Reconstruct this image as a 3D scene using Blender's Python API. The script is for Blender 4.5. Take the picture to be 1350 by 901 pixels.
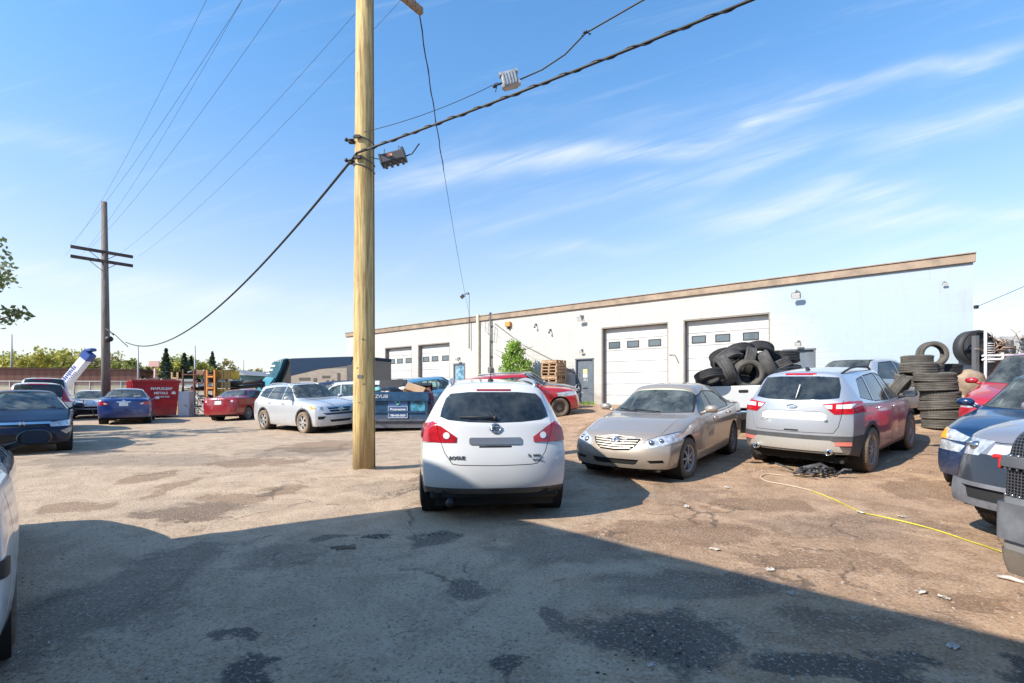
import bpy, bmesh, math, random
from mathutils import Vector, Matrix, noise
from mathutils.bvhtree import BVHTree
random.seed(7)
R = math.radians
for o in list(bpy.data.objects): bpy.data.objects.remove(o)
SC = bpy.context.scene
C = SC.collection
CH = 1.41                       # camera height
HOR = 515.0                     # horizon row of the photograph
F = 640.0                       # focal length in photograph pixels
# ---------------------------------------------------------------- camera
cd = bpy.data.cameras.new("camera"); cam = bpy.data.objects.new("camera", cd); C.objects.link(cam)
cam.location = (0, 0, CH); cam.rotation_euler = (R(90), 0, 0)
cd.sensor_width = 36; cd.lens = 36 * F / 1350; cd.shift_y = (HOR - 450.5) / 1350
cd.clip_start = 0.05; cd.clip_end = 9000
SC.camera = cam
SC.view_settings.view_transform = 'Standard'; SC.view_settings.look = 'None'
SC.view_settings.gamma = 1; SC.view_settings.exposure = 0.64; SC.view_settings.use_curve_mapping = False
try:
    SC.cycles.use_denoising = True; SC.cycles.max_bounces = 8; SC.cycles.transparent_max_bounces = 16
    SC.cycles.caustics_reflective = False; SC.cycles.caustics_refractive = False
except Exception: pass
SUN_EL, SUN_AZ = 39.0, 210.0    # azimuth counter-clockwise from +X of the direction to the sun
sdir = Vector((math.cos(R(SUN_AZ)) * math.cos(R(SUN_EL)), math.sin(R(SUN_AZ)) * math.cos(R(SUN_EL)), math.sin(R(SUN_EL))))
sl = bpy.data.lights.new("sun", 'SUN'); sun = bpy.data.objects.new("sun", sl); C.objects.link(sun)
sl.energy = 5.0; sl.angle = R(0.5); sl.color = (1.0, 0.91, 0.78)
sun.rotation_euler = sdir.to_track_quat('Z', 'Y').to_euler()

# ---------------------------------------------------------------- node helpers
class NT:
    def __init__(s, tree): s.t = tree; s.n = tree.nodes; s.l = tree.links
    def add(s, typ, **kw):
        nd = s.n.new(typ)
        for k, v in kw.items():
            if k == 'inp':
                for kk, vv in v.items(): s.set(nd, kk, vv)
            else: setattr(nd, k, v)
        return nd
    def set(s, nd, k, v):
        if isinstance(v, bpy.types.NodeSocket): s.l.new(v, nd.inputs[k])
        else: nd.inputs[k].default_value = v
    def m(s, op, a, b=0.0, c=0.0, clamp=False):
        nd = s.n.new('ShaderNodeMath'); nd.operation = op; nd.use_clamp = clamp
        s.set(nd, 0, a); s.set(nd, 1, b)
        if op in ('MULTIPLY_ADD', 'SMOOTH_MIN'): s.set(nd, 2, c)
        return nd.outputs[0]
    def mix(s, f, a, b):
        nd = s.n.new('ShaderNodeMix'); nd.data_type = 'RGBA'; s.set(nd, 0, f)
        for k, v in ((6, a), (7, b)):
            if isinstance(v, bpy.types.NodeSocket): s.l.new(v, nd.inputs[k])
            else: nd.inputs[k].default_value = (v[0], v[1], v[2], 1)
        return nd.outputs[2]
    def ramp(s, f, a, b, lo=0.0, hi=1.0):
        nd = s.n.new('ShaderNodeMapRange'); nd.interpolation_type = 'SMOOTHSTEP'
        s.set(nd, 0, f); s.set(nd, 1, a); s.set(nd, 2, b); s.set(nd, 3, lo); s.set(nd, 4, hi)
        return nd.outputs[0]
    def noise(s, vec, scale, detail=4, rough=0.55, dist=0.0):
        nd = s.n.new('ShaderNodeTexNoise'); s.set(nd, 'Vector', vec); s.set(nd, 'Scale', scale)
        s.set(nd, 'Detail', detail); s.set(nd, 'Roughness', rough); s.set(nd, 'Distortion', dist)
        return nd.outputs[0]
    def obj(s): return s.n.new('ShaderNodeTexCoord').outputs['Object']
    def geo(s): return s.n.new('ShaderNodeNewGeometry').outputs['Position']
    def sep(s, v):
        nd = s.n.new('ShaderNodeSeparateXYZ'); s.set(nd, 0, v); return nd.outputs
    def comb(s, x, y, z):
        nd = s.n.new('ShaderNodeCombineXYZ'); s.set(nd, 0, x); s.set(nd, 1, y); s.set(nd, 2, z); return nd.outputs[0]
    def vscale(s, v, sc):
        nd = s.n.new('ShaderNodeVectorMath'); nd.operation = 'MULTIPLY'; s.set(nd, 0, v); nd.inputs[1].default_value = sc; return nd.outputs[0]
    def bump(s, h, strength=0.3, dist=0.02):
        nd = s.n.new('ShaderNodeBump'); s.set(nd, 'Height', h); s.set(nd, 'Strength', strength); s.set(nd, 'Distance', dist); return nd.outputs[0]

def mat_new(name):
    m = bpy.data.materials.new(name); m.use_nodes = True
    t = NT(m.node_tree); b = m.node_tree.nodes['Principled BSDF']
    return m, t, b
def mat(name, col, rough=0.6, metal=0.0, coat=0.0, var=0.0, vscale=4.0, bump=0.0, bscale=40.0, dirt=0.0, dirtcol=(.23, .17, .12), spec=None):
    if name in bpy.data.materials: return bpy.data.materials[name]
    m, t, b = mat_new(name)
    v = t.obj(); base = (col[0], col[1], col[2], 1)
    out = base
    if var:
        n = t.noise(v, vscale, 6, 0.6)
        out = t.mix(t.ramp(n, .3, .7), [c * (1 - var) for c in col], [min(1, c * (1 + var)) for c in col])
    if dirt:
        z = t.sep(v)[2]
        n2 = t.noise(v, 3.0, 6, 0.7)
        f = t.m('ADD', t.m('MULTIPLY', t.ramp(z, .85, .12), .75), t.m('MULTIPLY', t.m('SUBTRACT', n2, .5), 1.1))
        n3 = t.noise(v, 26.0, 5, 0.7)
        f = t.m('ADD', f, t.m('MULTIPLY', t.m('SUBTRACT', n3, .5), .7))
        f = t.m('MULTIPLY', t.ramp(f, .15, .9), dirt, clamp=True)
        out = t.mix(f, out if not isinstance(out, tuple) else out[:3], dirtcol)
        t.set(b, 'Roughness', t.m('ADD', t.m('MULTIPLY', f, .5), rough, clamp=True))
        if coat: t.set(b, 'Coat Weight', t.m('MULTIPLY', t.m('SUBTRACT', 1.0, f, clamp=True), coat))
        if metal: t.set(b, 'Metallic', t.m('MULTIPLY', t.m('SUBTRACT', 1.0, f, clamp=True), metal))
    else:
        b.inputs['Roughness'].default_value = rough; b.inputs['Coat Weight'].default_value = coat; b.inputs['Metallic'].default_value = metal
    b.inputs['Coat Roughness'].default_value = 0.05
    if isinstance(out, tuple): b.inputs['Base Color'].default_value = out
    else: t.l.new(out, b.inputs['Base Color'])
    if bump: t.l.new(t.bump(t.noise(v, bscale, 5, .6), bump, .01), b.inputs['Normal'])
    if spec is not None: b.inputs['Specular IOR Level'].default_value = spec
    return m

# ---------------------------------------------------------------- world
w = bpy.data.worlds.new("World"); SC.world = w; w.use_nodes = True
wt = NT(w.node_tree); bg = w.node_tree.nodes['Background']
sky = wt.add('ShaderNodeTexSky'); sky.sky_type = 'NISHITA'; sky.sun_disc = False
sky.sun_elevation = R(SUN_EL); sky.sun_rotation = R(90 - SUN_AZ); sky.air_density = 1.15; sky.dust_density = 0.6; sky.ozone_density = 2.0
bg.inputs['Strength'].default_value = 0.110
dirv = wt.n.new('ShaderNodeTexCoord').outputs['Generated']
dx, dy, dz = wt.sep(dirv)
yy = wt.m('MAXIMUM', wt.m('ABSOLUTE', dy), .12)
sx = wt.m('DIVIDE', dx, yy); sz = wt.m('DIVIDE', dz, yy)      # direction expressed as slope east and slope up
A_ = -0.30                                                       # the cirrus combs run up to the right
uu = wt.m('ADD', wt.m('MULTIPLY', sx, math.cos(.30)), wt.m('MULTIPLY', sz, math.sin(.30)))
vv = wt.m('ADD', wt.m('MULTIPLY', sx, -math.sin(.30)), wt.m('MULTIPLY', sz, math.cos(.30)))
FIB = wt.noise(wt.comb(wt.m('MULTIPLY', uu, 2.4), wt.m('MULTIPLY', vv, 24.0), 2.0), 1.0, 5, .62, .5)
WOB = wt.m('MULTIPLY', wt.m('SUBTRACT', wt.noise(wt.comb(wt.m('MULTIPLY', uu, 3.0), wt.m('MULTIPLY', vv, 3.0), 7.0), 1.0, 2), .5), .11)
def streak(x0, y0, x1, y1, wd, amp):
    a = Vector(((x0 - 675) / F, (HOR - y0) / F)); b_ = Vector(((x1 - 675) / F, (HOR - y1) / F))
    d = b_ - a; L = d.length; d.normalize(); n = Vector((-d.y, d.x)); mid = (a + b_) / 2
    k = 2 / L; u = wt.m('MULTIPLY_ADD', sx, d.x * k, wt.m('MULTIPLY_ADD', sz, d.y * k, -(mid.x * d.x + mid.y * d.y) * k))
    k = F / wd; v = wt.m('MULTIPLY_ADD', sx, n.x * k, wt.m('MULTIPLY_ADD', sz, n.y * k, -(mid.x * n.x + mid.y * n.y) * k))
    v = wt.m('MULTIPLY_ADD', WOB, k, v)
    r2 = wt.m('MULTIPLY_ADD', v, v, wt.m('POWER', wt.m('ABSOLUTE', u), 4.0))
    return wt.m('MULTIPLY', wt.m('EXPONENT', wt.m('MULTIPLY', r2, -1.0)), amp)
cl = None
for a in [(480, 245, 1010, 168, 17, .95), (930, 180, 1420, 35, 11, .70), (600, 305, 1120, 180, 15, .72), (1150, 195, 1420, 120, 20, .75),
          (880, 290, 1230, 250, 24, .8), (1100, 300, 1450, 275, 14, .85), (640, 335, 860, 325, 10, .5), (-60, 345, 330, 420, 22, .6),
          (150, 372, 620, 425, 16, .5), (980, 340, 1500, 310, 26, .4), (-80, 160, 140, 195, 20, .35), (760, 160, 1080, 130, 30, .28), (-80, 415, 240, 440, 10, .5)]:
    s_ = streak(*a)
    cl = s_ if cl is None else wt.m('ADD', cl, s_)
cl = wt.m('MULTIPLY', cl, wt.ramp(FIB, .26, .72, .10, .72))
cl = wt.m('MINIMUM', wt.m('MULTIPLY_ADD', wt.ramp(FIB, .5, .85), .14, cl), .93)
hz = wt.m('POWER', wt.m('SUBTRACT', 1.0, wt.m('MAXIMUM', dz, 0.0), clamp=True), 5.2)       # pale air near the horizon
skyc = wt.add('ShaderNodeHueSaturation', inp={'Hue': .5, 'Saturation': 1.0, 'Value': 1.0, 'Color': sky.outputs[0]}).outputs[0]
tint = wt.mix(1.0, skyc, skyc)
mul = wt.n.new('ShaderNodeMix'); mul.data_type = 'RGBA'; mul.blend_type = 'MULTIPLY'; mul.inputs[0].default_value = 1
wt.l.new(skyc, mul.inputs[6]); wt.l.new(wt.mix(wt.ramp(dz, .06, .60), (1.22, 1.14, 1.20), (.84, 1.36, 1.66)), mul.inputs[7])
SKYW = (5.4, 5.9, 6.1)
c1 = wt.mix(wt.m('MULTIPLY', hz, .84), mul.outputs[2], SKYW)
c2 = wt.mix(cl, c1, (5.6, 6.1, 6.4))
wt.l.new(c2, bg.inputs['Color'])

# ---------------------------------------------------------------- object helpers
def link_mesh(name, me, mats=(), parent=None):
    o = bpy.data.objects.new(name, me); C.objects.link(o)
    for m in mats: me.materials.append(m)
    if parent is not None: o.parent = parent
    return o
def empty(name, loc=(0, 0, 0), rz=0.0, parent=None):
    o = bpy.data.objects.new(name, None); C.objects.link(o); o.location = loc; o.rotation_euler = (0, 0, rz); o.empty_display_size = .2
    if parent is not None: o.parent = parent
    return o
def tag(o, label=None, cat=None, group=None, kind=None):
    if label: o['label'] = label
    if cat: o['category'] = cat
    if group: o['group'] = group
    if kind: o['kind'] = kind
    return o
def copy_tree(o, parent=None):
    c = o.copy(); C.objects.link(c)
    if parent is not None: c.parent = parent
    for ch in list(o.children): copy_tree(ch, c)
    return c
class MB:
    """collects simple solids into one mesh"""
    def __init__(s): s.bm = bmesh.new()
    def _xf(s, geom, M):
        bmesh.ops.transform(s.bm, matrix=M, verts=geom)
    def box(s, c, d, rot=None, bev=0.0, mi=0, seg=1):
        r = bmesh.ops.create_cube(s.bm, size=1.0); vs = r['verts']
        bmesh.ops.scale(s.bm, vec=d, verts=vs)
        if bev > 0:
            es = list({e for v in vs for e in v.link_edges})
            q = bmesh.ops.bevel(s.bm, geom=es, offset=bev, segments=seg, affect='EDGES', profile=.5)
            vs = list({v for f in q['faces'] for v in f.verts} | {v for v in vs if v.is_valid})
        M = Matrix.Translation(c) @ (rot.to_4x4() if rot is not None else Matrix())
        s._xf(vs, M)
        for f in {f for v in vs for f in v.link_faces}: f.material_index = mi
        return s
    def tube(s, pts, rad, n=8, mi=0, cap=True):
        pts = [Vector(p) for p in pts]; rads = rad if isinstance(rad, (list, tuple)) else [rad] * len(pts)
        rings = []; prev = None
        for i, p in enumerate(pts):
            if i == 0: d = pts[1] - p
            elif i == len(pts) - 1: d = p - pts[i - 1]
            else: d = (pts[i + 1] - pts[i - 1])
            d.normalize()
            if prev is None:
                a = Vector((0, 0, 1)) if abs(d.z) < .9 else Vector((1, 0, 0)); a = (a - d * a.dot(d)).normalized()
            else: a = (prev - d * prev.dot(d)).normalized()
            prev = a; b = d.cross(a)
            rings.append([s.bm.verts.new(p + (a * math.cos(2 * math.pi * k / n) + b * math.sin(2 * math.pi * k / n)) * rads[i]) for k in range(n)])
        fs = []
        for i in range(len(rings) - 1):
            for k in range(n):
                f = s.bm.faces.new((rings[i][k], rings[i][(k + 1) % n], rings[i + 1][(k + 1) % n], rings[i + 1][k])); f.material_index = mi; f.smooth = True
        if cap and n > 2:
            for rg, fl in ((rings[0], True), (rings[-1], False)):
                f = s.bm.faces.new(rg[::-1] if fl else rg); f.material_index = mi
        return s
    def lathe(s, prof, n=32, M=None, mi=0, closed=False, smooth=True):
        """prof = [(radius, axial)] about local Y axis"""
        rings = []
        for (r, a) in prof:
            rings.append([s.bm.verts.new(Vector((r * math.cos(2 * math.pi * k / n), a, r * math.sin(2 * math.pi * k / n)))) for k in range(n)])
        m = len(rings)
        for i in range(m if closed else m - 1):
            A = rings[i]; B = rings[(i + 1) % m]
            for k in range(n):
                f = s.bm.faces.new((A[k], A[(k + 1) % n], B[(k + 1) % n], B[k])); f.material_index = mi; f.smooth = smooth
        if M is not None: s._xf([v for rg in rings for v in rg], M)
        return s
    def sphere(s, c, r, sc=(1, 1, 1), mi=0, u=12, v=8, jit=0.0):
        q = bmesh.ops.create_uvsphere(s.bm, u_segments=u, v_segments=v, radius=r)['verts']
        if jit:
            for p in q: p.co *= 1 + jit * noise.noise(p.co * 3 / r + Vector(c) * 5)
        bmesh.ops.scale(s.bm, vec=sc, verts=q); bmesh.ops.translate(s.bm, vec=c, verts=q)
        for f in {f for p in q for f in p.link_faces}: f.material_index = mi; f.smooth = True
        return s
    def prism(s, poly, y0, y1, mi=0, axis='y'):
        """extrude a 2-D polygon (x,z) along y"""
        def P(a, b, d):
            return {'y': Vector((a, d, b)), 'x': Vector((d, a, b)), 'z': Vector((a, b, d))}[axis]
        A = [s.bm.verts.new(P(a, b, y0)) for a, b in poly]; B = [s.bm.verts.new(P(a, b, y1)) for a, b in poly]
        n = len(poly); fs = [s.bm.faces.new(A), s.bm.faces.new(B[::-1])]
        for i in range(n): fs.append(s.bm.faces.new((A[i], B[i], B[(i + 1) % n], A[(i + 1) % n])))
        for f in fs: f.material_index = mi
        return s
    def quad(s, a, b, c, d, mi=0):
        f = s.bm.faces.new([s.bm.verts.new(Vector(p)) for p in (a, b, c, d)]); f.material_index = mi; return s
    def build(s, name, mats, parent=None, fixn=True):
        if fixn: bmesh.ops.recalc_face_normals(s.bm, faces=s.bm.faces[:])
        me = bpy.data.meshes.new(name); s.bm.to_mesh(me); s.bm.free()
        if not isinstance(mats, (list, tuple)): mats = [mats]
        return link_mesh(name, me, mats, parent)
def text_mesh(s, size, name, m, parent, M, ext=0.002, align='CENTER', bold=0.0):
    cu = bpy.data.curves.new(name, 'FONT'); cu.body = s; cu.size = size; cu.extrude = ext; cu.align_x = align; cu.align_y = 'CENTER'; cu.offset = bold
    o = bpy.data.objects.new(name, cu); C.objects.link(o)
    dg = bpy.context.evaluated_depsgraph_get(); me = bpy.data.meshes.new_from_object(o.evaluated_get(dg))
    bpy.data.objects.remove(o)
    q = link_mesh(name, me, [m], parent); me.transform(M)
    return q
def basis(right, up, loc):
    r_ = Vector(right).normalized(); u = Vector(up).normalized(); n = r_.cross(u)
    M = Matrix((r_, u, n)).transposed().to_4x4(); M.translation = Vector(loc); return M
def lerp(a, b, t): return a + (b - a) * t
def interp(x, pts):
    if x <= pts[0][0]: return pts[0][1]
    for (a, b), (c, d) in zip(pts, pts[1:]):
        if x <= c: return b + (d - b) * (x - a) / (c - a)
    return pts[-1][1]
def sstep(a, b, x):
    t = min(1, max(0, (x - a) / (b - a))); return t * t * (3 - 2 * t)
def PX(px, Y, Z=0.0): return Vector(((px - 675) / F * Y, Y, Z))
def gh(x, y):
    d = (3.34 - x) * .62 + (22.5 - y) * .785
    h = interp(d, [(0, .78), (2, .74), (4.9, .55), (5.5, .44), (7, .22), (9, .11), (11, 0)]) * sstep(-17, -8, x)
    h -= .07 * (1 - sstep(6.6, 8.2, y))
    h += 2.3 * sstep(38, 66, y)
    return h
from mathutils.geometry import tessellate_polygon
# ================================================================ VEHICLES
def glass_mat(name, tint, refl=1.0, rough=.015):
    m = bpy.data.materials.new(name); m.use_nodes = True; t = NT(m.node_tree)
    m.node_tree.nodes.remove(m.node_tree.nodes['Principled BSDF'])
    out = [n for n in m.node_tree.nodes if n.type == 'OUTPUT_MATERIAL'][0]
    tr = t.add('ShaderNodeBsdfTransparent'); tr.inputs[0].default_value = (*tint, 1)
    gl = t.add('ShaderNodeBsdfGlossy'); gl.inputs['Roughness'].default_value = rough; gl.inputs['Color'].default_value = (refl, refl, refl, 1)
    fr = t.add('ShaderNodeFresnel'); fr.inputs[0].default_value = 1.55
    v = t.obj(); dn = t.noise(v, 2.5, 6, .7)
    df = t.add('ShaderNodeBsdfDiffuse'); df.inputs[0].default_value = (.34, .38, .36, 1)
    mx = t.add('ShaderNodeMixShader'); t.set(mx, 0, t.m('ADD', fr.outputs[0], .03, clamp=True)); t.l.new(tr.outputs[0], mx.inputs[1]); t.l.new(gl.outputs[0], mx.inputs[2])
    m2 = t.add('ShaderNodeMixShader'); t.set(m2, 0, t.ramp(dn, .35, .75, .05 if tint[0] > .3 else .01, .34 if tint[0] > .3 else .14)); t.l.new(mx.outputs[0], m2.inputs[1]); t.l.new(df.outputs[0], m2.inputs[2])
    t.l.new(m2.outputs[0], out.inputs['Surface'])
    return m
G_CLEAR = glass_mat('glass_green_tint', (.70, .88, .80))
G_DARK = glass_mat('glass_privacy', (.24, .27, .28))
G_LENS = glass_mat('lens_clear', (.90, .92, .92), .8)
M_BLACK = mat('black_plastic', (.018, .018, .02), .55, var=.2, bump=.15, bscale=200)
M_TRIM = mat('grey_trim_plastic', (.06, .062, .068), .6, var=.2, dirt=.7, dirtcol=(.2, .155, .11))
M_SEAM = mat('panel_gap', (.012, .012, .013), .8)
M_RUB = mat('tyre_rubber', (.022, .021, .021), .85, var=.35, vscale=6, dirt=.9, dirtcol=(.16, .125, .09), bump=.3, bscale=60)
M_RUBD = mat('tyre_rubber_muddy', (.05, .043, .036), .9, var=.4, vscale=5, dirt=1.0, dirtcol=(.24, .18, .125), bump=.4, bscale=50)
M_RIM = mat('alloy_rim', (.52, .53, .55), .35, .75, dirt=.55, dirtcol=(.2, .16, .12))
M_STEEL = mat('steel_rim_dark', (.05, .05, .055), .5, .5, dirt=.5)
M_CHROME = mat('chrome', (.78, .79, .8), .12, 1.0)
M_INT = mat('interior_dark', (.045, .045, .05), .8, var=.3)
M_INTG = mat('interior_grey', (.42, .40, .37), .85, var=.2)
M_LAMPIN = mat('lamp_reflector', (.60, .62, .64), .3, .5, coat=1.0, var=.35, vscale=14)
M_RED = mat('red_lens', (.36, .003, .010), .15, 0, coat=1.0, var=.3, vscale=12)
M_REDD = mat('dark_red_lens', (.25, .006, .012), .15, 0, coat=1.0)
M_AMB = mat('amber_lens', (.85, .32, .02), .2, 0, coat=1.0)
M_CLR = mat('white_lens', (.75, .76, .76), .15, .2, coat=1.0)
M_PLATE = mat('plate_white', (.72, .72, .70), .4)
M_UNDER = mat('underbody', (.02, .019, .018), .9)

def smooth_profile(pts, x): return interp(x, pts)

class Shell:
    def __init__(s, P, lvl=2):
        s.P = P; s.Lf = P['wb'] / 2 + P['fo']; s.Lr = -(P['wb'] / 2 + P['ro'])
        W, H, Lf, Lr = P['W'], P['H'], s.Lf, s.Lr
        suv = P.get('suv', False)
        cx, cz = P['cowl']; hx = P['header']; rx = P['rroof']; dx_, dz_ = P['deck']
        nz = P['nose_z']; tz = P['tail_z']
        belt = P.get('belt') or [(Lr, tz - .05), (dx_, P['belt_r']), (0, (P['belt_r'] + P['belt_f']) / 2), (cx, P['belt_f']), (Lf - .25, nz - .02), (Lf, nz - .09)]
        s.beltf = lambda x: interp(x, belt)
        keys = [(Lr, tz, 0)]
        if not suv: keys.append((Lr + .18, lerp(tz, dz_, .5), 0))
        else: dx_ = Lr + .05
        if not suv: keys.append((dx_, dz_, 0))
        keys += [(rx, H - P.get('rdrop', .05), 1), ((rx + hx) / 2, H, 1), (hx, H - .035, 1), (cx, cz, 0), ((cx + Lf) / 2, lerp(cz, nz, .45) + P.get('hoodb', .015), 0),
                 (Lf - .22, nz + .02, 0), (Lf, nz - .035, 0)]
        s.topf = lambda x: interp(x, [(k[0], k[1]) for k in keys])
        rings = [s.ring(*k) for k in keys]
        xs = [k[0] for k in keys]
        out = []; outx = []
        for i in range(len(rings)):
            out.append(rings[i]); outx.append(xs[i])
            if i + 1 < len(rings):
                t0, t1 = keys[i][2], keys[i + 1][2]
                fr = [.06, .5, .94] if t0 != t1 else ([.5] if xs[i + 1] - xs[i] > .5 else [])
                for f in fr:
                    out.append([a.lerp(b, f) for a, b in zip(rings[i], rings[i + 1])]); outx.append(lerp(xs[i], xs[i + 1], f))
        bm = bmesh.new(); J = 11
        V = [[bm.verts.new(s.warp(p)) for p in rg] for rg in out]
        for i in range(len(V) - 1):
            for j in range(J - 1):
                bm.faces.new((V[i][j], V[i + 1][j], V[i + 1][j + 1], V[i][j + 1]))
        for end in (0, -1):
            rg = out[end]; ring = V[end]
            y4 = rg[4].y
            grid = []
            for r in range(4):
                row = [ring[r]]
                for c in range(5, 11):
                    y = rg[r].y * (rg[c].y / y4)
                    row.append(bm.verts.new(s.warp(Vector((rg[r].x, y, rg[r].z)))))
                grid.append(row)
            grid.append([ring[c] for c in range(4, 11)])
            for r in range(4):
                for c in range(6):
                    q = (grid[r][c], grid[r][c + 1], grid[r + 1][c + 1], grid[r + 1][c])
                    bm.faces.new(q if end == -1 else q[::-1])
        for v in bm.verts:
            if abs(v.co.y) < 1e-6: v.co.y = 0
        me = bpy.data.meshes.new('tmp'); bm.to_mesh(me); bm.free()
        o = bpy.data.objects.new('tmp', me); C.objects.link(o)
        mm = o.modifiers.new('m', 'MIRROR'); mm.use_axis = (False, True, False); mm.use_clip = True; mm.merge_threshold = 1e-4
        ss = o.modifiers.new('s', 'SUBSURF'); ss.levels = lvl; ss.render_levels = lvl
        dg = bpy.context.evaluated_depsgraph_get(); m2 = bpy.data.meshes.new_from_object(o.evaluated_get(dg))
        bpy.data.objects.remove(o)
        s.bm = bmesh.new(); s.bm.from_mesh(m2)
        bmesh.ops.recalc_face_normals(s.bm, faces=s.bm.faces[:])
        # outward check
        f = max(s.bm.faces, key=lambda f: f.calc_center_median().z)
        if f.normal.z < 0: bmesh.ops.reverse_faces(s.bm, faces=s.bm.faces[:])
        if P.get('sculpt'):
            for v in s.bm.verts: v.co = P['sculpt'](v.co.copy())
        s.bm.normal_update()
        s.bvh = BVHTree.FromBMesh(s.bm)
        s.lay = s.bm.faces.layers.int.new('pid'); s.ids = {}; s.spec = {}
    def W(s, x):
        P = s.P
        pl = P.get('plan') or [(s.Lr, .93), (s.Lr + .5, .985), (0, 1.0), (s.Lf - .7, .985), (s.Lf, .91)]
        return P['W'] * interp(x, pl)
    def ring(s, x, top, t):
        P = s.P; W = s.W(x); zb = interp(x, P.get('sill') or [(s.Lr, .30), (s.Lr + .6, P.get('sz', .22)), (s.Lf - .6, P.get('sz', .22)), (s.Lf, .24)])
        b = s.beltf(x)
        if t == 0: b = min(b, top - .02)
        wr = P['wr']
        low = [(W * .945, zb), (W * .985, zb + .09), (W * 1.0, lerp(zb, b, .52)), (W * .992, lerp(zb, b, .82)), (W * .962, b)]
        hood = [(W * .935, lerp(b, top, .32)), (W * .87, lerp(b, top, .58)), (W * .78, lerp(b, top, .76)), (W * .6, lerp(b, top, .9)), (W * .32, lerp(b, top, .975)), (0, top)]
        j5 = (W * .925, b + .035); j7 = (wr, top - .115)
        cab = [j5, (lerp(j5[0], j7[0], .5) + .012, lerp(j5[1], j7[1], .5)), j7, (wr - .075, top - .038), (wr * .52, top - .008), (0, top)]
        up = cab if t else hood
        return [Vector((x, y, z)) for y, z in low + up]
    def warp(s, p):
        P = s.P; x, y, z = p; q = abs(y) / P['W']
        xa = P['wb'] / 2 * .55
        if x > xa:
            w_ = ((x - xa) / (s.Lf - xa)) ** 1.3
            x += w_ * (interp(z, P.get('fprof', [(0, -.10), (.35, 0), (.6, -.02), (.8, -.10), (1.2, -.2)])) - P.get('fcurv', .32) * q ** 3.2)
        xb = -P['wb'] / 2 * .75
        if x < xb:
            w_ = min(1, (x - xb) / (s.Lr - xb)) ** 1.3
            x -= w_ * (interp(z, P.get('rprof', [(0, -.10), (.4, 0), (.6, 0), (.75, -.05), (1.2, -.10), (2, -.12)])) - P.get('rcurv', .22) * q ** 3.2)
        return Vector((x, y, z))
    def pid(s, key, **spec):
        if key not in s.ids: s.ids[key] = len(s.ids) + 1; s.spec[key] = spec
        return s.ids[key]
    AX = {'x': (1, 2), 'y': (0, 2), 'z': (0, 1)}
    def carve(s, key, proj, poly, nmin=.12, zmin=None, only=None, **spec):
        n = len(poly); sg_ = [0, 0]
        for i in range(n):
            a, b, c = poly[i], poly[(i + 1) % n], poly[(i + 2) % n]
            cr = (b[0] - a[0]) * (c[1] - b[1]) - (b[1] - a[1]) * (c[0] - b[0])
            if cr > 1e-7: sg_[0] += 1
            elif cr < -1e-7: sg_[1] += 1
        if sg_[0] and sg_[1]:
            for tri in tessellate_polygon([[Vector((p[0], p[1], 0)) for p in poly]]):
                s._carve(key, proj, [tuple(poly[i]) for i in tri], nmin, zmin, only, **spec)
        else: s._carve(key, proj, poly, nmin, zmin, only, **spec)
    def _carve(s, key, proj, poly, nmin=.12, zmin=None, only=None, **spec):
        """give all faces seen along proj inside the convex polygon to part key (key None deletes)"""
        pid = -1 if key is None else s.pid(key, **spec)
        ax, sg = proj[0], (1 if proj[1] == '+' else -1)
        ia, ib = s.AX[ax]; k = {'x': 0, 'y': 1, 'z': 2}[ax]
        area = sum(a[0] * b[1] - b[0] * a[1] for a, b in zip(poly, poly[1:] + poly[:1]))
        if area < 0: poly = poly[::-1]
        a0 = min(p[0] for p in poly); a1 = max(p[0] for p in poly); b0 = min(p[1] for p in poly); b1 = max(p[1] for p in poly)
        cand = []
        for f in s.bm.faces:
            if f.normal[k] * sg <= nmin: continue
            if only is not None and f[s.lay] != only: continue
            va = [v.co for v in f.verts]
            if ax == 'y' and va[0].y * sg < -.01: continue
            if ax == 'x' and va[0].x * sg < .2: continue
            if max(c[ia] for c in va) < a0 or min(c[ia] for c in va) > a1 or max(c[ib] for c in va) < b0 or min(c[ib] for c in va) > b1: continue
            cand.append(f)
        for p, q in zip(poly, poly[1:] + poly[:1]):
            if not cand: return
            d = (q[0] - p[0], q[1] - p[1])
            if abs(d[0]) + abs(d[1]) < 1e-7: continue
            nn = [0, 0, 0]; nn[ia] = d[1]; nn[ib] = -d[0]; nn = Vector(nn).normalized()
            co = [0, 0, 0]; co[ia] = p[0]; co[ib] = p[1]; co = Vector(co)
            geom = set(cand)
            for f in cand: geom.update(f.edges); geom.update(f.verts)
            res = bmesh.ops.bisect_plane(s.bm, geom=list(geom), plane_co=co, plane_no=nn, dist=1e-5)
            cand = [g for g in res['geom'] if isinstance(g, bmesh.types.BMFace) and g.is_valid and (g.calc_center_median() - co).dot(nn) <= 0]
        for f in cand: f[s.lay] = pid
    def both(s, key, proj, poly, **kw):
        """mirror copies to left and right; each side is its own part"""
        if proj[0] == 'y':
            s.carve((key, 0) if key else None, 'y+', poly, **kw); s.carve((key, 1) if key else None, 'y-', poly, **kw)
        elif proj[0] == 'x':
            s.carve((key, 0) if key else None, proj, poly, **kw); s.carve((key, 1) if key else None, proj, [(-a, b) for a, b in poly][::-1], **kw)
        else:
            s.carve((key, 0) if key else None, proj, poly, **kw); s.carve((key, 1) if key else None, proj, [(a, -b) for a, b in poly][::-1], **kw)
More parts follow.
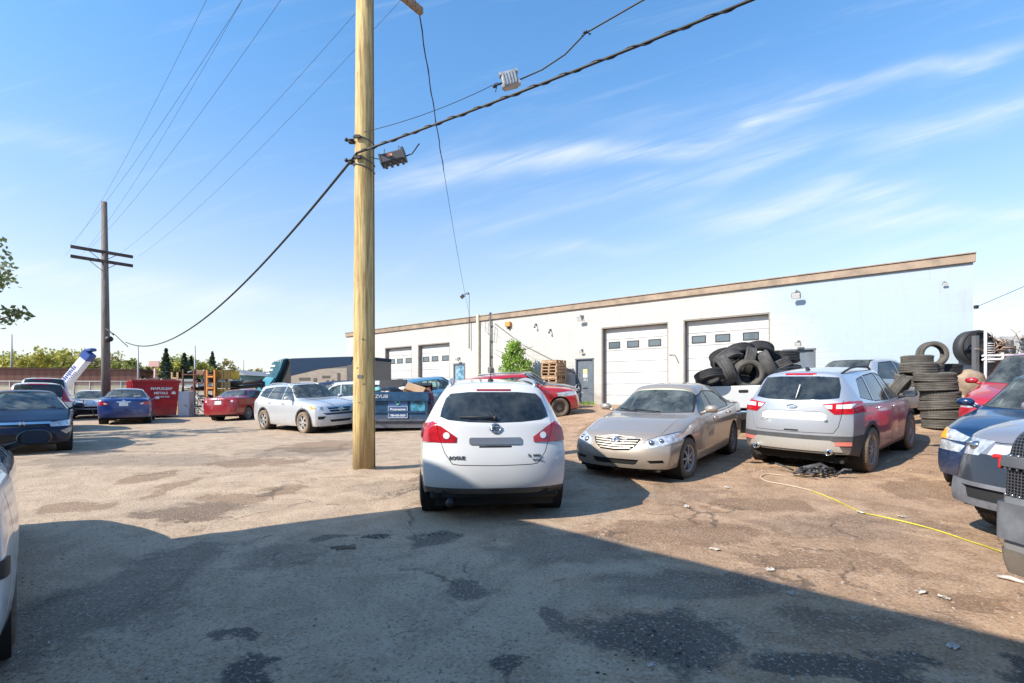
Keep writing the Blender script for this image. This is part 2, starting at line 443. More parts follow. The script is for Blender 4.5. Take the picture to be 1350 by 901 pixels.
    def seam(s, proj, pts, wd=.007, both=False):
        for a, b in zip(pts, pts[1:]):
            d = Vector((b[0] - a[0], b[1] - a[1])); L = d.length; d.normalize(); n = Vector((-d.y, d.x)) * wd / 2; e = d * wd * .3
            q = [(a[0] - n.x - e.x, a[1] - n.y - e.y), (b[0] - n.x + e.x, b[1] - n.y + e.y), (b[0] + n.x + e.x, b[1] + n.y + e.y), (a[0] + n.x - e.x, a[1] + n.y - e.y)]
            for sg in ([''] if not both else ['m', '']):
                pr = proj
                if sg == 'm':
                    if proj[0] == 'y': pr = 'y-' if proj[1] == '+' else 'y+'; qq = q
                    elif proj[0] == 'x': qq = [(-u, v) for u, v in q][::-1]
                    else: qq = [(u, -v) for u, v in q][::-1]
                else: qq = q
                s.carve('panel_gap', pr, qq, mat=M_SEAM, off=-.004)
    def hit(s, proj, a, b, off=0.0):
        ax, sg = proj[0], (1 if proj[1] == '+' else -1)
        ia, ib = s.AX[ax]; k = {'x': 0, 'y': 1, 'z': 2}[ax]
        o = [0, 0, 0]; o[ia] = a; o[ib] = b; o[k] = 6 * sg; d = [0, 0, 0]; d[k] = -sg
        h = s.bvh.ray_cast(Vector(o), Vector(d))
        if h[0] is None: return None, Vector(d) * -1
        n = h[1]
        if n.dot(Vector(d)) > 0: n = -n
        return h[0] + n * off, n
    def finish(s, root, paint, thick=.022):
        bm = s.bm; bm.normal_update()
        dele = [f for f in bm.faces if f[s.lay] == -1]
        NV = {}
        bm.verts.index_update()
        groups = {}
        for f in bm.faces:
            if f[s.lay] != -1: groups.setdefault(f[s.lay], []).append(f)
        inv = {v: k for k, v in s.ids.items()}
        made = {}
        order = sorted(groups.items(), key=lambda kv: (s.spec[inv[kv[0]]].get('parent') is not None) if kv[0] else False)
        for pid, fs in order:
            key = inv.get(pid, 'body'); name = key
            while not isinstance(name, str): name = name[0]
            sp = s.spec.get(key, {})
            mt = sp.get('mat', paint); off = sp.get('off', 0.0); th = sp.get('thick', thick)
            vm = {}; co = []; no = []; faces = []
            for f in fs:
                idx = []
                for v in f.verts:
                    i = vm.get(v)
                    if i is None:
                        i = vm[v] = len(co); co.append(v.co + v.normal * off); no.append(v.normal.copy())
                    idx.append(i)
                faces.append(idx)
            cnt = {}
            for idx in faces:
                for a, b in zip(idx, idx[1:] + idx[:1]): cnt[(a, b)] = cnt.get((a, b), 0) + 1
            bd = [(a, b) for (a, b) in cnt if (b, a) not in cnt]
            sk = {}
            def skv(i, deep):
                if (i, deep) not in sk:
                    sk[(i, deep)] = len(co); co.append(co[i] - no[i] * (th if deep else 0)); no.append(no[i])
                return sk[(i, deep)]
            if name != 'panel_gap' and th > 0:
                for a, b in bd:
                    faces.append([a, skv(a, 1), skv(b, 1), b])
            me = bpy.data.meshes.new(name); me.from_pydata([tuple(c) for c in co], [], faces)
            for p in me.polygons: p.use_smooth = True
            me.validate(); 
            try: me.normals_split_custom_set_from_vertices([tuple(n) for n in no])
            except Exception: pass
            par = root; pk = sp.get('parent')
            if pk is not None and pk in made: par = made[pk]
            o = link_mesh(name, me, [mt], par)
            if sp.get('label'): o['label'] = sp['label']
            made[key] = o
        s.made = made; return made

def rim_style(style, r, wdt, n=5, detail=1):
    """rim mesh about local Y, outer face at +Y"""
    b = MB(); ro = r * .68; y1 = wdt / 2
    b.lathe([(ro * 1.0, -y1 * .9), (ro * 1.0, y1 * .92), (ro * .96, y1 * .97), (ro * .9, y1 * .85), (ro * .88, y1 * .1), (ro * .88, -y1 * .8)], 36 if detail else 20)
    if style == 'steel':
        b.lathe([(ro * .9, y1 * .35), (ro * .75, y1 * .15), (ro * .55, y1 * .3), (ro * .45, y1 * .6), (ro * .3, y1 * .62), (0.001, y1 * .62)], 24)
        for k in range(8):
            a = 2 * math.pi * k / 8
            b.sphere((math.cos(a) * ro * .38, y1 * .64, math.sin(a) * ro * .38), .012, u=6, v=4)
    else:
        for k in range(n):
            a = 2 * math.pi * k / n
            Rm = Matrix.Rotation(-a, 3, 'Y')
            wdo = ro * (1.15 if n <= 6 else .6) / n * 1.7
            pts = [(.16 * ro, wdo * .62), (.5 * ro, wdo * .42), (.93 * ro, wdo * .52)]
            vs = []
            for (x, hw), yo in zip(pts, (y1 * .8, y1 * .86, y1 * .72)):
                for zz, yd in ((-hw, yo), (hw, yo), (hw * .8, yo - .025), (-hw * .8, yo - .025)):
                    vs.append(b.bm.verts.new(Rm @ Vector((x, yd, zz))))
            for i in range(2):
                for j in range(4):
                    f = b.bm.faces.new((vs[i * 4 + j], vs[i * 4 + (j + 1) % 4], vs[i * 4 + 4 + (j + 1) % 4], vs[i * 4 + 4 + j]))
        b.lathe([(.001, y1 * .9), (ro * .15, y1 * .9), (ro * .2, y1 * .82), (ro * .22, y1 * .5)], 20)
        b.lathe([(ro * .86, -y1 * .1), (ro * .3, -y1 * .1), (.001, -y1 * .1)], 24, mi=1)
    return b
def tyre_mb(r, wdt, detail=1, worn=0, rin=None):
    b = MB(); ri = rin or r * .66; y = wdt / 2; n = 48 if detail else 24
    pr = [(ri, -y * .82), (ri * 1.03, -y * .98), (lerp(ri, r, .45), -y * 1.06), (lerp(ri, r, .8), -y * 1.0), (r * .985, -y * .84)]
    g = [-.84, -.5, -.45, -.18, -.13, .13, .18, .45, .5, .84]
    for i, q in enumerate(g[1:-1]):
        pr.append((r * (1.0 if True else 1), y * q)) if i % 2 == 0 or not detail else pr.append((r, y * q))
    if detail:
        pr = pr[:5] + [(r * .997, -y * .52), (r * .972, -y * .5), (r * .972, -y * .45), (r, -y * .43), (r, -y * .17), (r * .972, -y * .15), (r * .972, -y * .1), (r, -y * .08),
                       (r, y * .08), (r * .972, y * .1), (r * .972, y * .15), (r, y * .17), (r, y * .43), (r * .972, y * .45), (r * .972, y * .5), (r * .997, y * .52)]
    pr += [(r * .985, y * .84), (lerp(ri, r, .8), y * 1.0), (lerp(ri, r, .45), y * 1.06), (ri * 1.03, y * .98), (ri, y * .82), (ri * 1.06, y * .6), (r * .94, y * .6), (r * .94, -y * .6), (ri * 1.06, -y * .6)]
    b.lathe(pr, n, closed=True)
    if detail:
        for k in range(44):
            a = 2 * math.pi * k / 44
            for sgn in (-1, 1):
                M = Matrix.Rotation(-a, 3, 'Y')
                b.box(M @ Vector((r * .992, sgn * y * .7, 0)), (.02, y * .34, r * .085), rot=M)
    return b
def wheel_proto(root, r, wdt, style='alloy', n=5, detail=1, mats=(None, None)):
    w_ = empty('wheel', (0, 0, 0), 0, root)
    tyre_mb(r, wdt, detail).build('tyre', mats[0] or M_RUB, w_)
    rm = mats[1] or (M_STEEL if style == 'steel' else M_RIM)
    rim_style(style, r, wdt, n, detail).build('rim', [rm, M_UNDER], w_)
    return w_
def rr(cx, cy, w_, h, r=.03, n=4):
    """rounded rectangle polygon"""
    pts = []
    for sx_, sy_, a0 in ((1, 1, 0), (-1, 1, 90), (-1, -1, 180), (1, -1, 270)):
        for k in range(n + 1):
            a = R(a0 + 90 * k / n); pts.append((cx + sx_ * (w_ / 2 - r) + r * math.cos(a), cy + sy_ * (h / 2 - r) + r * math.sin(a)))
    return pts
def circ(cx, cy, r, n=24): return [(cx + r * math.cos(2 * math.pi * k / n), cy + r * math.sin(2 * math.pi * k / n)) for k in range(n)]

def make_car(P, paint, root, lvl=2, hooks=None):
    """generic car: shell with windows, doors, bumpers, wheels, lamps; details come from the hooks of each car"""
    S = Shell(P, lvl); W, H, Lf, Lr, wb = P['W'], P['H'], S.Lf, S.Lr, P['wb']; r = P['r']
    cx, cz = P['cowl']; hx = P['header']; rx = P['rroof']; ddx, ddz = P['deck']; wr = P['wr']
    det = P.get('detail', 1)
    # panels
    doors = P['doors']          # [(x0, x1), ...] front first
    dz0 = P.get('doorz', .30)
    if P.get('clad'):
        cm = P.get('cladmat', M_TRIM)
        zc = P['clad']
        for pr in ('y+', 'y-'):
            S.carve(('rocker_trim', pr), pr, [(Lr - .1, .0), (Lf + .1, .0), (Lf + .1, zc), (Lr - .1, zc)], mat=cm)
        for pr in ('x+', 'x-'): S.carve(('lower_bumper_trim', pr), pr, [(-1.2, 0), (1.2, 0), (1.2, zc + .03), (-1.2, zc + .03)], mat=cm)
    for i, (x0, x1) in enumerate(doors):
        zt0 = S.beltf(x0) + .03; zt1 = S.beltf(x1) + .03
        poly = [(x0, zt0), (x0 - .0, dz0 + .02), (x1, dz0), (x1, zt1)]
        arch = P.get('archcut', 1) and i == len(doors) - 1
        S.both(('door', i), 'y+', poly, **({'mat': P['doormat'][i]} if P.get('doormat') else {}))
        if det: S.seam('y+', [(x0, zt0), (x0, dz0 + .02), (x1, dz0), (x1, zt1)], both=True)
    # hood
    hw = P.get('hoodw', .74) * W
    if P.get('hoodpart', 1):
        S.carve('hood', 'z+', [(cx + .06, -hw), (cx + .06, hw), (Lf - P.get('hoodend', .28), hw * .93), (Lf - P.get('hoodend', .28), -hw * .93)], nmin=.45)
        if det: S.seam('z+', [(cx + .04, -hw), (Lf - P.get('hoodend', .28), -hw * .93), (Lf - P.get('hoodend', .28) + .06, -hw * .5), (Lf - P.get('hoodend', .28) + .08, 0), (Lf - P.get('hoodend', .28) + .06, hw * .5), (Lf - P.get('hoodend', .28), hw * .93), (cx + .04, hw)])
    if not P.get('suv'):
        S.carve('trunk_lid', 'z+', [(Lr - .1, -W * .70), (Lr - .1, W * .70), (ddx - .04, W * .66), (ddx - .04, -W * .66)], nmin=.45)
        if det: S.seam('z+', [(ddx - .04, -W * .66), (Lr - .1, -W * .70)], both=True)
    # windshield & rear window
    wy0 = P.get('ws_lo', W * .80); wy1 = P.get('ws_hi', wr - .055)
    z0 = cz + P.get('ws_z0', .035); z1 = H - P.get('ws_z1', .085)
    gm = P.get('glass', G_CLEAR); gr = P.get('glass_rear', gm)
    fr_ = .022
    def shield(key, proj, y0, y1, za, zb_, m_):
        a = [(-y0, za), (-y0 * .5, za - .012), (0, za - .018), (y0 * .5, za - .012), (y0, za), (y1, zb_), (y1 * .5, zb_ + .012), (0, zb_ + .016), (-y1 * .5, zb_ + .012), (-y1, zb_)]
        S.carve('window_surround', proj, [(u * 1.03 + (0.008 if u > 0 else -.008 if u < 0 else 0), v + (fr_ * .6 if v > (za + zb_) / 2 else -fr_ * .6)) for u, v in a], mat=M_BLACK, off=-.003, nmin=.08)
        S.carve(key, proj, a, mat=m_, off=-.006, thick=.006, nmin=.08)
    shield('windshield', 'x+', wy0, wy1, z0, z1, gm)
    if P.get('rearwin', 'auto') == 'auto':
        shield('rear_window', 'x-', P.get('rw_lo', W * .72), P.get('rw_hi', wr - .09), ddz + P.get('rw_z0', .05), H - P.get('rw_z1', .10), gr)
    # side windows
    for poly, mk in P['wins']:
        m_ = {'c': gm, 'd': gr}[mk]
        cxm = sum(p[0] for p in poly) / len(poly); czm = sum(p[1] for p in poly) / len(poly)
        big = [(cxm + (u - cxm) * 1.045, czm + (v - czm) * 1.08) for u, v in poly]
        S.both('window_trim', 'y+', big, mat=M_BLACK, off=-.002, nmin=.1)
        S.both(('window', round(cxm, 2)), 'y+', poly, mat=m_, off=-.007, thick=.006, nmin=.1)
    if hooks and 'carve' in hooks: hooks['carve'](S)
    # wheel arches
    ar = P.get('arch', r + .055)
    for sx_ in (1, -1):
        c = (sx_ * wb / 2, r + P.get('archdz', .0))
        if P.get('archtrim'):
            S.both('arch_trim', 'y+', circ(c[0], c[1], ar + P['archtrim'], 28), mat=M_TRIM, off=.006, nmin=.05)
        S.both(None, 'y+', circ(c[0], c[1], ar, 28), nmin=.02)
    made = S.finish(root, paint)
    # rename tuple keyed parts
    for k, o in made.items():
        if isinstance(k, tuple) and isinstance(k[0], tuple): o.name = k[0][0]
        nm = o.name.split('.')[0]
    # under body and wheel wells
    b = MB(); b.box((0, 0, .245), (Lf - Lr - .5, W * 1.5, .10))
    b.box((Lf - .35, 0, .36), (.4, W * 1.3, .2)); b.box((Lr + .35, 0, .42), (.4, W * 1.3, .2))
    for sx_ in (1, -1):
        for sy_ in (1, -1):
            M = Matrix.Translation((sx_ * wb / 2, sy_ * (W - .17), r + .0))
            b.lathe([(ar + .012, -.14 * sy_), (ar + .012, (.125) * sy_)], 28, M)
            b.lathe([(ar + .012, -.14 * sy_), (.001, -.14 * sy_)], 28, M)
    b.build('underbody', M_UNDER, root, fixn=False)
    # interior
    im = P.get('intmat', M_INT)
    b = MB()
    b.box((cx - .28, 0, cz - .12), (.55, W * 1.55, .22), bev=.06, seg=2)
    b.box((0, 0, .34), (wb * .9, W * 1.7, .06))
    b.build('dashboard', M_INT, root)
    seats = P.get('seats', [(hx - .42, .36), (hx - .42, -.36)])
    for (x, y) in seats:
        q = MB(); T = Matrix.Rotation(R(-14), 3, 'Y')
        q.box((x + .05, y, .55), (.5, .5, .16), bev=.05, seg=2); q.box((x - .24, y, .85), (.14, .48, .6), rot=T, bev=.05, seg=2)
        q.box((x - .33, y, H - .36), (.09, .26, .18), bev=.035, seg=2); q.build('seat', im, root)
    q = MB(); rx0 = P.get('bench', hx - 1.28)
    q.box((rx0, 0, .55), (.45, W * 1.35, .18), bev=.05, seg=2); q.box((rx0 - .28, 0, .84), (.14, W * 1.3, .52), rot=Matrix.Rotation(R(-16), 3, 'Y'), bev=.05, seg=2)
    for y in (-.4, .4): q.box((rx0 - .37, y, H - .40), (.08, .24, .14), bev=.03, seg=2)
    q.build('seat', im, root)
    q = MB(); q.lathe([(.19 + .013 * math.cos(2 * math.pi * k / 8), .013 * math.sin(2 * math.pi * k / 8)) for k in range(8)], 28, Matrix.Translation((cx - .55, .36, cz - .04)) @ Matrix.Rotation(R(65), 4, 'Z') @ Matrix.Rotation(R(0), 4, 'X'), closed=True)
    q.tube([(cx - .5, .36, cz - .06), (cx - .3, .36, cz - .14)], .025, 8); q.build('steering_wheel', M_INT, root)
    q = MB(); q.box((hx + .12, 0, H - .17), (.03, .22, .06), bev=.012); q.build('rear_view_mirror', M_BLACK, root)
    # wheels
    wp = wheel_proto(root, r, P.get('tw', .215), P.get('rim', 'alloy'), P.get('spokes', 5), det, P.get('wmats', (None, None)))
    yt = W - P.get('inset', .035) - P.get('tw', .215) / 2
    k = 0
    for sx_ in (1, -1):
        for sy_ in (1, -1):
            if (sx_, sy_) in P.get('nowheel', []): continue
            w_ = wp if k == 0 else copy_tree(wp, root)
            k += 1
            w_.location = (sx_ * wb / 2, sy_ * yt, r - .006 - P.get('lift', 0))
            steer = P.get('steer', 0) if sx_ > 0 else 0
            w_.rotation_euler = (0, 0, (0 if sy_ > 0 else math.pi) + R(steer))
    # mirrors
    mx_ = cx - .30; mz = S.beltf(mx_) + .10
    for sy_ in (1, -1):
        if sy_ in P.get('nomirror', []): continue
        q = MB(); q.sphere((0, 0, 0), 1, (.085, .115, .075), u=16, v=10)
        for v in q.bm.verts:
            if v.co.x < -.03: v.co.x = -.03
            v.co.z = max(-.06, min(.066, v.co.z))
        bmesh.ops.translate(q.bm, vec=(mx_ + .02, sy_ * (W + .095), mz + .03), verts=q.bm.verts)
        q.tube([(mx_ + .02, sy_ * (W - .09), mz - .05), (mx_ + .02, sy_ * (W + .05), mz)], .028, 8)
        o = q.build('wing_mirror', P.get('mirmat') or paint, root)
        g = MB(); g.prism(rr(sy_ * (W + .095), mz + .03, .17, .10, .03), mx_ - .014, mx_ - .009, axis='x'); g.build('mirror_glass', P.get('mirglass') or M_CHROME, o)
    # door handles
    for i, (x0, x1) in enumerate(doors if not P.get('nohandle') else []):
        for pr, sy_ in (('y+', 1), ('y-', -1)):
            xh = min(x0, x1) + .13; zh = S.beltf(xh) - .085
            h1, n1 = S.hit(pr, xh, zh, .018)
            if h1 is None: continue
            q = MB(); q.box(h1, (.19, .03, .032), bev=.011, seg=2)
            q.build('door_handle', P.get('handmat') or paint, made.get((('door', i), 0 if sy_ > 0 else 1)) or root)
    if hooks and 'after' in hooks: hooks['after'](S, root, made)
    S.bm.free()
    return S

def seat_car(root, x, y, ang, P):
    """stand the car on the ground sheet at its four wheels"""
    wb = P['wb'] / 2; c, s_ = math.cos(R(ang)), math.sin(R(ang)); t = P['W'] - .15
    def w_(a, b): return gh(x + a * c - b * s_, y + a * s_ + b * c)
    f = (w_(wb, t) + w_(wb, -t)) / 2; b = (w_(-wb, t) + w_(-wb, -t)) / 2; l = (w_(wb, t) + w_(-wb, t)) / 2; r_ = (w_(wb, -t) + w_(-wb, -t)) / 2
    M = Matrix.Rotation(R(ang), 3, 'Z') @ Matrix.Rotation(-math.atan2(f - b, 2 * wb), 3, 'Y') @ Matrix.Rotation(math.atan2(l - r_, 2 * t), 3, 'X')
    root.location = (x, y, (f + b) / 2 + P.get('lift', 0)); root.rotation_euler = M.to_euler()

def strip_on(S, name, proj, pts, wd, m_, parent, off=.004, n=6):
    b = MB(); P_ = []
    for a, c in zip(pts, pts[1:]):
        for k in range(n): P_.append((lerp(a[0], c[0], k / n), lerp(a[1], c[1], k / n)))
    P_.append(pts[-1]); L = [S.hit(proj, u, v, off)[0] for u, v in P_]; L = [p for p in L if p is not None]
    if len(L) > 1: b.tube(L, wd, 6); return b.build(name, m_, parent)
def text_on(S, txt, size, proj, u, v, name, m_, parent, flip=1, off=.006, bold=.0):
    h, n = S.hit(proj, u, v, off)
    if h is None: return
    if proj[0] == 'x': right = Vector((0, 1, 0)) if proj[1] == '+' else Vector((0, -1, 0))
    else: right = Vector((-1, 0, 0)) if proj[1] == '+' else Vector((1, 0, 0))
    right = (right - n * right.dot(n)).normalized(); up = n.cross(right)
    return text_mesh(txt, size, name, m_, parent, basis(right, up, h), bold=bold)
def ring_on(S, name, proj, u, v, ru, rv, wd, m_, parent, off=.01, n=28, extra=None):
    h, nn = S.hit(proj, u, v, off)
    if h is None: return
    right = Vector((0, 1, 0)) if proj == 'x+' else Vector((0, -1, 0)); right = (right - nn * right.dot(nn)).normalized(); up = nn.cross(right)
    b = MB()
    def P_(a, c): return h + right * a + up * c
    b.tube([P_(ru * math.cos(2 * math.pi * k / n), rv * math.sin(2 * math.pi * k / n)) for k in range(n + 1)], wd, 6, cap=False)
    for poly in (extra or []):
        if poly[0] == 'ring':
            _, a, c, d, e = poly; b.tube([P_(a + d * math.cos(2 * math.pi * k / n), c + e * math.sin(2 * math.pi * k / n)) for k in range(n + 1)], wd * .8, 6, cap=False)
        else: b.tube([P_(a, c) for a, c in poly[1]], wd * .9, 6)
    return b.build(name, m_, parent)
# ---------------------------------------------------------------- paints
def paint(name, col, metal=.0, rough=.28, dirt=.35, **k):
    return mat(name, col, rough, metal, coat=1.0, dirt=dirt, dirtcol=k.pop('dirtcol', (.25, .19, .13)), **k)
PT_WHITE = paint('white_paint', (.61, .62, .63), dirt=.12)
PT_BEIGE = paint('champagne_metallic_paint', (.37, .315, .265), .4, .33, .3)
PT_SILVER = paint('silver_metallic_paint', (.48, .50, .54), .4, .33, .35)
PT_SILVW = paint('silver_white_paint', (.53, .55, .58), .3, .3, .4)
PT_RED = paint('dark_red_paint', (.28, .012, .02), .15, .25, .25)
PT_RED2 = paint('bright_red_paint', (.42, .02, .03), .1, .25, .35)
PT_BLUE = paint('royal_blue_paint', (.012, .035, .17), .2, .25, .3)
PT_NAVY = mat('navy_paint', (.005, .013, .04), .3, .0, coat=0, dirt=.15, spec=.28)
PT_BLUE2 = paint('deep_blue_paint', (.007, .028, .085), .2, .25, .2)
PT_GREY = paint('grey_paint', (.22, .23, .25), .4, .35, .5)
PT_LBLUE = paint('light_blue_paint', (.12, .30, .46), .3, .3, .3)
def paint_escape():
    m, t, b = mat_new('silver_paint_with_pink_dye')
    v = t.obj(); X, Y, Z = t.sep(v)
    n = t.noise(v, 2.4, 7, .68, 1.2); n2 = t.noise(v, 9, 5, .7, .5)
    base = (.48, .50, .54)
    region = t.m('MULTIPLY', t.ramp(X, -1.25, -.85), t.ramp(Z, 1.06, .92))
    region = t.m('MULTIPLY', region, t.ramp(Y, -.3, -.6))
    pink = t.mix(t.ramp(n2, .35, .65), (.45, .03, .12), (.24, .06, .20))
    c = t.mix(t.m('MULTIPLY', region, t.ramp(n, .22, .40)), base, pink)
    c = t.mix(t.m('MULTIPLY', region, t.ramp(n, .60, .68)), c, (.66, .66, .62))
    blue = t.m('MULTIPLY', t.m('MULTIPLY', t.ramp(X, -1.7, -1.45), t.ramp(X, -1.0, -1.2)), t.m('MULTIPLY', t.ramp(Z, .55, .7), t.ramp(Z, .95, .85)))
    c = t.mix(t.m('MULTIPLY', blue, t.ramp(n2, .4, .6)), c, (.10, .24, .52))
    d = t.m('MULTIPLY', t.ramp(t.m('ADD', t.ramp(Z, .9, .3), t.m('MULTIPLY', t.m('SUBTRACT', t.noise(v, 4, 6, .7), .5), 1.2)), .35, 1.0), .7)
    c = t.mix(d, c, (.27, .20, .14))
    t.l.new(c, b.inputs['Base Color']); t.set(b, 'Roughness', t.m('ADD', .3, t.m('MULTIPLY', d, .4)))
    t.set(b, 'Metallic', t.m('MULTIPLY', t.m('SUBTRACT', 1.0, t.m('MAXIMUM', d, region)), .55, clamp=True)); t.set(b, 'Coat Weight', t.m('SUBTRACT', 1.0, d))
    b.inputs['Coat Roughness'].default_value = .06
    return m
PT_ESC = paint_escape()

# ================================================================ white crossover seen from behind
def rogue():
    root = empty('parked_car')
    tag(root, 'white crossover seen square from behind, in front of the wooden pole', 'car')
    P = dict(suv=True, wb=2.69, fo=.93, ro=1.0, W=.90, H=1.635, r=.345, wr=.60, cowl=(.98, 1.06), header=.28, rroof=-1.93, deck=(-2.3, 1.13), nose_z=.86, tail_z=1.14,
             belt_f=1.02, belt_r=1.12, doors=[(.93, .0), (-.02, -1.0)], clad=.40, detail=1, glass=G_CLEAR, glass_rear=G_DARK, rdrop=.045, rcurv=.30,
             belt=[(-2.345, 1.06), (-1.9, 1.09), (0, 1.05), (.98, 1.0), (2.0, .82), (2.275, .76)],
             rprof=[(0, -.14), (.40, -.10), (.47, -.01), (.62, 0), (.72, -.02), (.78, -.075), (1.0, -.10), (1.2, -.16), (2, -.18)],
             plan=[(-2.345, .90), (-1.9, .965), (0, 1.0), (1.6, .985), (2.275, .88)], rearwin='none',
             sill=[(-2.345, .36), (-1.8, .24), (1.7, .22), (2.275, .26)],
             wins=[([(.78, 1.10), (.36, 1.42), (.04, 1.47), (.04, 1.09)], 'c'), ([(-.03, 1.09), (-.03, 1.47), (-.85, 1.46), (-.85, 1.13)], 'd'), ([(-.92, 1.14), (-.92, 1.455), (-1.35, 1.42), (-1.72, 1.22)], 'd')],
             nomirror=[1], spokes=5, rim='alloy', bench=-.75, inset=.02, tw=.225)
    def carve(S):
        gp = [(-.615, 1.20), (-.52, 1.168), (-.3, 1.15), (0, 1.142), (.3, 1.15), (.52, 1.168), (.615, 1.20), (.60, 1.28), (.555, 1.40), (.50, 1.455), (.28, 1.475), (-.28, 1.475), (-.50, 1.455), (-.555, 1.40), (-.60, 1.28)]
        # tail gate panel
        S.carve('tailgate', 'x-', [(-.46, .70), (.46, .70), (.56, .80), (.63, .98), (.665, 1.16), (-.665, 1.16), (-.63, .98), (-.56, .80)], nmin=.3)
        S.carve('rear_bumper', 'x-', [(-1, .43), (1, .43), (1, .68), (-1, .68)], nmin=.3)
        S.carve('rear_window', 'x-', gp, mat=G_DARK, off=.004, thick=.01, nmin=.05)
        S.carve('brake_light', 'x-', [(-.2, 1.488), (.2, 1.488), (.2, 1.508), (-.2, 1.508)], mat=M_REDD, off=.004, nmin=.0)
        lamp = [(.425, .985), (.43, .93), (.60, .925), (.92, .93), (.92, 1.02), (.81, 1.10), (.69, 1.145), (.60, 1.10)]
        S.both('taillight', 'x-', lamp, mat=M_RED, off=.010, nmin=.05)
        S.both('taillight', 'y+', [(-2.4, .93), (-2.02, .945), (-2.05, 1.03), (-2.25, 1.13), (-2.4, 1.15)], mat=M_RED, off=.010, nmin=.62)
        S.both('reversing_lamp', 'x-', circ(.535, 1.0, .036, 16), mat=M_CLR, off=.016)
        S.seam('x-', [(.655, 1.17), (.625, 1.0), (.56, .82), (.47, .70), (.40, .69), (0, .684)], .009, both=True)
        S.seam('x-', [(.68, .925), (.92, .90)], .006, both=True)
        S.carve('tailgate_garnish', 'x-', rr(0, .945, .575, .075, .02), mat=mat('garnish_grey', (.25, .27, .30), .3, .6), off=.012)
        S.carve('plate_recess', 'x-', rr(0, .885, .36, .02, .006), mat=M_SEAM, off=-.004)
        S.carve('bumper_vent', 'x-', [(-.78, .30), (-.55, .30), (-.53, .40), (-.80, .40)], mat=M_BLACK, off=.003)
    def after(S, root, made):
        ring_on(S, 'badge', 'x-', 0, 1.082, .056, .048, .008, M_CHROME, root, off=.012, extra=[('l', [(-.07, .010), (.07, .010)]), ('l', [(-.07, -.010), (.07, -.010)])])
        text_on(S, 'NISSAN', .027, 'x-', 0, 1.082, 'badge_lettering', M_BLACK, root, off=.026, bold=.0005)
        text_on(S, 'ROGUE', .052, 'x-', .42, .765, 'lettering', M_BLACK, root, bold=.0012)
        text_on(S, 'SL  AWD', .038, 'x-', -.43, .785, 'lettering', M_BLACK, root, bold=.0008)
        text_on(S, 'sportech', .03, 'x-', -.46, .742, 'lettering', M_BLACK, root, bold=.0008)
        h, n = S.hit('x-', 0, 1.175, .03)
        b = MB(); b.tube([h, S.hit('x-', .16, 1.185, .03)[0], S.hit('x-', .40, 1.19, .025)[0]], [.014, .010, .006], 6); b.sphere(h, .028, (.6, 1, 1)); b.tube([h, S.hit('x-', .06, 1.24, .03)[0]], .007, 6)
        b.build('rear_wiper', M_BLACK, root)
        b = MB(); b.sphere((-1.55, .02, 1.608), .04, (1.3, .9, .6)); b.tube([(-1.55, .02, 1.62), (-1.60, .02, 1.76)], .006, 6); b.build('antenna', M_BLACK, root)
        for s_ in (1, -1):
            b = MB(); pts = [S.hit('z+', x_, s_ * .50, o_)[0] for x_, o_ in ((-1.78, -.01), (-1.70, .03), (-1.55, .042), (-1.2, .042), (-.8, .04), (-.4, .04), (0, .035), (.12, .02), (.18, -.01))]
            b.tube(pts, .022, 8); b.build('roof_rail', M_RIM, root)
        b = MB(); b.tube([(-1.95, .50, .27), (-2.30, .50, .285)], .038, 12); b.sphere((-2.30, .50, .285), .045, (1.2, 1, 1)); b.tube([(-1.95, -.1, .30), (-1.9, .5, .28)], .03, 8)
        b.build('exhaust', M_BLACK, root)
        b = MB(); b.box((-2.0, 0, .36), (.25, 1.45, .16), bev=.03); b.tube([(-1.35, -.8, .33), (-1.35, .8, .33)], .05, 8); b.box((-1.7, .15, .33), (.35, .5, .14), bev=.03)
        b.build('rear_subframe', M_UNDER, root)
        b = MB(); b.box((-.9, .12, 1.18), (.1, .3, .32), bev=.05); b.build('red_seat_cover', mat('red_cloth', (.45, .03, .08), .8), root)
    make_car(P, PT_WHITE, root, 3, dict(carve=carve, after=after))
    a = 95.5; c, s_ = math.cos(R(a)), math.sin(R(a)); ax_, ay = -.27, 6.27
    seat_car(root, ax_ + 1.345 * c, ay + 1.345 * s_, a, P)
    return root

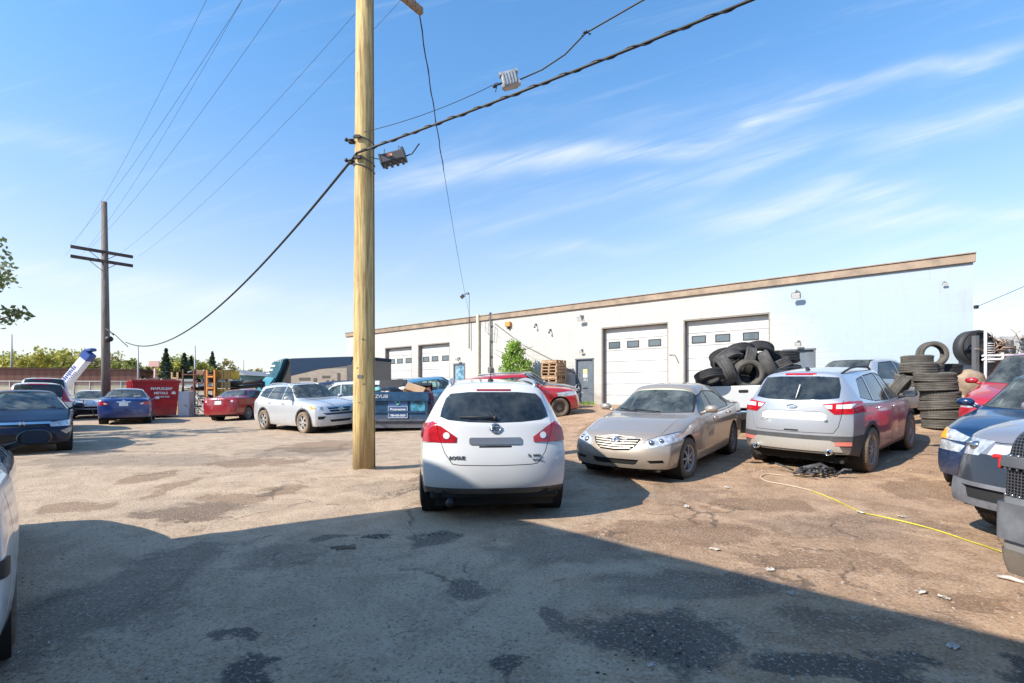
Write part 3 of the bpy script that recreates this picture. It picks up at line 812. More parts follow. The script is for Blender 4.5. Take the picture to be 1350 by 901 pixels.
# ================================================================ champagne sedan
def camry_like(root, pt, lvl, front=True, rear=False, lab=None, steer=0, plate=True, **kw):
    P = dict(wb=2.775, fo=.955, ro=1.06, W=.91, H=1.515, r=.325, wr=.60, cowl=(.86, .985), header=.10, rroof=-1.02, deck=(-1.72, 1.085), nose_z=.79, tail_z=1.07,
             belt_f=.93, belt_r=.985, belt=[(-2.4475, 1.0), (-1.75, 1.01), (-1, .975), (0, .945), (.86, .925), (1.9, .78), (2.3425, .66)], doors=[(.82, -.18), (-.20, -1.12)], detail=1 if lvl > 2 else 0, glass=G_CLEAR,
             fprof=[(0, -.16), (.24, -.06), (.36, 0), (.5, -.01), (.60, -.06), (.72, -.12), (.82, -.22), (1.2, -.3)], fcurv=.36, hoodb=.035,
             wins=[([(.64, .985), (.22, 1.27), (-.16, 1.345), (-.17, .99)], 'c'), ([(-.23, .99), (-.22, 1.345), (-.80, 1.31), (-1.14, 1.10), (-1.12, 1.02)], 'c')],
             spokes=7, inset=.03, steer=steer, rw_lo=.70, rw_hi=.50, intmat=M_INTG, hoodend=.36, hoodw=.76, rim='alloy', tw=.215, ws_lo=.72)
    P.update(kw)
    Lf = P['wb'] / 2 + P['fo']; Lr = -P['wb'] / 2 - P['ro']
    def carve(S):
        if front:
            S.carve('front_bumper', 'x+', [(-1, .1), (1, .1), (1, .60), (-1, .60)], nmin=.2)
            S.seam('x+', [(.42, .575), (.60, .595), (.92, .62)], .006, both=True)
            lamp = [(.40, .58), (.52, .56), (.72, .60), (.95, .68), (.95, .79), (.80, .775), (.62, .735), (.48, .68)]
            S.both('headlight', 'x+', lamp, mat=M_LAMPIN, off=-.012, thick=.03, nmin=.05)
            S.both('headlight', 'y+', [(Lf - .62, .775), (Lf - .58, .735), (Lf - .40, .66), (Lf + .1, .58), (Lf + .1, .8)], mat=M_LAMPIN, off=-.012, thick=.03, nmin=.62)
            S.both('turn_signal', 'x+', [(.80, .70), (.95, .72), (.95, .785), (.83, .765)], mat=mat('peach_lens', (.75, .42, .28), .2, 0, coat=1), off=-.010, nmin=.03)
            g = [(-.41, .70), (0, .735), (.41, .70), (.34, .58), (.25, .52), (0, .505), (-.25, .52), (-.34, .58)]
            S.carve('grille', 'x+', g, mat=M_SEAM, off=-.02, thick=-.02)
            for k in range(5):
                z = .535 + k * .037; hw = interp(z, [(.52, .24), (.58, .33), (.70, .39)])
                zz = .012
                for s_ in (1, -1):
                    S.carve('grille_bar', 'x+', [(0, z - .002), (s_ * hw, z + zz), (s_ * hw, z + .013 + zz), (0, z + .015)], mat=mat('grille_champagne', (.44, .40, .35), .4, .3), off=.004, thick=.02)
            S.carve('lower_intake', 'x+', [(-.40, .385), (.40, .385), (.35, .305), (.30, .29), (-.30, .29), (-.35, .305)], mat=M_SEAM, off=-.025, thick=-.025)
            S.both('fog_recess', 'x+', [(.52, .375), (.73, .385), (.745, .335), (.56, .325)], mat=M_SEAM, off=-.02, thick=-.02)
        if rear:
            S.carve('rear_bumper', 'x-', [(-1, .1), (1, .1), (1, .66), (-1, .66)], nmin=.2)
            S.seam('x-', [(0, .655), (.92, .66)], .008, both=True)
            S.seam('x-', [(.60, .66), (.60, 1.05)], .008, both=True)
            S.both('taillight', 'x-', [(.46, .84), (.62, .80), (.95, .82), (.95, .96), (.78, .965), (.60, .93)], mat=M_RED, off=.008, nmin=.05)
            S.both('taillight', 'y+', [(Lr - .1, .82), (Lr + .22, .85), (Lr + .28, .93), (Lr - .1, .97)], mat=M_RED, off=.008, nmin=.62)
            S.both('reversing_lamp', 'x-', [(.52, .845), (.60, .825), (.66, .87), (.62, .90)], mat=M_CLR, off=.012)
            if plate: S.carve('licence_plate', 'x-', rr(0, .84, .30, .15, .01), mat=M_PLATE, off=.012)
            if plate: S.carve('plate_garnish', 'x-', rr(0, .935, .46, .03, .01), mat=M_CHROME if lvl < 3 else M_CHROME, off=.012)
        if kw.get('extra'): kw['extra'](S)
    def after(S, root, made):
        if front:
            for s_ in (1, -1):
                b = MB()
                for y, z, rad in ((.56, .645, .052), (.69, .675, .045)):
                    h, n = S.hit('x+', s_ * y, z, -.03)
                    if h is None: continue
                    b.sphere(h, rad, (.8, 1, 1), u=16, v=10)
                b.build('headlight_bulb', mat('bulb_glass', (.35, .37, .40), .08, .9), root)
            S2 = S
            ring_on(S, 'badge', 'x+', 0, .665, .068, .046, .007, M_CHROME, root, off=.02, extra=[('ring', 0, .012, .042, .020), ('ring', 0, -.002, .020, .040)])
            b = MB(); b.tube([S.hit('x+', .20, .995, .02)[0] or (0.8, .2, 1), S.hit('x+', -.32, 1.03, .02)[0] or (.8, -.3, 1)], .009, 6)
            b.tube([S.hit('x+', -.25, .995, .02)[0] or (0.8, -.2, 1), S.hit('x+', -.62, 1.04, .02)[0] or (.8, -.6, 1)], .009, 6); b.build('windscreen_wiper', M_BLACK, root)
        if rear and lvl >= 2:
            ring_on(S, 'badge', 'x-', 0, .985, .05, .034, .006, M_CHROME, root, off=.012, extra=[('ring', 0, .008, .03, .014), ('ring', 0, -.002, .014, .028)])
        if kw.get('extra_after'): kw['extra_after'](S, root, made)
    P.pop('extra', None); P.pop('extra_after', None)
    make_car(P, pt, root, lvl, dict(carve=carve, after=after))
    return P
def beige_camry():
    root = empty('parked_car'); tag(root, 'champagne sedan facing left of the white crossover rear, grille and headlights in sun', 'car')
    root['label'] = 'champagne beige sedan with chrome-barred grille, parked between the white crossover and the silver one'
    P = camry_like(root, PT_BEIGE, 3, steer=-6)
    seat_car(root, 3.04, 9.50, -128, P); return root
# ================================================================ silver crossover with pink doors
def roof_rails(S, root, y, xs, m_, lift=.07, rad=.016):
    for s_ in (1, -1):
        n = 9; pts = []
        for k in range(n + 1):
            x = lerp(xs[0], xs[1], k / n); o_ = lift * min(1, 5 * min(k / n, 1 - k / n)) - .01
            h = S.hit('z+', x, s_ * y, o_)[0]
            if h is not None: pts.append(h)
        b = MB(); b.tube(pts, rad, 8); b.build('roof_rail', m_, root)
def aerial(S, root, x, y=0):
    h = S.hit('z+', x, y, .0)[0]; b = MB()
    b.prism([(-.09, 0), (.05, 0), (-.07, .055), (-.09, .05)], -.02, .02); bmesh.ops.translate(b.bm, vec=h, verts=b.bm.verts); b.build('antenna', M_BLACK, root)
def escape():
    root = empty('parked_car'); tag(root, 'silver crossover with pink-stained doors and muddy wheels, its rear hatch towards us', 'car')
    P = dict(suv=True, wb=2.69, fo=.90, ro=.95, W=.935, H=1.735, r=.365, wr=.62, cowl=(.95, 1.12), header=.30, rroof=-1.86, deck=(-2.2, 1.2), nose_z=.95, tail_z=1.22,
             belt_f=1.03, belt_r=1.14, doors=[(.90, -.05), (-.07, -1.02)], clad=.43, detail=1, glass=G_CLEAR, glass_rear=glass_mat('glass_blue_privacy', (.14, .18, .24)), rdrop=.05, rcurv=.28,
             belt=[(-2.3, 1.12), (-1.9, 1.17), (-1.0, 1.12), (0, 1.07), (.95, 1.03), (2.0, .93), (2.245, .84)], rearwin='none',
             rprof=[(0, -.12), (.38, -.06), (.55, 0), (.68, 0), (.74, -.04), (.90, -.085), (1.05, -.075), (1.2, -.12), (2, -.14)],
             plan=[(-2.3, .90), (-1.9, .97), (-1.2, 1.0), (0, .985), (1.4, 1.0), (2.245, .88)], archtrim=.055, arch=.42,
             sill=[(-2.3, .36), (-1.8, .27), (1.7, .25), (2.245, .28)],
             wins=[([(.74, 1.13), (.32, 1.52), (-.02, 1.585), (-.02, 1.12)], 'c'), ([(-.09, 1.12), (-.09, 1.585), (-.80, 1.565), (-1.0, 1.16)], 'd'), ([(-1.06, 1.165), (-.88, 1.555), (-1.25, 1.52), (-1.62, 1.25)], 'd')],
             spokes=10, inset=.0, tw=.235, wmats=(M_RUBD, M_RIM), nomirror=[1], mirmat=M_BLACK, doormat=None, steer=0)
    def carve(S):
        S.carve('tailgate', 'x-', [(-.60, .70), (.60, .70), (.66, .80), (.70, 1.02), (.70, 1.22), (-.70, 1.22), (-.70, 1.02), (-.66, .80)], nmin=.3)
        S.carve('tailgate_panel', 'x-', [(-.50, .90), (.50, .90), (.50, 1.0), (.42, 1.04), (-.42, 1.04), (-.50, 1.0)], mat=mat('white_clean_panel', (.70, .71, .73), .3, .1, coat=1), off=-.012, nmin=.2)
        gp = [(-.64, 1.255), (-.4, 1.225), (0, 1.212), (.4, 1.225), (.64, 1.255), (.62, 1.42), (.565, 1.58), (.3, 1.60), (-.3, 1.60), (-.565, 1.58), (-.62, 1.42)]
        S.carve('rear_window', 'x-', gp, mat=glass_mat('x', (.14, .18, .24)), off=.004, thick=.01, nmin=.05)
        S.carve('brake_light', 'x-', [(-.24, 1.622), (.24, 1.622), (.24, 1.652), (-.24, 1.652)], mat=M_RED, off=.006, nmin=.0)
        lamp = [(.445, 1.155), (.50, 1.09), (.60, 1.0), (.96, 1.02), (.96, 1.20), (.72, 1.195)]
        S.both('taillight', 'x-', lamp, mat=M_RED, off=.010, nmin=.03)
        S.both('taillight', 'y+', [(-2.4, 1.0), (-1.98, 1.05), (-1.86, 1.16), (-1.90, 1.20), (-2.4, 1.21)], mat=M_RED, off=.010, nmin=.62)
        S.both('reversing_lamp', 'x-', [(.46, 1.14), (.51, 1.085), (.57, 1.085), (.57, 1.15)], mat=M_CLR, off=.014, nmin=.05)
        S.both('reversing_lamp', 'x-', [(.62, 1.09), (.80, 1.095), (.82, 1.16), (.62, 1.155)], mat=M_CLR, off=.014, nmin=.05)
        S.seam('x-', [(.70, 1.22), (.70, 1.02), (.66, .80), (.60, .70), (0, .69)], .009, both=True)
        S.carve('skid_plate', 'x-', [(-.72, .40), (.72, .40), (.66, .53), (.56, .58), (-.56, .58), (-.66, .53)], mat=mat('skid_silver', (.45, .43, .40), .45, .4, dirt=.7), off=.014, nmin=.1)
        S.carve('lower_bumper_trim', 'x-', [(-.95, .58), (.95, .58), (.95, .655), (-.95, .655)], mat=M_TRIM, off=.006, nmin=.1)
        S.both('reflector', 'x-', [(.62, .50), (.82, .505), (.82, .565), (.62, .56)], mat=mat('pale_red_reflector', (.55, .16, .13), .2, 0, coat=1), off=.02, nmin=.02)
        S.carve('number_plate_recess', 'x-', rr(0, .95, .30, .10, .01), mat=mat('plate_recess_grey', (.45, .46, .48), .4), off=-.02, nmin=.2)
        S.carve('tow_cover', 'x-', rr(0, .72, .22, .025, .01), mat=M_SEAM, off=.004, nmin=.1)
        S.both('fender_trim', 'y+', [(-2.3, .0), (-1.75, .0), (-1.75, .60), (-2.3, .66)], mat=M_TRIM, off=.003, nmin=.2, only=0)
    def after(S, root, made):
        ring_on(S, 'badge', 'x-', 0, 1.115, .075, .03, .006, M_CHROME, root, off=.012)
        text_on(S, 'Ford', .045, 'x-', 0, 1.115, 'badge_lettering', M_CHROME, root, off=.014, bold=.0006)
        text_on(S, 'ESCAPE', .04, 'x-', .44, .88, 'lettering', M_CHROME, root, off=.008, bold=.001)
        text_on(S, 'SE', .05, 'x-', -.50, .89, 'lettering', M_CHROME, root, off=.008, bold=.001)
        roof_rails(S, root, .54, (-1.60, .10), M_BLACK, .075, .017); aerial(S, root, -1.45)
        for s_ in (1, -1):
            b = MB(); b.lathe([(.036, .12), (.045, .12), (.05, 0), (.05, -.2), (.036, -.2)], 20, Matrix.Translation((-2.19, s_ * .56, .40)) @ Matrix.Rotation(R(90), 4, 'Z'), closed=True)
            b.build('exhaust_tip', M_CHROME, root)
        b = MB(); b.tube([(-1.5, -.5, .33), (-1.9, -.56, .36), (-2.1, -.56, .40)], .03, 8); b.tube([(-1.35, -.85, .36), (-1.35, .85, .36)], .05, 8)
        b.tube([(-1.2, -.15, .30), (-1.5, .2, .30), (-1.9, .56, .38), (-2.1, .56, .40)], .03, 8); b.build('rear_subframe', M_UNDER, root)
        b = MB(); h = S.hit('x-', -.05, 1.24, .02)[0]; b.tube([h, h + Vector((.10, -.03, .22))], .008, 6); b.build('wiper_stub', M_PLATE, root)
        # loose white strip hanging under the front wing
    make_car(P, PT_ESC, root, 3, dict(carve=carve, after=after))
    seat_car(root, 6.44, 9.66, 40, P); return root
# ================================================================ other cars
def front_std(S, lamp, lampy, grille, intake, slat=None, badge=None, fog=None, lamp_m=None, gm=None):
    lm = lamp_m or M_LAMPIN
    S.both('headlight', 'x+', lamp, mat=lm, off=-.008, thick=.02, nmin=.05)
    if lampy: S.both('headlight', 'y+', lampy, mat=lm, off=-.008, thick=.02, nmin=.62)
    if grille: S.carve('grille', 'x+', grille, mat=gm or M_BLACK, off=-.015, thick=-.015)
    for q in slat or []: S.carve('grille_bar', 'x+', q, mat=M_CHROME, off=.004, thick=.015)
    if intake: S.carve('lower_intake', 'x+', intake, mat=M_SEAM, off=-.02, thick=-.02)
    if fog: S.both('fog_recess', 'x+', fog, mat=M_SEAM, off=-.015, thick=-.015)
def bulbs(S, root, pts):
    for s_ in (1, -1):
        b = MB(); ok = 0
        for y, z, rad in pts:
            h, n = S.hit('x+', s_ * y, z, -.02)
            if h is not None: b.sphere(h, rad, (.8, 1, 1), u=12, v=8); ok = 1
        if ok: b.build('headlight_bulb', mat('bulb_glass', (.35, .37, .40), .08, .9), root)
def rav4():
    root = empty('parked_car'); tag(root, 'silver white crossover with mud-caked wheels, left of the wooden pole', 'car')
    P = dict(suv=True, wb=2.66, fo=.88, ro=1.0, W=.908, H=1.66, r=.36, wr=.63, cowl=(.93, 1.13), header=.30, rroof=-1.95, deck=(-2.2, 1.2), nose_z=.98, tail_z=1.12,
             belt_f=1.0, belt_r=1.06, doors=[(.88, -.05), (-.07, -1.0)], detail=0, glass=G_CLEAR, glass_rear=G_DARK, archtrim=.05, arch=.42, clad=.34, cladmat=PT_SILVW,
             belt=[(-2.33, 1.02), (-1.9, 1.08), (0, 1.05), (.93, 1.02), (2.0, .93), (2.21, .84)], fprof=[(0, -.12), (.3, -.02), (.5, 0), (.68, -.03), (.9, -.10), (1.1, -.22)], fcurv=.36,
             wins=[([(.72, 1.10), (.28, 1.46), (-.02, 1.53), (-.02, 1.10)], 'c'), ([(-.09, 1.10), (-.09, 1.53), (-.86, 1.52), (-1.06, 1.14)], 'c'), ([(-1.12, 1.15), (-.93, 1.51), (-1.55, 1.46), (-1.72, 1.22)], 'd')],
             spokes=6, inset=.0, tw=.23, wmats=(M_RUBD, M_RIM), intmat=M_INTG)
    def carve(S):
        front_std(S, [(.47, .80), (.56, .74), (.95, .74), (.95, .90), (.80, .90), (.56, .86)], [(1.66, .90), (1.80, .78), (2.4, .74), (2.4, .92)],
                  [(-.44, .84), (.44, .84), (.36, .69), (-.36, .69)], [(-.42, .44), (.42, .44), (.36, .36), (-.36, .36)], fog=[(.52, .56), (.74, .56), (.74, .46), (.60, .46)],
                  slat=[[(-.46, .835), (.46, .835), (.46, .862), (-.46, .862)], [(-.40, .76), (.40, .76), (.40, .775), (-.40, .775)]])
        S.both('turn_signal', 'y+', [(1.64, .90), (1.76, .80), (1.98, .80), (1.98, .90)], mat=M_AMB, off=.002, nmin=.62)
        S.carve('skid_plate', 'x+', [(-.6, .66), (.6, .66), (.5, .60), (-.5, .60)], mat=M_BLACK, off=.004)
        S.both('taillight', 'y+', [(-2.4, 1.0), (-2.06, 1.02), (-2.10, 1.15), (-2.4, 1.18)], mat=M_RED, off=.008, nmin=.62)
    def after(S, root, made):
        bulbs(S, root, [(.62, .82, .05)]); roof_rails(S, root, .53, (-1.6, .05), M_RIM, .07, .018)
        ring_on(S, 'badge', 'x+', 0, .765, .085, .058, .010, M_CHROME, root, off=.03, extra=[('ring', 0, .015, .05, .025), ('ring', 0, -.004, .025, .05)])
    make_car(P, PT_SILVW, root, 2, dict(carve=carve, after=after))
    seat_car(root, -7.40, 17.5, -37.3, P); return root
def corolla():
    root = empty('parked_car'); tag(root, 'dark red sedan seen from behind, between the yellow rack and the silver white crossover', 'car')
    P = dict(wb=2.6, fo=.9, ro=1.03, W=.85, H=1.46, r=.305, wr=.57, cowl=(.82, .98), header=.15, rroof=-.98, deck=(-1.62, 1.10), nose_z=.80, tail_z=1.08, belt_f=.93, belt_r=1.0,
             belt=[(-2.33, 1.02), (-1.62, 1.02), (0, .95), (.82, .93), (2.2, .7)], doors=[(.8, -.15), (-.17, -1.05)], detail=0, glass=G_CLEAR,
             wins=[([(.60, .99), (.2, 1.26), (-.12, 1.335), (-.13, .99)], 'c'), ([(-.19, 1.0), (-.18, 1.335), (-.78, 1.30), (-1.05, 1.12), (-1.04, 1.04)], 'c')], spokes=7, rw_lo=.66, rw_hi=.48, rim='alloy', tw=.19, intmat=M_INTG)
    def carve(S):
        S.both('taillight', 'x-', [(.50, 1.0), (.52, .83), (.95, .82), (.95, .98), (.70, 1.01)], mat=M_RED, off=.008, nmin=.05)
        S.both('taillight', 'y+', [(-2.4, .83), (-2.12, .85), (-2.10, .96), (-2.4, 1.0)], mat=M_RED, off=.008, nmin=.62)
        S.both('reversing_lamp', 'x-', circ(.60, .90, .05, 10), mat=M_CLR, off=.012)
        S.carve('licence_plate', 'x-', rr(0, .84, .30, .15, .01), mat=M_PLATE, off=.012)
        S.carve('plate_garnish', 'x-', rr(0, .935, .42, .03, .01), mat=M_BLACK, off=.012)
        S.seam('x-', [(0, .70), (.90, .72)], .012, both=True)
        S.seam('x-', [(.48, .70), (.48, 1.05)], .012, both=True)
    def after(S, root, made): ring_on(S, 'badge', 'x-', 0, .99, .05, .034, .007, M_CHROME, root, off=.012)
    make_car(P, PT_RED, root, 2, dict(carve=carve, after=after)); seat_car(root, -13.13, 24.2, 87, P); return root
def blue_camry():
    root = empty('parked_car'); tag(root, 'royal blue sedan seen from behind with a white licence plate, left of the red dumpster', 'car')
    P = camry_like(root, PT_BLUE, 2, front=False, rear=True); seat_car(root, -17.35, 22.0, 124, P); return root
def civic():
    root = empty('parked_car'); tag(root, 'dark navy sedan facing us at the left edge with a chrome strip across its nose', 'car')
    P = dict(wb=2.7, fo=.86, ro=.93, W=.876, H=1.435, r=.315, wr=.58, cowl=(1.18, .96), header=.30, rroof=-1.0, deck=(-1.7, 1.06), nose_z=.77, tail_z=1.05, belt_f=.90, belt_r=.98,
             doors=[(1.0, -.1), (-.12, -1.05)], detail=0, glass=G_CLEAR, fprof=[(0, -.14), (.3, 0), (.5, -.02), (.62, -.07), (.8, -.2), (1.2, -.3)], fcurv=.38, hoodb=.0, hoodw=.8,
             wins=[([(.90, .96), (.42, 1.24), (-.06, 1.315), (-.07, .96)], 'c'), ([(-.13, .97), (-.12, 1.315), (-.8, 1.28), (-1.1, 1.08), (-1.1, 1.0)], 'c')], tw=.2, intmat=M_INTG)
    def carve(S):
        front_std(S, [(.42, .70), (.46, .60), (.95, .60), (.95, .73), (.70, .735)], [(1.75, .74), (1.85, .64), (2.3, .60), (2.3, .76)],
                  [(-.38, .66), (.38, .66), (.42, .60), (-.42, .60)], [(-.52, .45), (.52, .45), (.58, .28), (-.58, .28)], slat=[[(-.46, .665), (.46, .665), (.46, .71), (-.46, .71)]])
        S.both('scraped_corner', 'x+', [(.62, .50), (.92, .62), (.92, .56), (.72, .42)], mat=mat('scraped_beige_plastic', (.42, .36, .28), .7, var=.5, vscale=12), off=.003, nmin=.05)
    def after(S, root, made):
        h, n = S.hit('x+', 0, .665, .03)
        b = MB(); b.box(h + Vector((0, .032, .004)), (.015, .018, .085), rot=Matrix.Rotation(R(8), 3, 'X')); b.box(h + Vector((0, -.032, .004)), (.015, .018, .085), rot=Matrix.Rotation(R(-8), 3, 'X')); b.box(h + Vector((0, 0, 0)), (.015, .055, .018))
        b.build('badge', M_CHROME, root)
        b = MB(); b.tube([(1.02, .55, 1.0), (.98, 0, .995), (1.03, -.3, 1.0)], .014, 6); b.build('windscreen_wiper', M_BLACK, root)
    make_car(P, PT_NAVY, root, 2, dict(carve=carve, after=after)); seat_car(root, -12.15, 12.1, -46, P); return root
def suv_generic(label, pt, x, y, ang, H=1.68, scale=1.0, lamps='hatch', lvl=2, glass_r=None, name='parked_car', hooks=None, **kw):
    root = empty(name); tag(root, label, 'car')
    P = dict(suv=True, wb=2.66, fo=.88, ro=.95, W=.90, H=H, r=.34, wr=.62, cowl=(.93, 1.10), header=.30, rroof=-1.93, deck=(-2.2, 1.15), nose_z=.92, tail_z=1.1, belt_f=1.0, belt_r=1.06,
             doors=[(.88, -.05), (-.07, -1.0)], detail=0, glass=G_CLEAR, glass_rear=glass_r or G_DARK,
             belt=[(-2.28, 1.02), (-1.9, 1.08), (0, 1.04), (.93, 1.0), (2.0, .88), (2.21, .80)],
             wins=[([(.70, 1.09), (.28, H - .22), (-.02, H - .145), (-.02, 1.09)], 'c'), ([(-.09, 1.09), (-.09, H - .145), (-.86, H - .155), (-1.06, 1.13)], 'c'), ([(-1.12, 1.14), (-.93, H - .16), (-1.55, H - .21), (-1.72, 1.22)], 'd')], intmat=M_INTG)
    P.update(kw)
    hk = hooks or {}
    def carve(S):
        if lamps == 'hatch':
            S.both('taillight', 'x-', [(.60, 1.32), (.54, 1.02), (.95, 1.02), (.95, H - .18), (.62, H - .18)], mat=M_RED, off=.008, nmin=.02)
            S.both('taillight', 'y+', [(-2.4, 1.0), (-2.02, 1.05), (-1.98, H - .2), (-2.4, H - .2)], mat=M_RED, off=.008, nmin=.62)
            S.carve('brake_light', 'x-', [(-.25, H - .095), (.25, H - .095), (.25, H - .06), (-.25, H - .06)], mat=M_RED, off=.006, nmin=.0)
        if lamps == 'front':
            front_std(S, [(.47, .80), (.56, .72), (.95, .70), (.95, .86), (.80, .87), (.56, .84)], [(1.60, .88), (1.80, .74), (2.4, .70), (2.4, .88)],
                      [(-.42, .80), (.42, .80), (.36, .62), (-.36, .62)], [(-.5, .42), (.5, .42), (.45, .32), (-.45, .32)])
        if hk.get('carve'): hk['carve'](S)
    make_car(P, pt, root, lvl, dict(carve=carve, after=hk.get('after') or (lambda S, r_, m_: None)))
    seat_car(root, x, y, ang, P)
    return root
def sedan_generic(label, pt, x, y, ang, lvl=2, name='parked_car', hooks=None, lamps='front', **kw):
    root = empty(name); tag(root, label, 'car')
    P = dict(wb=2.65, fo=.88, ro=.98, W=.87, H=1.44, r=.31, wr=.57, cowl=(.90, .97), header=.18, rroof=-1.0, deck=(-1.66, 1.05), nose_z=.76, tail_z=1.04, belt_f=.91, belt_r=.97,
             doors=[(.84, -.13), (-.15, -1.05)], detail=0, glass=G_CLEAR,
             wins=[([(.66, .975), (.24, 1.25), (-.10, 1.32), (-.11, .97)], 'c'), ([(-.17, .98), (-.16, 1.32), (-.78, 1.285), (-1.08, 1.09), (-1.07, 1.01)], 'c')], tw=.19, intmat=M_INTG)
    P.update(kw); hk = hooks or {}
    def carve(S):
        if lamps == 'front':
            front_std(S, [(.44, .68), (.50, .58), (.95, .58), (.95, .71), (.70, .72)], [(1.75, .73), (1.85, .62), (2.4, .58), (2.4, .75)],
                      [(-.38, .66), (.38, .66), (.34, .56), (-.34, .56)], [(-.5, .42), (.5, .42), (.45, .30), (-.45, .30)])
        if hk.get('carve'): hk['carve'](S)
    make_car(P, pt, root, lvl, dict(carve=carve, after=hk.get('after') or (lambda S, r_, m_: None)))
    seat_car(root, x, y, ang, P)
    return root, P
def other_cars():
    suv_generic('tall silver wagon with a high brake light, farthest of the cars at the left edge', PT_SILVW, -22.6, 23.4, 135, H=2.02, lamps='none', tall=1,
                belt=[(-2.28, 1.2), (-1.9, 1.28), (0, 1.24), (.93, 1.2), (2.0, .98), (2.21, .90)], cowl=(1.1, 1.28), deck=(-2.2, 1.38), tail_z=1.36, W=.96, wr=.70, nose_z=1.05, wins=[([(.7, 1.3), (.4, 1.7), (0, 1.82), (0, 1.3)], 'd'), ([(-.1, 1.3), (-.1, 1.82), (-1.7, 1.8), (-1.7, 1.34)], 'd')],
                hooks=dict(carve=lambda S: S.carve('brake_light', 'x-', [(-.28, 1.90), (.28, 1.90), (.28, 1.95), (-.28, 1.95)], mat=M_REDD, off=.008, nmin=.0)))
    suv_generic('silver hatchback with red pillar lamps, just behind the dark navy sedan', PT_SILVER, -17.15, 17.5, 136, H=1.70, lamps='hatch')
    # wreck without its front bumper
    def wc(S):
        S.both('headlight_hole', 'x+', [(.44, .70), (.50, .50), (.95, .50), (.95, .72)], mat=M_SEAM, off=-.05, nmin=.05)
        S.carve('torn_front', 'x+', [(-1, .05), (1, .05), (1, .62), (-1, .62)], mat=M_SEAM, off=-.12, nmin=.05)
    def wa(S, root, made):
        random.seed(3); b = MB(); b.box((S.Lf - .25, 0, .45), (.1, 1.3, .4)); b.tube([(S.Lf - .1, -.6, .5), (S.Lf, 0, .48), (S.Lf - .1, .6, .5)], .04, 8)
        for k in range(26):
            p = Vector((S.Lf - random.uniform(.0, .25), random.uniform(-.7, .7), random.uniform(.3, .8)))
            b.tube([p, p + Vector((random.uniform(-.1, .1), random.uniform(-.25, .25), random.uniform(-.2, .2)))], .02, 5)
        b.build('bare_radiator_frame', mat('scrap_metal', (.35, .34, .33), .5, .5, var=.5, vscale=20), root)
    sedan_generic('white wrecked sedan with its nose torn off, behind the dark tall pole base', PT_WHITE, -22.3, 25.7, -50, hooks=dict(carve=wc, after=wa), lamps='none')
    b_ = sedan_generic('small silver sedan far behind, between the navy sedan and the white wreck', PT_SILVER, -27.5, 28.0, 130, lamps='none')[0]
    # behind the silver white crossover
    suv_generic('dark blue hatchback, only its roof and rear seen over the silver white crossover hood', PT_NAVY, -7.2, 22.0, -30, H=1.62, lamps='front')
    suv_generic('white crossover with black windows, half hidden behind the wooden pole', PT_WHITE, -6.7, 19.4, 190, H=1.66, lamps='front')
    sedan_generic('light blue sedan just left of the wooden pole behind the silver white crossover', PT_LBLUE, -5.0, 17.6 + 1.2, 175)
    suv_generic('silver blue hatchback between the blue dumpster and the white crossover', PT_LBLUE, -3.2, 20.6, 25, H=1.62, lamps='none')
    # red crossover and the wreck behind it
    suv_generic('red crossover with black steel wheels, behind the roof of the white crossover', PT_RED2, .28, 17.75, 8, H=1.66, lamps='front', rim='steel', lvl=2)
    def gc(S): wc(S)
    suv_generic('wrecked grey hatchback with a crumpled nose, between the red crossover and the grey door', PT_GREY, .55, 19.95, 6, H=1.60, lamps='none', hooks=dict(carve=gc, after=wa))
    # hood-up sedan behind the silver crossover
    def ha(S, root, made):
        hd = made.get('hood')
        if hd:
            piv = Vector((.95, 0, 1.09)); M = Matrix.Translation(piv) @ Matrix.Rotation(R(-26), 4, 'Y') @ Matrix.Translation(-piv)
            hd.data.transform(M)
            sol = hd.modifiers.new('s', 'SOLIDIFY'); sol.thickness = .025
        b = MB(); b.box((1.55, 0, .55), (.8, .9, .3), bev=.05); b.box((1.45, .25, .72), (.4, .3, .12), bev=.03); b.tube([(1.3, -.4, .72), (1.6, 0, .78), (1.9, .3, .7)], .03, 8); b.build('engine', M_GREYM, root)
        b = MB(); b.tube([(1.9, .45, .8), (1.85, .45, 1.35)], .008, 6); b.build('hood_prop', M_BLACK, root)
    sedan_generic('silver sedan with its hood propped open, behind the silver crossover', PT_SILVER, 10.35, 14.0, 25, hooks=dict(after=ha), H=1.68, hoodw=.8, cowl=(.90, 1.08), belt_f=1.0, belt_r=1.04, deck=(-1.66, 1.14), tail_z=1.12, nose_z=.92, belt=[(-2.3, 1.04), (0, 1.03), (.9, 1.0), (1.9, .88), (2.2, .80)], wr=.60, W=.89,
                    wins=[([(.66, 1.06), (.24, 1.42), (-.10, 1.53), (-.11, 1.06)], 'c'), ([(-.17, 1.06), (-.16, 1.53), (-.78, 1.5), (-1.08, 1.2), (-1.07, 1.1)], 'c')])
    # right hand row
    def bc(S):
        S.both('headlight', 'x+', [(.40, .80), (.46, .73), (.95, .72), (.95, .87), (.62, .87)], mat=M_CLR, off=.004, nmin=.02); S.both('turn_signal', 'x+', [(.70, .735), (.95, .73), (.95, .865), (.74, .865)], mat=M_AMB, off=.010, nmin=.02)
        S.both('turn_signal', 'y+', [(1.78, .87), (1.86, .75), (2.4, .73), (2.4, .88)], mat=M_AMB, off=.006, nmin=.62)
    def ba(S, root, made):
        h = S.hit('x+', .30, 1.22, .004)
        b = MB(); b.tube([(.87, .6, 1.0), (.82, .05, 1.02), (.86, -.35, 1.03)], .011, 6); b.tube([(.9, -.1, .99), (.86, -.6, 1.0)], .011, 6); b.build('windscreen_wiper', M_BLACK, root)
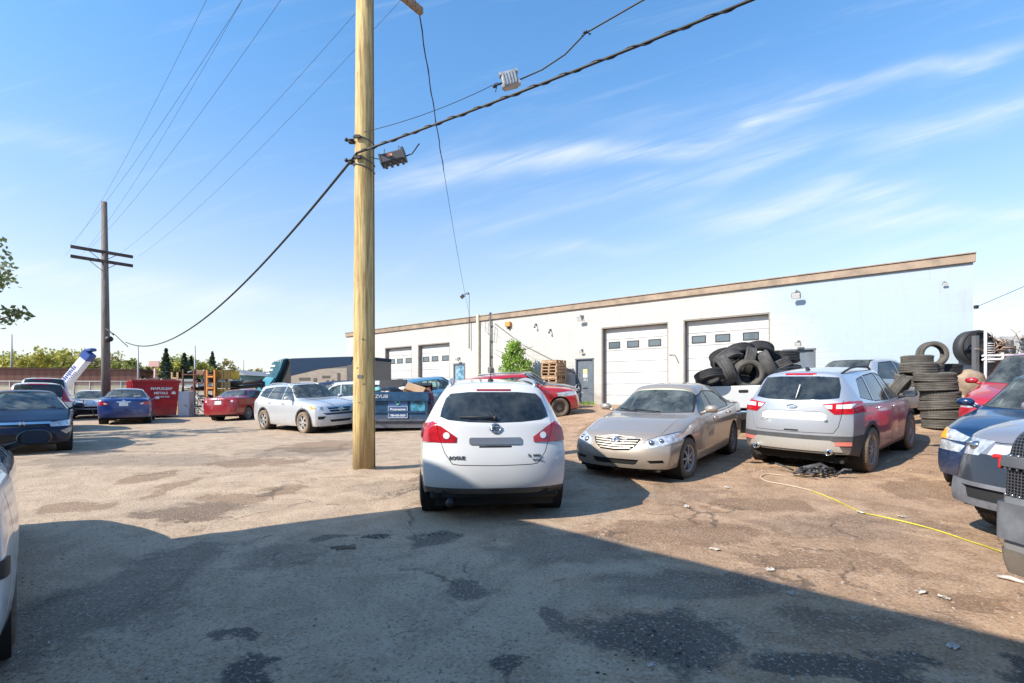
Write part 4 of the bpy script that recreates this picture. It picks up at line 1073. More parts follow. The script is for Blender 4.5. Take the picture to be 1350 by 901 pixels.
    r, P = sedan_generic('blue sedan with amber corner lamps, nose behind the loose grey bumper at the right', PT_BLUE2, 8.34, 7.30, -153, lvl=3, hooks=dict(carve=bc, after=ba), H=1.62, nose_z=.92, cowl=(.90, 1.08), belt_f=1.0, belt_r=1.04, deck=(-1.66, 1.14), tail_z=1.12, belt=[(-2.3, 1.04), (0, 1.03), (.9, 1.0), (1.9, .88), (2.2, .80)], wr=.60, W=.89,
                    wins=[([(.66, 1.06), (.24, 1.38), (-.10, 1.48), (-.11, 1.06)], 'c'), ([(-.17, 1.06), (-.16, 1.48), (-.78, 1.45), (-1.08, 1.2), (-1.07, 1.1)], 'c')], mirmat=PT_BLUE2, detail=1)
    suv_generic('red crossover parked behind the blue sedan at the right edge', PT_RED2, 11.35, 10.35, -150, H=1.72, lamps='front', lvl=2)
    # charcoal front with grey lower lip
    def cc(S):
        S.carve('front_bumper', 'x+', [(-1, .05), (1, .05), (1, .46), (-1, .46)], mat=mat('weathered_grey_bumper', (.13, .135, .15), .6, var=.3, bump=.2), off=.028, thick=.05, nmin=.0)
        S.carve('front_bumper', 'y-', [(1.72, .05), (2.4, .05), (2.4, .46), (1.80, .46)], mat=mat('weathered_grey_bumper', (.13, .135, .15), .6, var=.3, bump=.2), off=.028, thick=.05, nmin=.0)
        S.carve('nose_panel', 'x+', [(-1, .46), (1, .46), (1, .74), (-1, .74)], mat=mat('satin_charcoal', (.03, .034, .042), .3, .2, coat=.6), off=.0, nmin=.0)
        S.both('headlight', 'x+', [(.40, .88), (.52, .72), (.95, .70), (.95, .90)], mat=M_LAMPIN, off=-.008, thick=.03, nmin=.02)
        S.both('headlight', 'y+', [(1.65, .92), (1.85, .76), (2.4, .70), (2.4, .93)], mat=M_LAMPIN, off=-.008, thick=.03, nmin=.62)
        S.carve('white_nose_insert', 'x+', [(-.42, .74), (.42, .74), (.38, .84), (-.38, .84)], mat=mat('white_primer', (.72, .74, .78), .4), off=.006, nmin=.02)
        S.carve('lower_intake', 'x+', [(-.6, .42), (.6, .42), (.55, .30), (-.55, .30)], mat=M_SEAM, off=-.01, nmin=.02)
    sedan_generic('silver car with charcoal nose and grey lip between the blue sedan and mesh-grille pickup', mat('dusky_silver_paint', (.27, .27, .30), .35, .4, coat=1.0, dirt=.3), 6.81, 4.78, 190, lvl=3, lamps='none', detail=1,
                  hooks=dict(carve=cc, after=lambda S, r_, m_: bulbs(S, r_, [(.62, .81, .055), (.74, .82, .045)])), H=1.55, lift=.10, nose_z=.98, cowl=(.9, 1.12), belt_f=1.05, belt_r=1.08, fprof=[(0, -.10), (.3, 0), (.45, -.02), (.62, -.08), (.8, -.16), (1.05, -.3)], W=.87, deck=(-1.66, 1.12), tail_z=1.1,
                  belt=[(-2.3, 1.05), (0, 1.06), (.9, 1.04), (1.9, .98), (2.2, .9)], wins=[([(.6, 1.1), (.24, 1.3), (-.10, 1.37), (-.11, 1.1)], 'c'), ([(-.17, 1.1), (-.16, 1.37), (-.78, 1.34), (-1.08, 1.15)], 'c')])
    # white sedan at the left edge
    P = None
    root = empty('parked_car'); tag(root, 'white sedan cut off by the lower left edge, rear corner and door mirror showing', 'car')
    P = camry_like(root, PT_WHITE, 3, front=False, rear=False, mirmat=M_BLACK, plate=False, nohandle=1, mirglass=mat('blue_mirror', (.10, .14, .24), .08, 1.0), extra=lambda S: (S.seam('y-', [(-2.0, .98), (-1.93, .8), (-1.86, .60), (-2.06, .42)], .012), S.carve('bumper_strip', 'x-', [(-.95, .62), (.95, .62), (.95, .70), (-.95, .70)], mat=M_BLACK, off=.012)))
    a = 135.8; c, s_ = math.cos(R(a)), math.sin(R(a)); rgt = (s_, -c)
    seat_car(root, -2.94 + 1.3875 * c - .85 * rgt[0], 2.83 + 1.3875 * s_ - .85 * rgt[1], a, P)
M_GREYM = mat('cast_grey', (.2, .2, .2), .5, .5, var=.4, vscale=14)
# ================================================================ pickups
def pickup_nose():
    """dark pickup whose mesh grille fills the right edge"""
    root = empty('pickup_truck'); tag(root, 'grey pickup with a mesh grille and rivets, cut off by the right edge', 'pickup truck')
    P = dict(suv=True, wb=2.7, fo=.92, ro=.95, W=.93, H=1.86, r=.40, wr=.70, cowl=(1.05, 1.34), header=.45, rroof=-1.95, deck=(-2.2, 1.35), nose_z=1.20, tail_z=1.3, belt_f=1.22, belt_r=1.26,
             doors=[(1.0, -.05), (-.07, -1.1)], detail=1, fprof=[(0, -.12), (.3, -.02), (.45, 0), (.60, -.02), (.64, -.05), (.9, -.06), (1.15, -.09), (1.4, -.28)], fcurv=.17,
             belt=[(-2.3, 1.2), (0, 1.22), (1.05, 1.2), (1.9, 1.12), (2.27, 1.05)], archtrim=.06, arch=.47, tw=.26, lift=.12,
             wins=[([(.8, 1.3), (.5, 1.62), (0, 1.71), (0, 1.3)], 'd'), ([(-.1, 1.3), (-.1, 1.71), (-1.1, 1.70), (-1.1, 1.32)], 'd')])
    def mesh_mat():
        m, t, b = mat_new('black_mesh'); v = t.obj(); X, Y, Z = t.sep(v)
        wv = t.m('SINE', t.m('MULTIPLY', Z, 330.0)); wy = t.m('SINE', t.m('MULTIPLY', Y, 330.0))
        k = t.ramp(t.m('MAXIMUM', wv, wy), .3, .7)
        t.l.new(t.mix(k, (.004, .004, .004), (.10, .10, .11)), b.inputs['Base Color']); b.inputs['Roughness'].default_value = .4; b.inputs['Metallic'].default_value = .5
        t.l.new(t.bump(k, .8, .01), b.inputs['Normal']); return m
    mm = mesh_mat()
    def carve(S):
        S.carve('front_bumper', 'x+', [(-1.1, .44), (1.1, .44), (1.1, .66), (-1.1, .66)], mat=mat('weathered_grey_bumper', (.13, .135, .15), .6), off=.03, thick=.06, nmin=.0)
        S.carve('air_dam', 'x+', [(-1.1, .0), (1.1, .0), (1.1, .38), (-1.1, .38)], mat=M_TRIM, off=.01, thick=.05, nmin=.0)
        S.carve('lower_grille', 'x+', [(-.93, .70), (.93, .70), (.95, .88), (-.95, .88)], mat=mm, off=-.006, nmin=.0)
        S.carve('grille', 'x+', [(-.95, .95), (.95, .95), (.93, 1.13), (-.93, 1.13)], mat=mm, off=-.006, nmin=.0)
        S.carve('grille_frame', 'x+', [(-.97, .885), (.97, .885), (.97, .945), (-.97, .945)], mat=mat('satin_grey_metal', (.28, .28, .29), .3, .8), off=.03, thick=.04, nmin=.0)
    def after(S, root, made):
        b = MB()
        for z, hw in ((.71, .90), (.872, .92), (.955, .92), (1.12, .90)):
            n = 44
            for k in range(n + 1):
                h, nn = S.hit('x+', lerp(-hw, hw, k / n), z, .004)
                if h is not None: b.sphere(h, .009, u=6, v=4)
        b.build('rivet_row', M_CHROME, root)
        h, nn = S.hit('x+', -.84, .93, .05)
        b = MB(); b.box(h + Vector((.02, 0, 0)), (.03, .06, .03), bev=.01); b.box(h + Vector((.03, .02, -.04)), (.03, .025, .07), bev=.01); b.build('red_clamp', mat('red_plastic', (.55, .02, .02), .4), root)
    make_car(P, mat('grey_silver_paint', (.30, .31, .33), .3, .5, coat=1.0, dirt=.3), root, 3, dict(carve=carve, after=after))
    P['lift'] = .12; seat_car(root, 5.35, 2.95, 199, P); return root
def pickup_bed():
    root = empty('pickup_truck'); tag(root, 'white pickup with used tyres heaped in its bed, behind the champagne sedan', 'pickup truck')
    WP = PT_WHITE
    b = MB()
    b.box((0, .93, .93), (2.3, .07, .58), bev=.02); b.box((0, -.93, .93), (2.3, .07, .58), bev=.02); b.box((1.12, 0, .93), (.06, 1.8, .58), bev=.01); b.box((0, 0, .68), (2.2, 1.8, .06))
    b.build('bed', WP, root)
    b = MB(); b.box((-1.17, 0, .93), (.05, 1.62, .58), bev=.018, seg=2); tg = b.build('tailgate', WP, root)
    b = MB(); b.box((-1.2, 0, 1.08), (.02, .22, .07), bev=.015); b.build('handle', M_BLACK, tg)
    for s_ in (1, -1):
        b = MB(); b.box((-1.165, s_ * .90, .96), (.06, .10, .42), bev=.015); b.build('taillight', M_RED, root)
    b = MB(); b.box((-1.32, 0, .52), (.16, 1.86, .16), bev=.03, seg=2); b.build('rear_bumper', M_CHROME, root)
    b = MB(); b.box((.9, 0, .5), (5.0, 1.0, .15)); b.build('underbody', M_UNDER, root)
    b = MB()
    b.prism([(1.2, .55), (3.9, .55), (3.95, 1.05), (2.9, 1.18), (2.45, 1.72), (2.2, 1.82), (1.35, 1.82), (1.22, 1.2)], -.93, .93)
    bmesh.ops.bevel(b.bm, geom=b.bm.edges[:], offset=.06, segments=3, affect='EDGES', profile=.5)
    for v in b.bm.verts:
        if v.co.z > 1.2: v.co.y *= 1 - (v.co.z - 1.2) * .28
    b.build('cab', WP, root)
    b = MB(); b.box((1.235, 0, 1.48), (.02, 1.25, .38), bev=.008); b.build('rear_window', G_DARK, root)
    b = MB(); b.tube([(1.8, .94, .6), (1.8, .94, 1.2)], .01); b.build('door_seam', M_SEAM, root)
    wp = wheel_proto(root, .38, .25, 'steel', 5, 0)
    k = 0
    for x in (-.05, 3.2):
        for s_ in (1, -1):
            w_ = wp if k == 0 else copy_tree(wp, root); k += 1
            w_.location = (x, s_ * .82, .37); w_.rotation_euler = (0, 0, 0 if s_ > 0 else math.pi)
    for s_ in (1, -1):
        b = MB(); b.lathe([(.47, -.03), (.42, -.03), (.42, .03), (.47, .03)], 28, Matrix.Translation((-.05, s_ * .93, .42)), closed=True); b.build('wheel_arch', M_BLACK, root)
    P = dict(wb=3.2, W=.95); x, y, a = 6.45, 13.55, 66
    seat_car(root, x, y, a, P)
    return root
def tyre_heaps(bed):
    ms = [mat('old_tyre_black', (.028, .028, .03), .8, var=.4, dirt=0, bump=.3), mat('old_tyre_dusty', (.105, .095, .082), .9, var=.3, bump=.3), mat('old_tyre_grey', (.075, .072, .07), .8, var=.4, bump=.3)]
    protos = []
    for i, (r, w_) in enumerate(((.33, .215), (.34, .235), (.36, .24), (.31, .2))):
        for j in range(3):
            me = tyre_mb(r, w_, 0 if i > 5 else 1).build('tyre', ms[j]); me_ = me.data; bpy.data.objects.remove(me); protos.append((me_, r, w_))
    def tyre(loc, M, label, grp, pi):
        me, r, w_ = protos[pi]; o = bpy.data.objects.new('tyre', me); C.objects.link(o)
        o.matrix_world = Matrix.Translation(loc) @ M.to_4x4(); tag(o, label, 'tyre', grp); return o, r, w_
    # heap in the pickup bed (x right, y away, rows given in photograph pixels on planes of known distance)
    T = lambda px, py, Y: Vector(((px - 675) / F * Y, Y, CH + (HOR - py) / F * Y))
    def rot(az, el, roll=0): return Matrix.Rotation(R(az), 3, 'Z') @ Matrix.Rotation(R(el), 3, 'X') @ Matrix.Rotation(R(roll), 3, 'Y')
    H_ = [(981, 490, 12.55, rot(-8, 8), 1, 'dusty tyre facing us, its hole open, at the front middle of the pickup heap'),
          (949, 486, 12.75, rot(80, -22, 20), 8, 'large scuffed grey tyre on its tread, front left of the heap in the pickup bed'),
          (927, 494, 12.6, rot(20, 68), 9, 'small tyre leaning flat at the far left of the heap in the pickup bed'),
          (953, 473, 13.1, rot(25, 48, 0), 5, 'tilted tyre above the scuffed grey one, its hole showing'),
          (970, 465, 13.4, rot(-5, 58), 6, 'black tyre at the top left of the heap, tipped back'),
          (981, 473, 13.1, rot(72, 15), 2, 'grey tyre on its tread just behind the dusty front tyre'),
          (995, 463, 13.5, rot(-20, 56), 6, 'big black tyre crowning the heap in the pickup bed'),
          (1009, 479, 12.9, rot(62, -24), 8, 'grey tyre leaning right of the dusty front tyre'),
          (1016, 495, 12.9, rot(30, 70), 5, 'tyre lying low at the right foot of the heap in the pickup bed'),
          (1030, 469, 13.8, rot(0, 84), 6, 'black tyre lying flat at the right end of the heap top'),
          (962, 500, 13.2, rot(0, 86), 3, 'black tyre lying flat under the dusty front tyre'),
          (995, 496, 13.4, rot(0, 88), 6, 'black tyre lying flat beneath the crown of the heap'),
          (938, 502, 13.3, rot(0, 88), 9, 'small black tyre lying flat under the scuffed grey tyre'),
          (1032, 488, 13.5, rot(10, 80), 6, 'black tyre at the right, half behind the silver crossover roof'),
          (965, 483, 13.5, rot(40, 70), 6, 'black tyre buried in the middle left of the heap'),
          (993, 481, 13.6, rot(-30, 75), 3, 'black tyre buried in the middle right of the heap'),
          (1014, 470, 13.9, rot(0, 80), 6, 'black tyre filling the heap below its right shoulder'),
          (948, 470, 13.8, rot(0, 60), 3, 'black tyre behind the left shoulder of the heap'),
          (975, 492, 13.9, rot(0, 88), 0, 'black tyre deep behind the dusty front tyre'),
          (1022, 482, 13.4, rot(50, 60), 2, 'grey tyre wedged at the right of the heap')]
    for px, py, Y, M, pi, lab in H_: tyre(T(984 + (px - 981) * .95 + 2, py + 3, Y), M, lab, 'tyres heaped in the pickup bed', pi)[0].scale = (1.13, 1.2, 1.13)
    # stack beside the building
    bx, by = 9.9, 11.15; g0 = gh(bx, by); z = g0
    names = ['lowest', 'second', 'third', 'fourth', 'fifth', 'sixth', 'topmost']
    random.seed(11)
    for k in range(6):
        jx = random.uniform(-.05, .05); tilt = random.uniform(-4, 4) + (4 if k == 2 else 0)
        w_ = .19
        z += w_ * .5
        o, r, w_ = tyre((bx + jx + k * -.03, by, z), rot(random.uniform(0, 360), 0) @ Matrix.Rotation(R(90 + tilt), 3, 'X'), '%s tyre of the front column beside the blue sedan mirror' % names[k], 'tyres stacked by the building', 7 if k != 3 else 4)
        o.scale = (1.06, .84, 1.06); z += w_ * .5
    z0 = z
    o, r, w_ = tyre((bx - .30, by + .5, z0 - .18), rot(0, 88), 'tilted tyre peeking from behind the top of the front column', 'tyres stacked by the building', 4)
    o.rotation_euler.x += R(12)
    o, r, w_ = tyre((bx - .22, by + .42, z0 + .10), rot(0, 90), 'flat tyre topping the stack, left', 'tyres stacked by the building', 7)
    o, r, w_ = tyre((bx + .22, by + .75, z0 + .07), rot(0, 90), 'flat tyre topping the stack, middle', 'tyres stacked by the building', 7)
    o, r, w_ = tyre((bx + .95, by + 1.05, z0 + .10), rot(0, 90), 'black flat tyre topping the stack, right', 'tyres stacked by the building', 6)
    o, r, w_ = tyre((bx - .20, by + .48, z0 + .30), rot(0, 90), 'flat tyre left of the upright one', 'tyres stacked by the building', 10)
    o, r, w_ = tyre((bx + .40, by + .75, z0 + .45), rot(-14, 0), 'upright tyre balanced on top of the stack, sky through its hole', 'tyres stacked by the building', 10); o.scale = (1, 1, 1)
    # hidden columns that carry the upper row
    for cx_, cy_, cn in ((bx + .62, by + .85, 'middle rear'), (bx + 1.3, by + 1.05, 'right rear')):
        z = gh(cx_, cy_)
        for k in range(6):
            z += .098
            if z > z0 + .06: break
            tyre((cx_ + random.uniform(-.03, .03), cy_ + random.uniform(-.03, .03), z), rot(random.uniform(0, 90), 90), '%s tyre of the %s column in the tyre stack' % (names[k], cn), 'tyres stacked by the building', random.choice([10, 6, 5]))[0].scale = (1, .85, 1); z += .098
    tyre((bx + 1.75, by + .3, gh(bx + 1.75, by + .3) + .33), rot(-30, 8), 'tyre leaning at the right foot of the tyre stack', 'tyres stacked by the building', 4)
    tyre((bx - .62, by + .5, gh(bx - .7, by + .5) + .9), rot(40, 30), 'tyre tucked behind the silver crossover mirror', 'tyres stacked by the building', 4)
# ================================================================ GROUND
def ground():
    import bisect
    def axis(fine0, fine1, step, far):
        a = []; x = fine0
        while x <= fine1: a.append(x); x += step
        st = step; x = fine1
        while x < far: st *= 1.22; x += st; a.append(x)
        st = step; x = fine0; pre = []
        while x > -far: st *= 1.22; x -= st; pre.append(x)
        return pre[::-1] + a
    xs = axis(-16, 14, .16, 4000); ys = axis(0, 20, .16, 4000)
    holes = [(PX(488, 0)[0], 0, 0)]
    V = []
    for y in ys:
        for x in xs:
            z = gh(x, y)
            if abs(x) < 40 and -5 < y < 50:
                n = noise.noise(Vector((x * .35, y * .35, 3))) * .028 + noise.noise(Vector((x * 1.4, y * 1.4, 9))) * .010
                z += n * (.6 if y > 6 else 1)
                z += (noise.noise(Vector((x * 4, y * 4, 1))) * .006) if y < 12 else 0
                pr_ = (x - POLE.x) ** 2 + (y - POLE.y) ** 2
                if pr_ < 1: z += .06 * math.exp(-pr_ / .09) * (1 + noise.noise(Vector((x * 6, y * 6, 4))))
            elif y >= 50: z += noise.noise(Vector((x * .02, y * .02, 3))) * .5
            V.append((x, y, z))
    # broken potholes in the tarmac
    nx = len(xs); Fc = []
    for j in range(len(ys) - 1):
        for i in range(nx - 1):
            a = j * nx + i; Fc.append((a, a + 1, a + nx + 1, a + nx))
    me = bpy.data.meshes.new('ground'); me.from_pydata(V, [], Fc)
    for p in me.polygons: p.use_smooth = True
    m, t, b = mat_new('dirt_and_worn_tarmac')
    P = t.geo(); X, Y, Z = t.sep(P)
    big = t.noise(P, .55, 6, .62, .8); mid = t.noise(P, 2.2, 7, .68, .6); fine = t.noise(P, 16, 6, .7); grit = t.noise(P, 90, 3, .7)
    wx = t.noise(P, .9, 4, .6); wy = t.noise(t.vscale(P, (1.0, 1.0, 1)), 1.7, 5, .65)
    Xd = t.m('ADD', X, t.m('MULTIPLY', t.m('SUBTRACT', wx, .5), 1.3)); Xd = t.m('ADD', Xd, t.m('MULTIPLY', t.m('SUBTRACT', fine, .5), .25))
    Yd = t.m('ADD', Y, t.m('MULTIPLY', t.m('SUBTRACT', wy, .5), .9))
    tar = t.mix(t.ramp(mid, .3, .7), (.395, .288, .196), (.55, .412, .288))
    dirt = t.mix(t.ramp(mid, .3, .7), (.31, .188, .108), (.52, .342, .215))
    streak_ = t.noise(t.vscale(P, (.35, 1.6, 1)), 1.6, 6, .7, .4)
    dmask = t.m('ADD', t.m('MULTIPLY', t.m('SUBTRACT', big, .5), 3.0), t.m('MULTIPLY', t.m('SUBTRACT', Xd, .4), .45))
    dmask = t.m('ADD', dmask, t.ramp(Y, 9, 13, 0, .65))
    dmask = t.m('ADD', dmask, t.m('MULTIPLY', t.m('SUBTRACT', streak_, .5), 1.6))
    c = t.mix(t.ramp(dmask, -.1, .55), tar, dirt)
    # wet or oily patches, plus shade painted dark along the workshop shadow's right edge
    tot = None
    for px, y, rx, ry, k in [(352, 878, 46, 26, 1), (330, 832, 44, 10, .9), (428, 709, 26, 4, .8), (488, 708, 24, 5, 1.0), (570, 708, 34, 9, .75), (607, 777, 34, 20, .7), (755, 812, 34, 16, .7),
                             (672, 870, 26, 20, .9), (880, 838, 105, 36, .85), (868, 862, 34, 14, .9), (1100, 868, 100, 22, .9), (1345, 890, 40, 22, .9), (60, 820, 95, 110, .55), (230, 735, 60, 22, .5),
                             (380, 730, 60, 18, .35), (745, 720, 95, 22, .45), (905, 770, 120, 20, .5), (1150, 815, 110, 16, .4), (215, 800, 30, 26, .35), (530, 640, 60, 9, .3), (250, 672, 75, 12, .4), (120, 597, 34, 5, .8), (170, 607, 150, 9, .35), (400, 596, 80, 7, .35), (1110, 690, 120, 16, .3), (880, 650, 80, 12, .25), (1180, 600, 60, 10, .3)]:
        s_ = (y - HOR) / (1.47 if y > 640 else 1.41); zc = F / s_; xc = (px - 675) / s_
        rX = rx / s_; rY = ry * zc / max(1, (y - HOR))
        q = t.m('MULTIPLY', t.m('SUBTRACT', Xd, xc), 1 / rX); r_ = t.m('MULTIPLY', t.m('SUBTRACT', Yd, zc), 1 / rY)
        d = t.m('ADD', t.m('MULTIPLY', q, q), t.m('MULTIPLY', r_, r_))
        d = t.m('ADD', d, t.m('MULTIPLY', t.m('SUBTRACT', mid, .5), 2.4)); d = t.m('ADD', d, t.m('MULTIPLY', t.m('SUBTRACT', fine, .5), 1.2))
        f = t.m('MULTIPLY', t.ramp(d, 1.45, .55), k); tot = f if tot is None else t.m('MAXIMUM', tot, f)
    br_ = None
    for px, y, rx, ry in [(248, 674, 70, 11), (300, 658, 46, 8), (196, 628, 26, 8), (222, 645, 14, 12), (335, 610, 60, 6), (430, 588, 55, 8), (100, 668, 50, 7), (610, 662, 60, 8), (900, 700, 120, 16), (1080, 735, 110, 16), (1230, 650, 60, 12), (1000, 665, 70, 8), (820, 580, 60, 8), (560, 628, 30, 7), (380, 640, 30, 6), (1270, 790, 60, 12)]:
        s_ = (y - HOR) / (1.47 if y > 640 else 1.41); zc = F / s_; xc = (px - 675) / s_
        q = t.m('MULTIPLY', t.m('SUBTRACT', Xd, xc), s_ / rx); r_ = t.m('MULTIPLY', t.m('SUBTRACT', Yd, zc), (y - HOR) / (ry * zc))
        d = t.m('ADD', t.m('ADD', t.m('MULTIPLY', q, q), t.m('MULTIPLY', r_, r_)), t.m('MULTIPLY', t.m('SUBTRACT', mid, .5), 2.6))
        f = t.ramp(d, 1.1, .85); br_ = f if br_ is None else t.m('MAXIMUM', br_, f)
    c = t.mix(t.m('MULTIPLY', br_, .62), c, (.215, .125, .068))
    trk = t.noise(t.vscale(P, (.5, 3.2, 1)), 1.3, 6, .68, .9); c = t.mix(t.m('MULTIPLY', t.ramp(trk, .54, .66), t.ramp(Y, 5, 9, 0, .5)), c, (.19, .115, .068))
    c = t.mix(t.m('MULTIPLY', tot, .90), c, (.042, .038, .036))
    g2 = t.noise(P, 44, 3, .6); c = t.mix(t.ramp(fine, .58, .74, 0, .5), c, (.13, .10, .078)); c = t.mix(t.ramp(g2, .54, .68, 0, .55), c, (.56, .50, .43)); c = t.mix(t.ramp(g2, .46, .32, 0, .6), c, (.085, .070, .055)); c = t.mix(t.ramp(grit, .58, .74, 0, .5), c, (.50, .45, .39)); c = t.mix(t.ramp(grit, .42, .26, 0, .6), c, (.07, .06, .05))
    # cracks
    vo = t.add('ShaderNodeTexVoronoi'); vo.feature = 'DISTANCE_TO_EDGE'; t.set(vo, 'Scale', .9); t.set(vo, 'Vector', t.comb(Xd, Yd, 0.0))
    ck = t.m('MULTIPLY', t.ramp(vo.outputs['Distance'], .018, .004), t.ramp(big, .5, .6)); c = t.mix(t.m('MULTIPLY', ck, .55), c, (.05, .043, .037))
    grass = t.m('MULTIPLY', t.ramp(Y, 46, 60), t.ramp(t.noise(P, .08, 5, .7), .3, .6)); c = t.mix(grass, c, (.16, .15, .07))
    t.l.new(c, b.inputs['Base Color'])
    pud = None
    for px, y, rx, ry in [(124, 596, 26, 3.2), (112, 582, 12, 1.5), (136, 567, 14, 1.2)]:
        s_ = (y - HOR) / 1.41; zc = F / s_; xc = (px - 675) / s_; q = t.m('MULTIPLY', t.m('SUBTRACT', Xd, xc), s_ / rx); r_ = t.m('MULTIPLY', t.m('SUBTRACT', Yd, zc), (y - HOR) / (ry * zc))
        f = t.ramp(t.m('ADD', t.m('MULTIPLY', q, q), t.m('MULTIPLY', r_, r_)), 1.3, .8); pud = f if pud is None else t.m('MAXIMUM', pud, f)
    t.set(b, 'Roughness', t.m('SUBTRACT', t.m('SUBTRACT', .93, t.m('MULTIPLY', tot, .22)), t.m('MULTIPLY', pud, .68), clamp=True))
    b.inputs['Specular IOR Level'].default_value = .35
    h = t.m('ADD', t.m('ADD', t.m('MULTIPLY', fine, .6), t.m('MULTIPLY', t.m('ADD', grit, g2), .5)), t.m('ADD', mid, t.m('MULTIPLY', ck, -.5)))
    t.l.new(t.bump(h, .75, .035), b.inputs['Normal'])
    o = link_mesh('ground', me, [m]); o['kind'] = 'structure'; return o
def gravel():
    random.seed(21); bm = bmesh.new()
    for k in range(3200):
        y = 2.4 + 14 * random.random() ** 1.8; x = (random.uniform(-1.05, 1.05)) * y; r = random.choice((.003, .004, .005, .006, .009)) * (1 if y < 8 else 1.8)
        q = bmesh.ops.create_icosphere(bm, subdivisions=1, radius=r)['verts']; sc = Vector((random.uniform(.7, 1.5), random.uniform(.7, 1.5), random.uniform(.4, .8))); z = gh(x, y) + noise.noise(Vector((x * .35, y * .35, 3))) * .028
        for v in q: v.co = Vector((v.co.x * sc.x, v.co.y * sc.y, v.co.z * sc.z)) + Vector((x, y, z))
    me = bpy.data.meshes.new('gravel'); bm.to_mesh(me); bm.free()
    o = link_mesh('gravel', me, [mat('stones', (.36, .31, .26), .9, var=.6, vscale=9)]); tag(o, 'loose stones scattered over the lot', 'gravel', kind='stuff')

# ================================================================ GARAGE BUILDING
WU = Vector((.785, -.62, 0)).normalized(); W0 = Vector((3.34, 22.5, 0)); WIN = Vector((.62, .785, 0)).normalized()
def tpx(px):
    k = (px - 675) / F; return (k * 22.5 - 3.34) / (WU.x - k * WU.y)
def hpx(px, y):
    z = 22.5 + WU.y * tpx(px); return CH + (HOR - y) * z / F
def wall_mat():
    m, t, b = mat_new('painted_block_wall'); v = t.obj(); X, Y, Z = t.sep(v)
    br = t.add('ShaderNodeTexBrick'); t.set(br, 'Vector', t.comb(X, Z, 0.0)); br.inputs['Scale'].default_value = 1.0; br.inputs['Mortar Size'].default_value = .008
    br.inputs['Brick Width'].default_value = .42; br.inputs['Row Height'].default_value = .21; br.inputs['Color1'].default_value = (1, 1, 1, 1); br.inputs['Color2'].default_value = (.94, .94, .94, 1); br.inputs['Mortar'].default_value = (.78, .78, .76, 1)
    n = t.noise(v, 1.2, 6, .65); n2 = t.noise(t.vscale(v, (3, 3, .6)), 2.0, 6, .7)
    edge = t.m('ADD', X, t.m('MULTIPLY', t.m('SUBTRACT', n, .5), 2.2)); edge = t.m('ADD', edge, t.m('MULTIPLY', t.m('SUBTRACT', Z, 4.2), .8))
    blue = t.ramp(edge, tpx(1010) - 1.0, tpx(1010) + 1.6)  # sky colour painted into the wall towards its right end
    c = t.mix(blue, (.475, .465, .445), (.345, .425, .49))
    c = t.mix(t.m('MULTIPLY', t.ramp(n2, .48, .72), .30), c, (.36, .33, .29))
    st_ = t.noise(t.vscale(v, (1.6, 1.6, .10)), 2.2, 5, .7); c = t.mix(t.m('MULTIPLY', t.m('MULTIPLY', t.ramp(st_, .56, .66), t.ramp(Z, 2.6, 5.2)), .32), c, (.30, .215, .15))
    pt_ = t.noise(t.comb(t.m('FLOOR', t.m('MULTIPLY', X, 1.2)), 0.0, t.m('FLOOR', t.m('MULTIPLY', Z, 1.6))), 3.7, 0, .5); c = t.mix(t.m('MULTIPLY', t.ramp(pt_, .60, .64), .10), c, (.30, .30, .30))
    c = t.mix(t.m('MULTIPLY', t.m('MULTIPLY', t.ramp(Z, 1.9, .7), t.ramp(n, .3, .6)), .65), c, (.30, .24, .18))
    mu = t.n.new('ShaderNodeMix'); mu.data_type = 'RGBA'; mu.blend_type = 'MULTIPLY'; t.l.new(t.m('SUBTRACT', 1.0, t.m('MULTIPLY', blue, .75)), mu.inputs[0]); t.l.new(c, mu.inputs[6]); t.l.new(br.outputs[0], mu.inputs[7])
    t.l.new(mu.outputs[2], b.inputs['Base Color']); b.inputs['Roughness'].default_value = .75
    t.l.new(t.bump(br.outputs['Fac'], -.25, .01), b.inputs['Normal']); return m
M_BRONZE = mat('tan_flashing', (.27, .20, .145), .6, .1, var=.25, vscale=2)
M_JAMB = mat('door_jamb_brown', (.24, .21, .185), .7, var=.1)
M_DOORW = mat('white_sectional_door', (.50, .50, .495), .45, var=.10, vscale=1.3, dirt=.5, dirtcol=(.36, .31, .26))
M_DGREY = mat('slate_door_paint', (.11, .135, .165), .45, var=.12, vscale=5)
M_PANE = mat('dark_pane', (.09, .12, .14), .08, 0, coat=1)
M_FIX = mat('fixture_grey', (.16, .16, .165), .5, .5)
M_WOOD = mat('pallet_wood', (.42, .27, .16), .85, var=.4, vscale=9, bump=.2)
M_WIRE = mat('cable_black', (.015, .015, .017), .6)
M_SIGNW = mat('sign_white', (.78, .78, .76), .5)
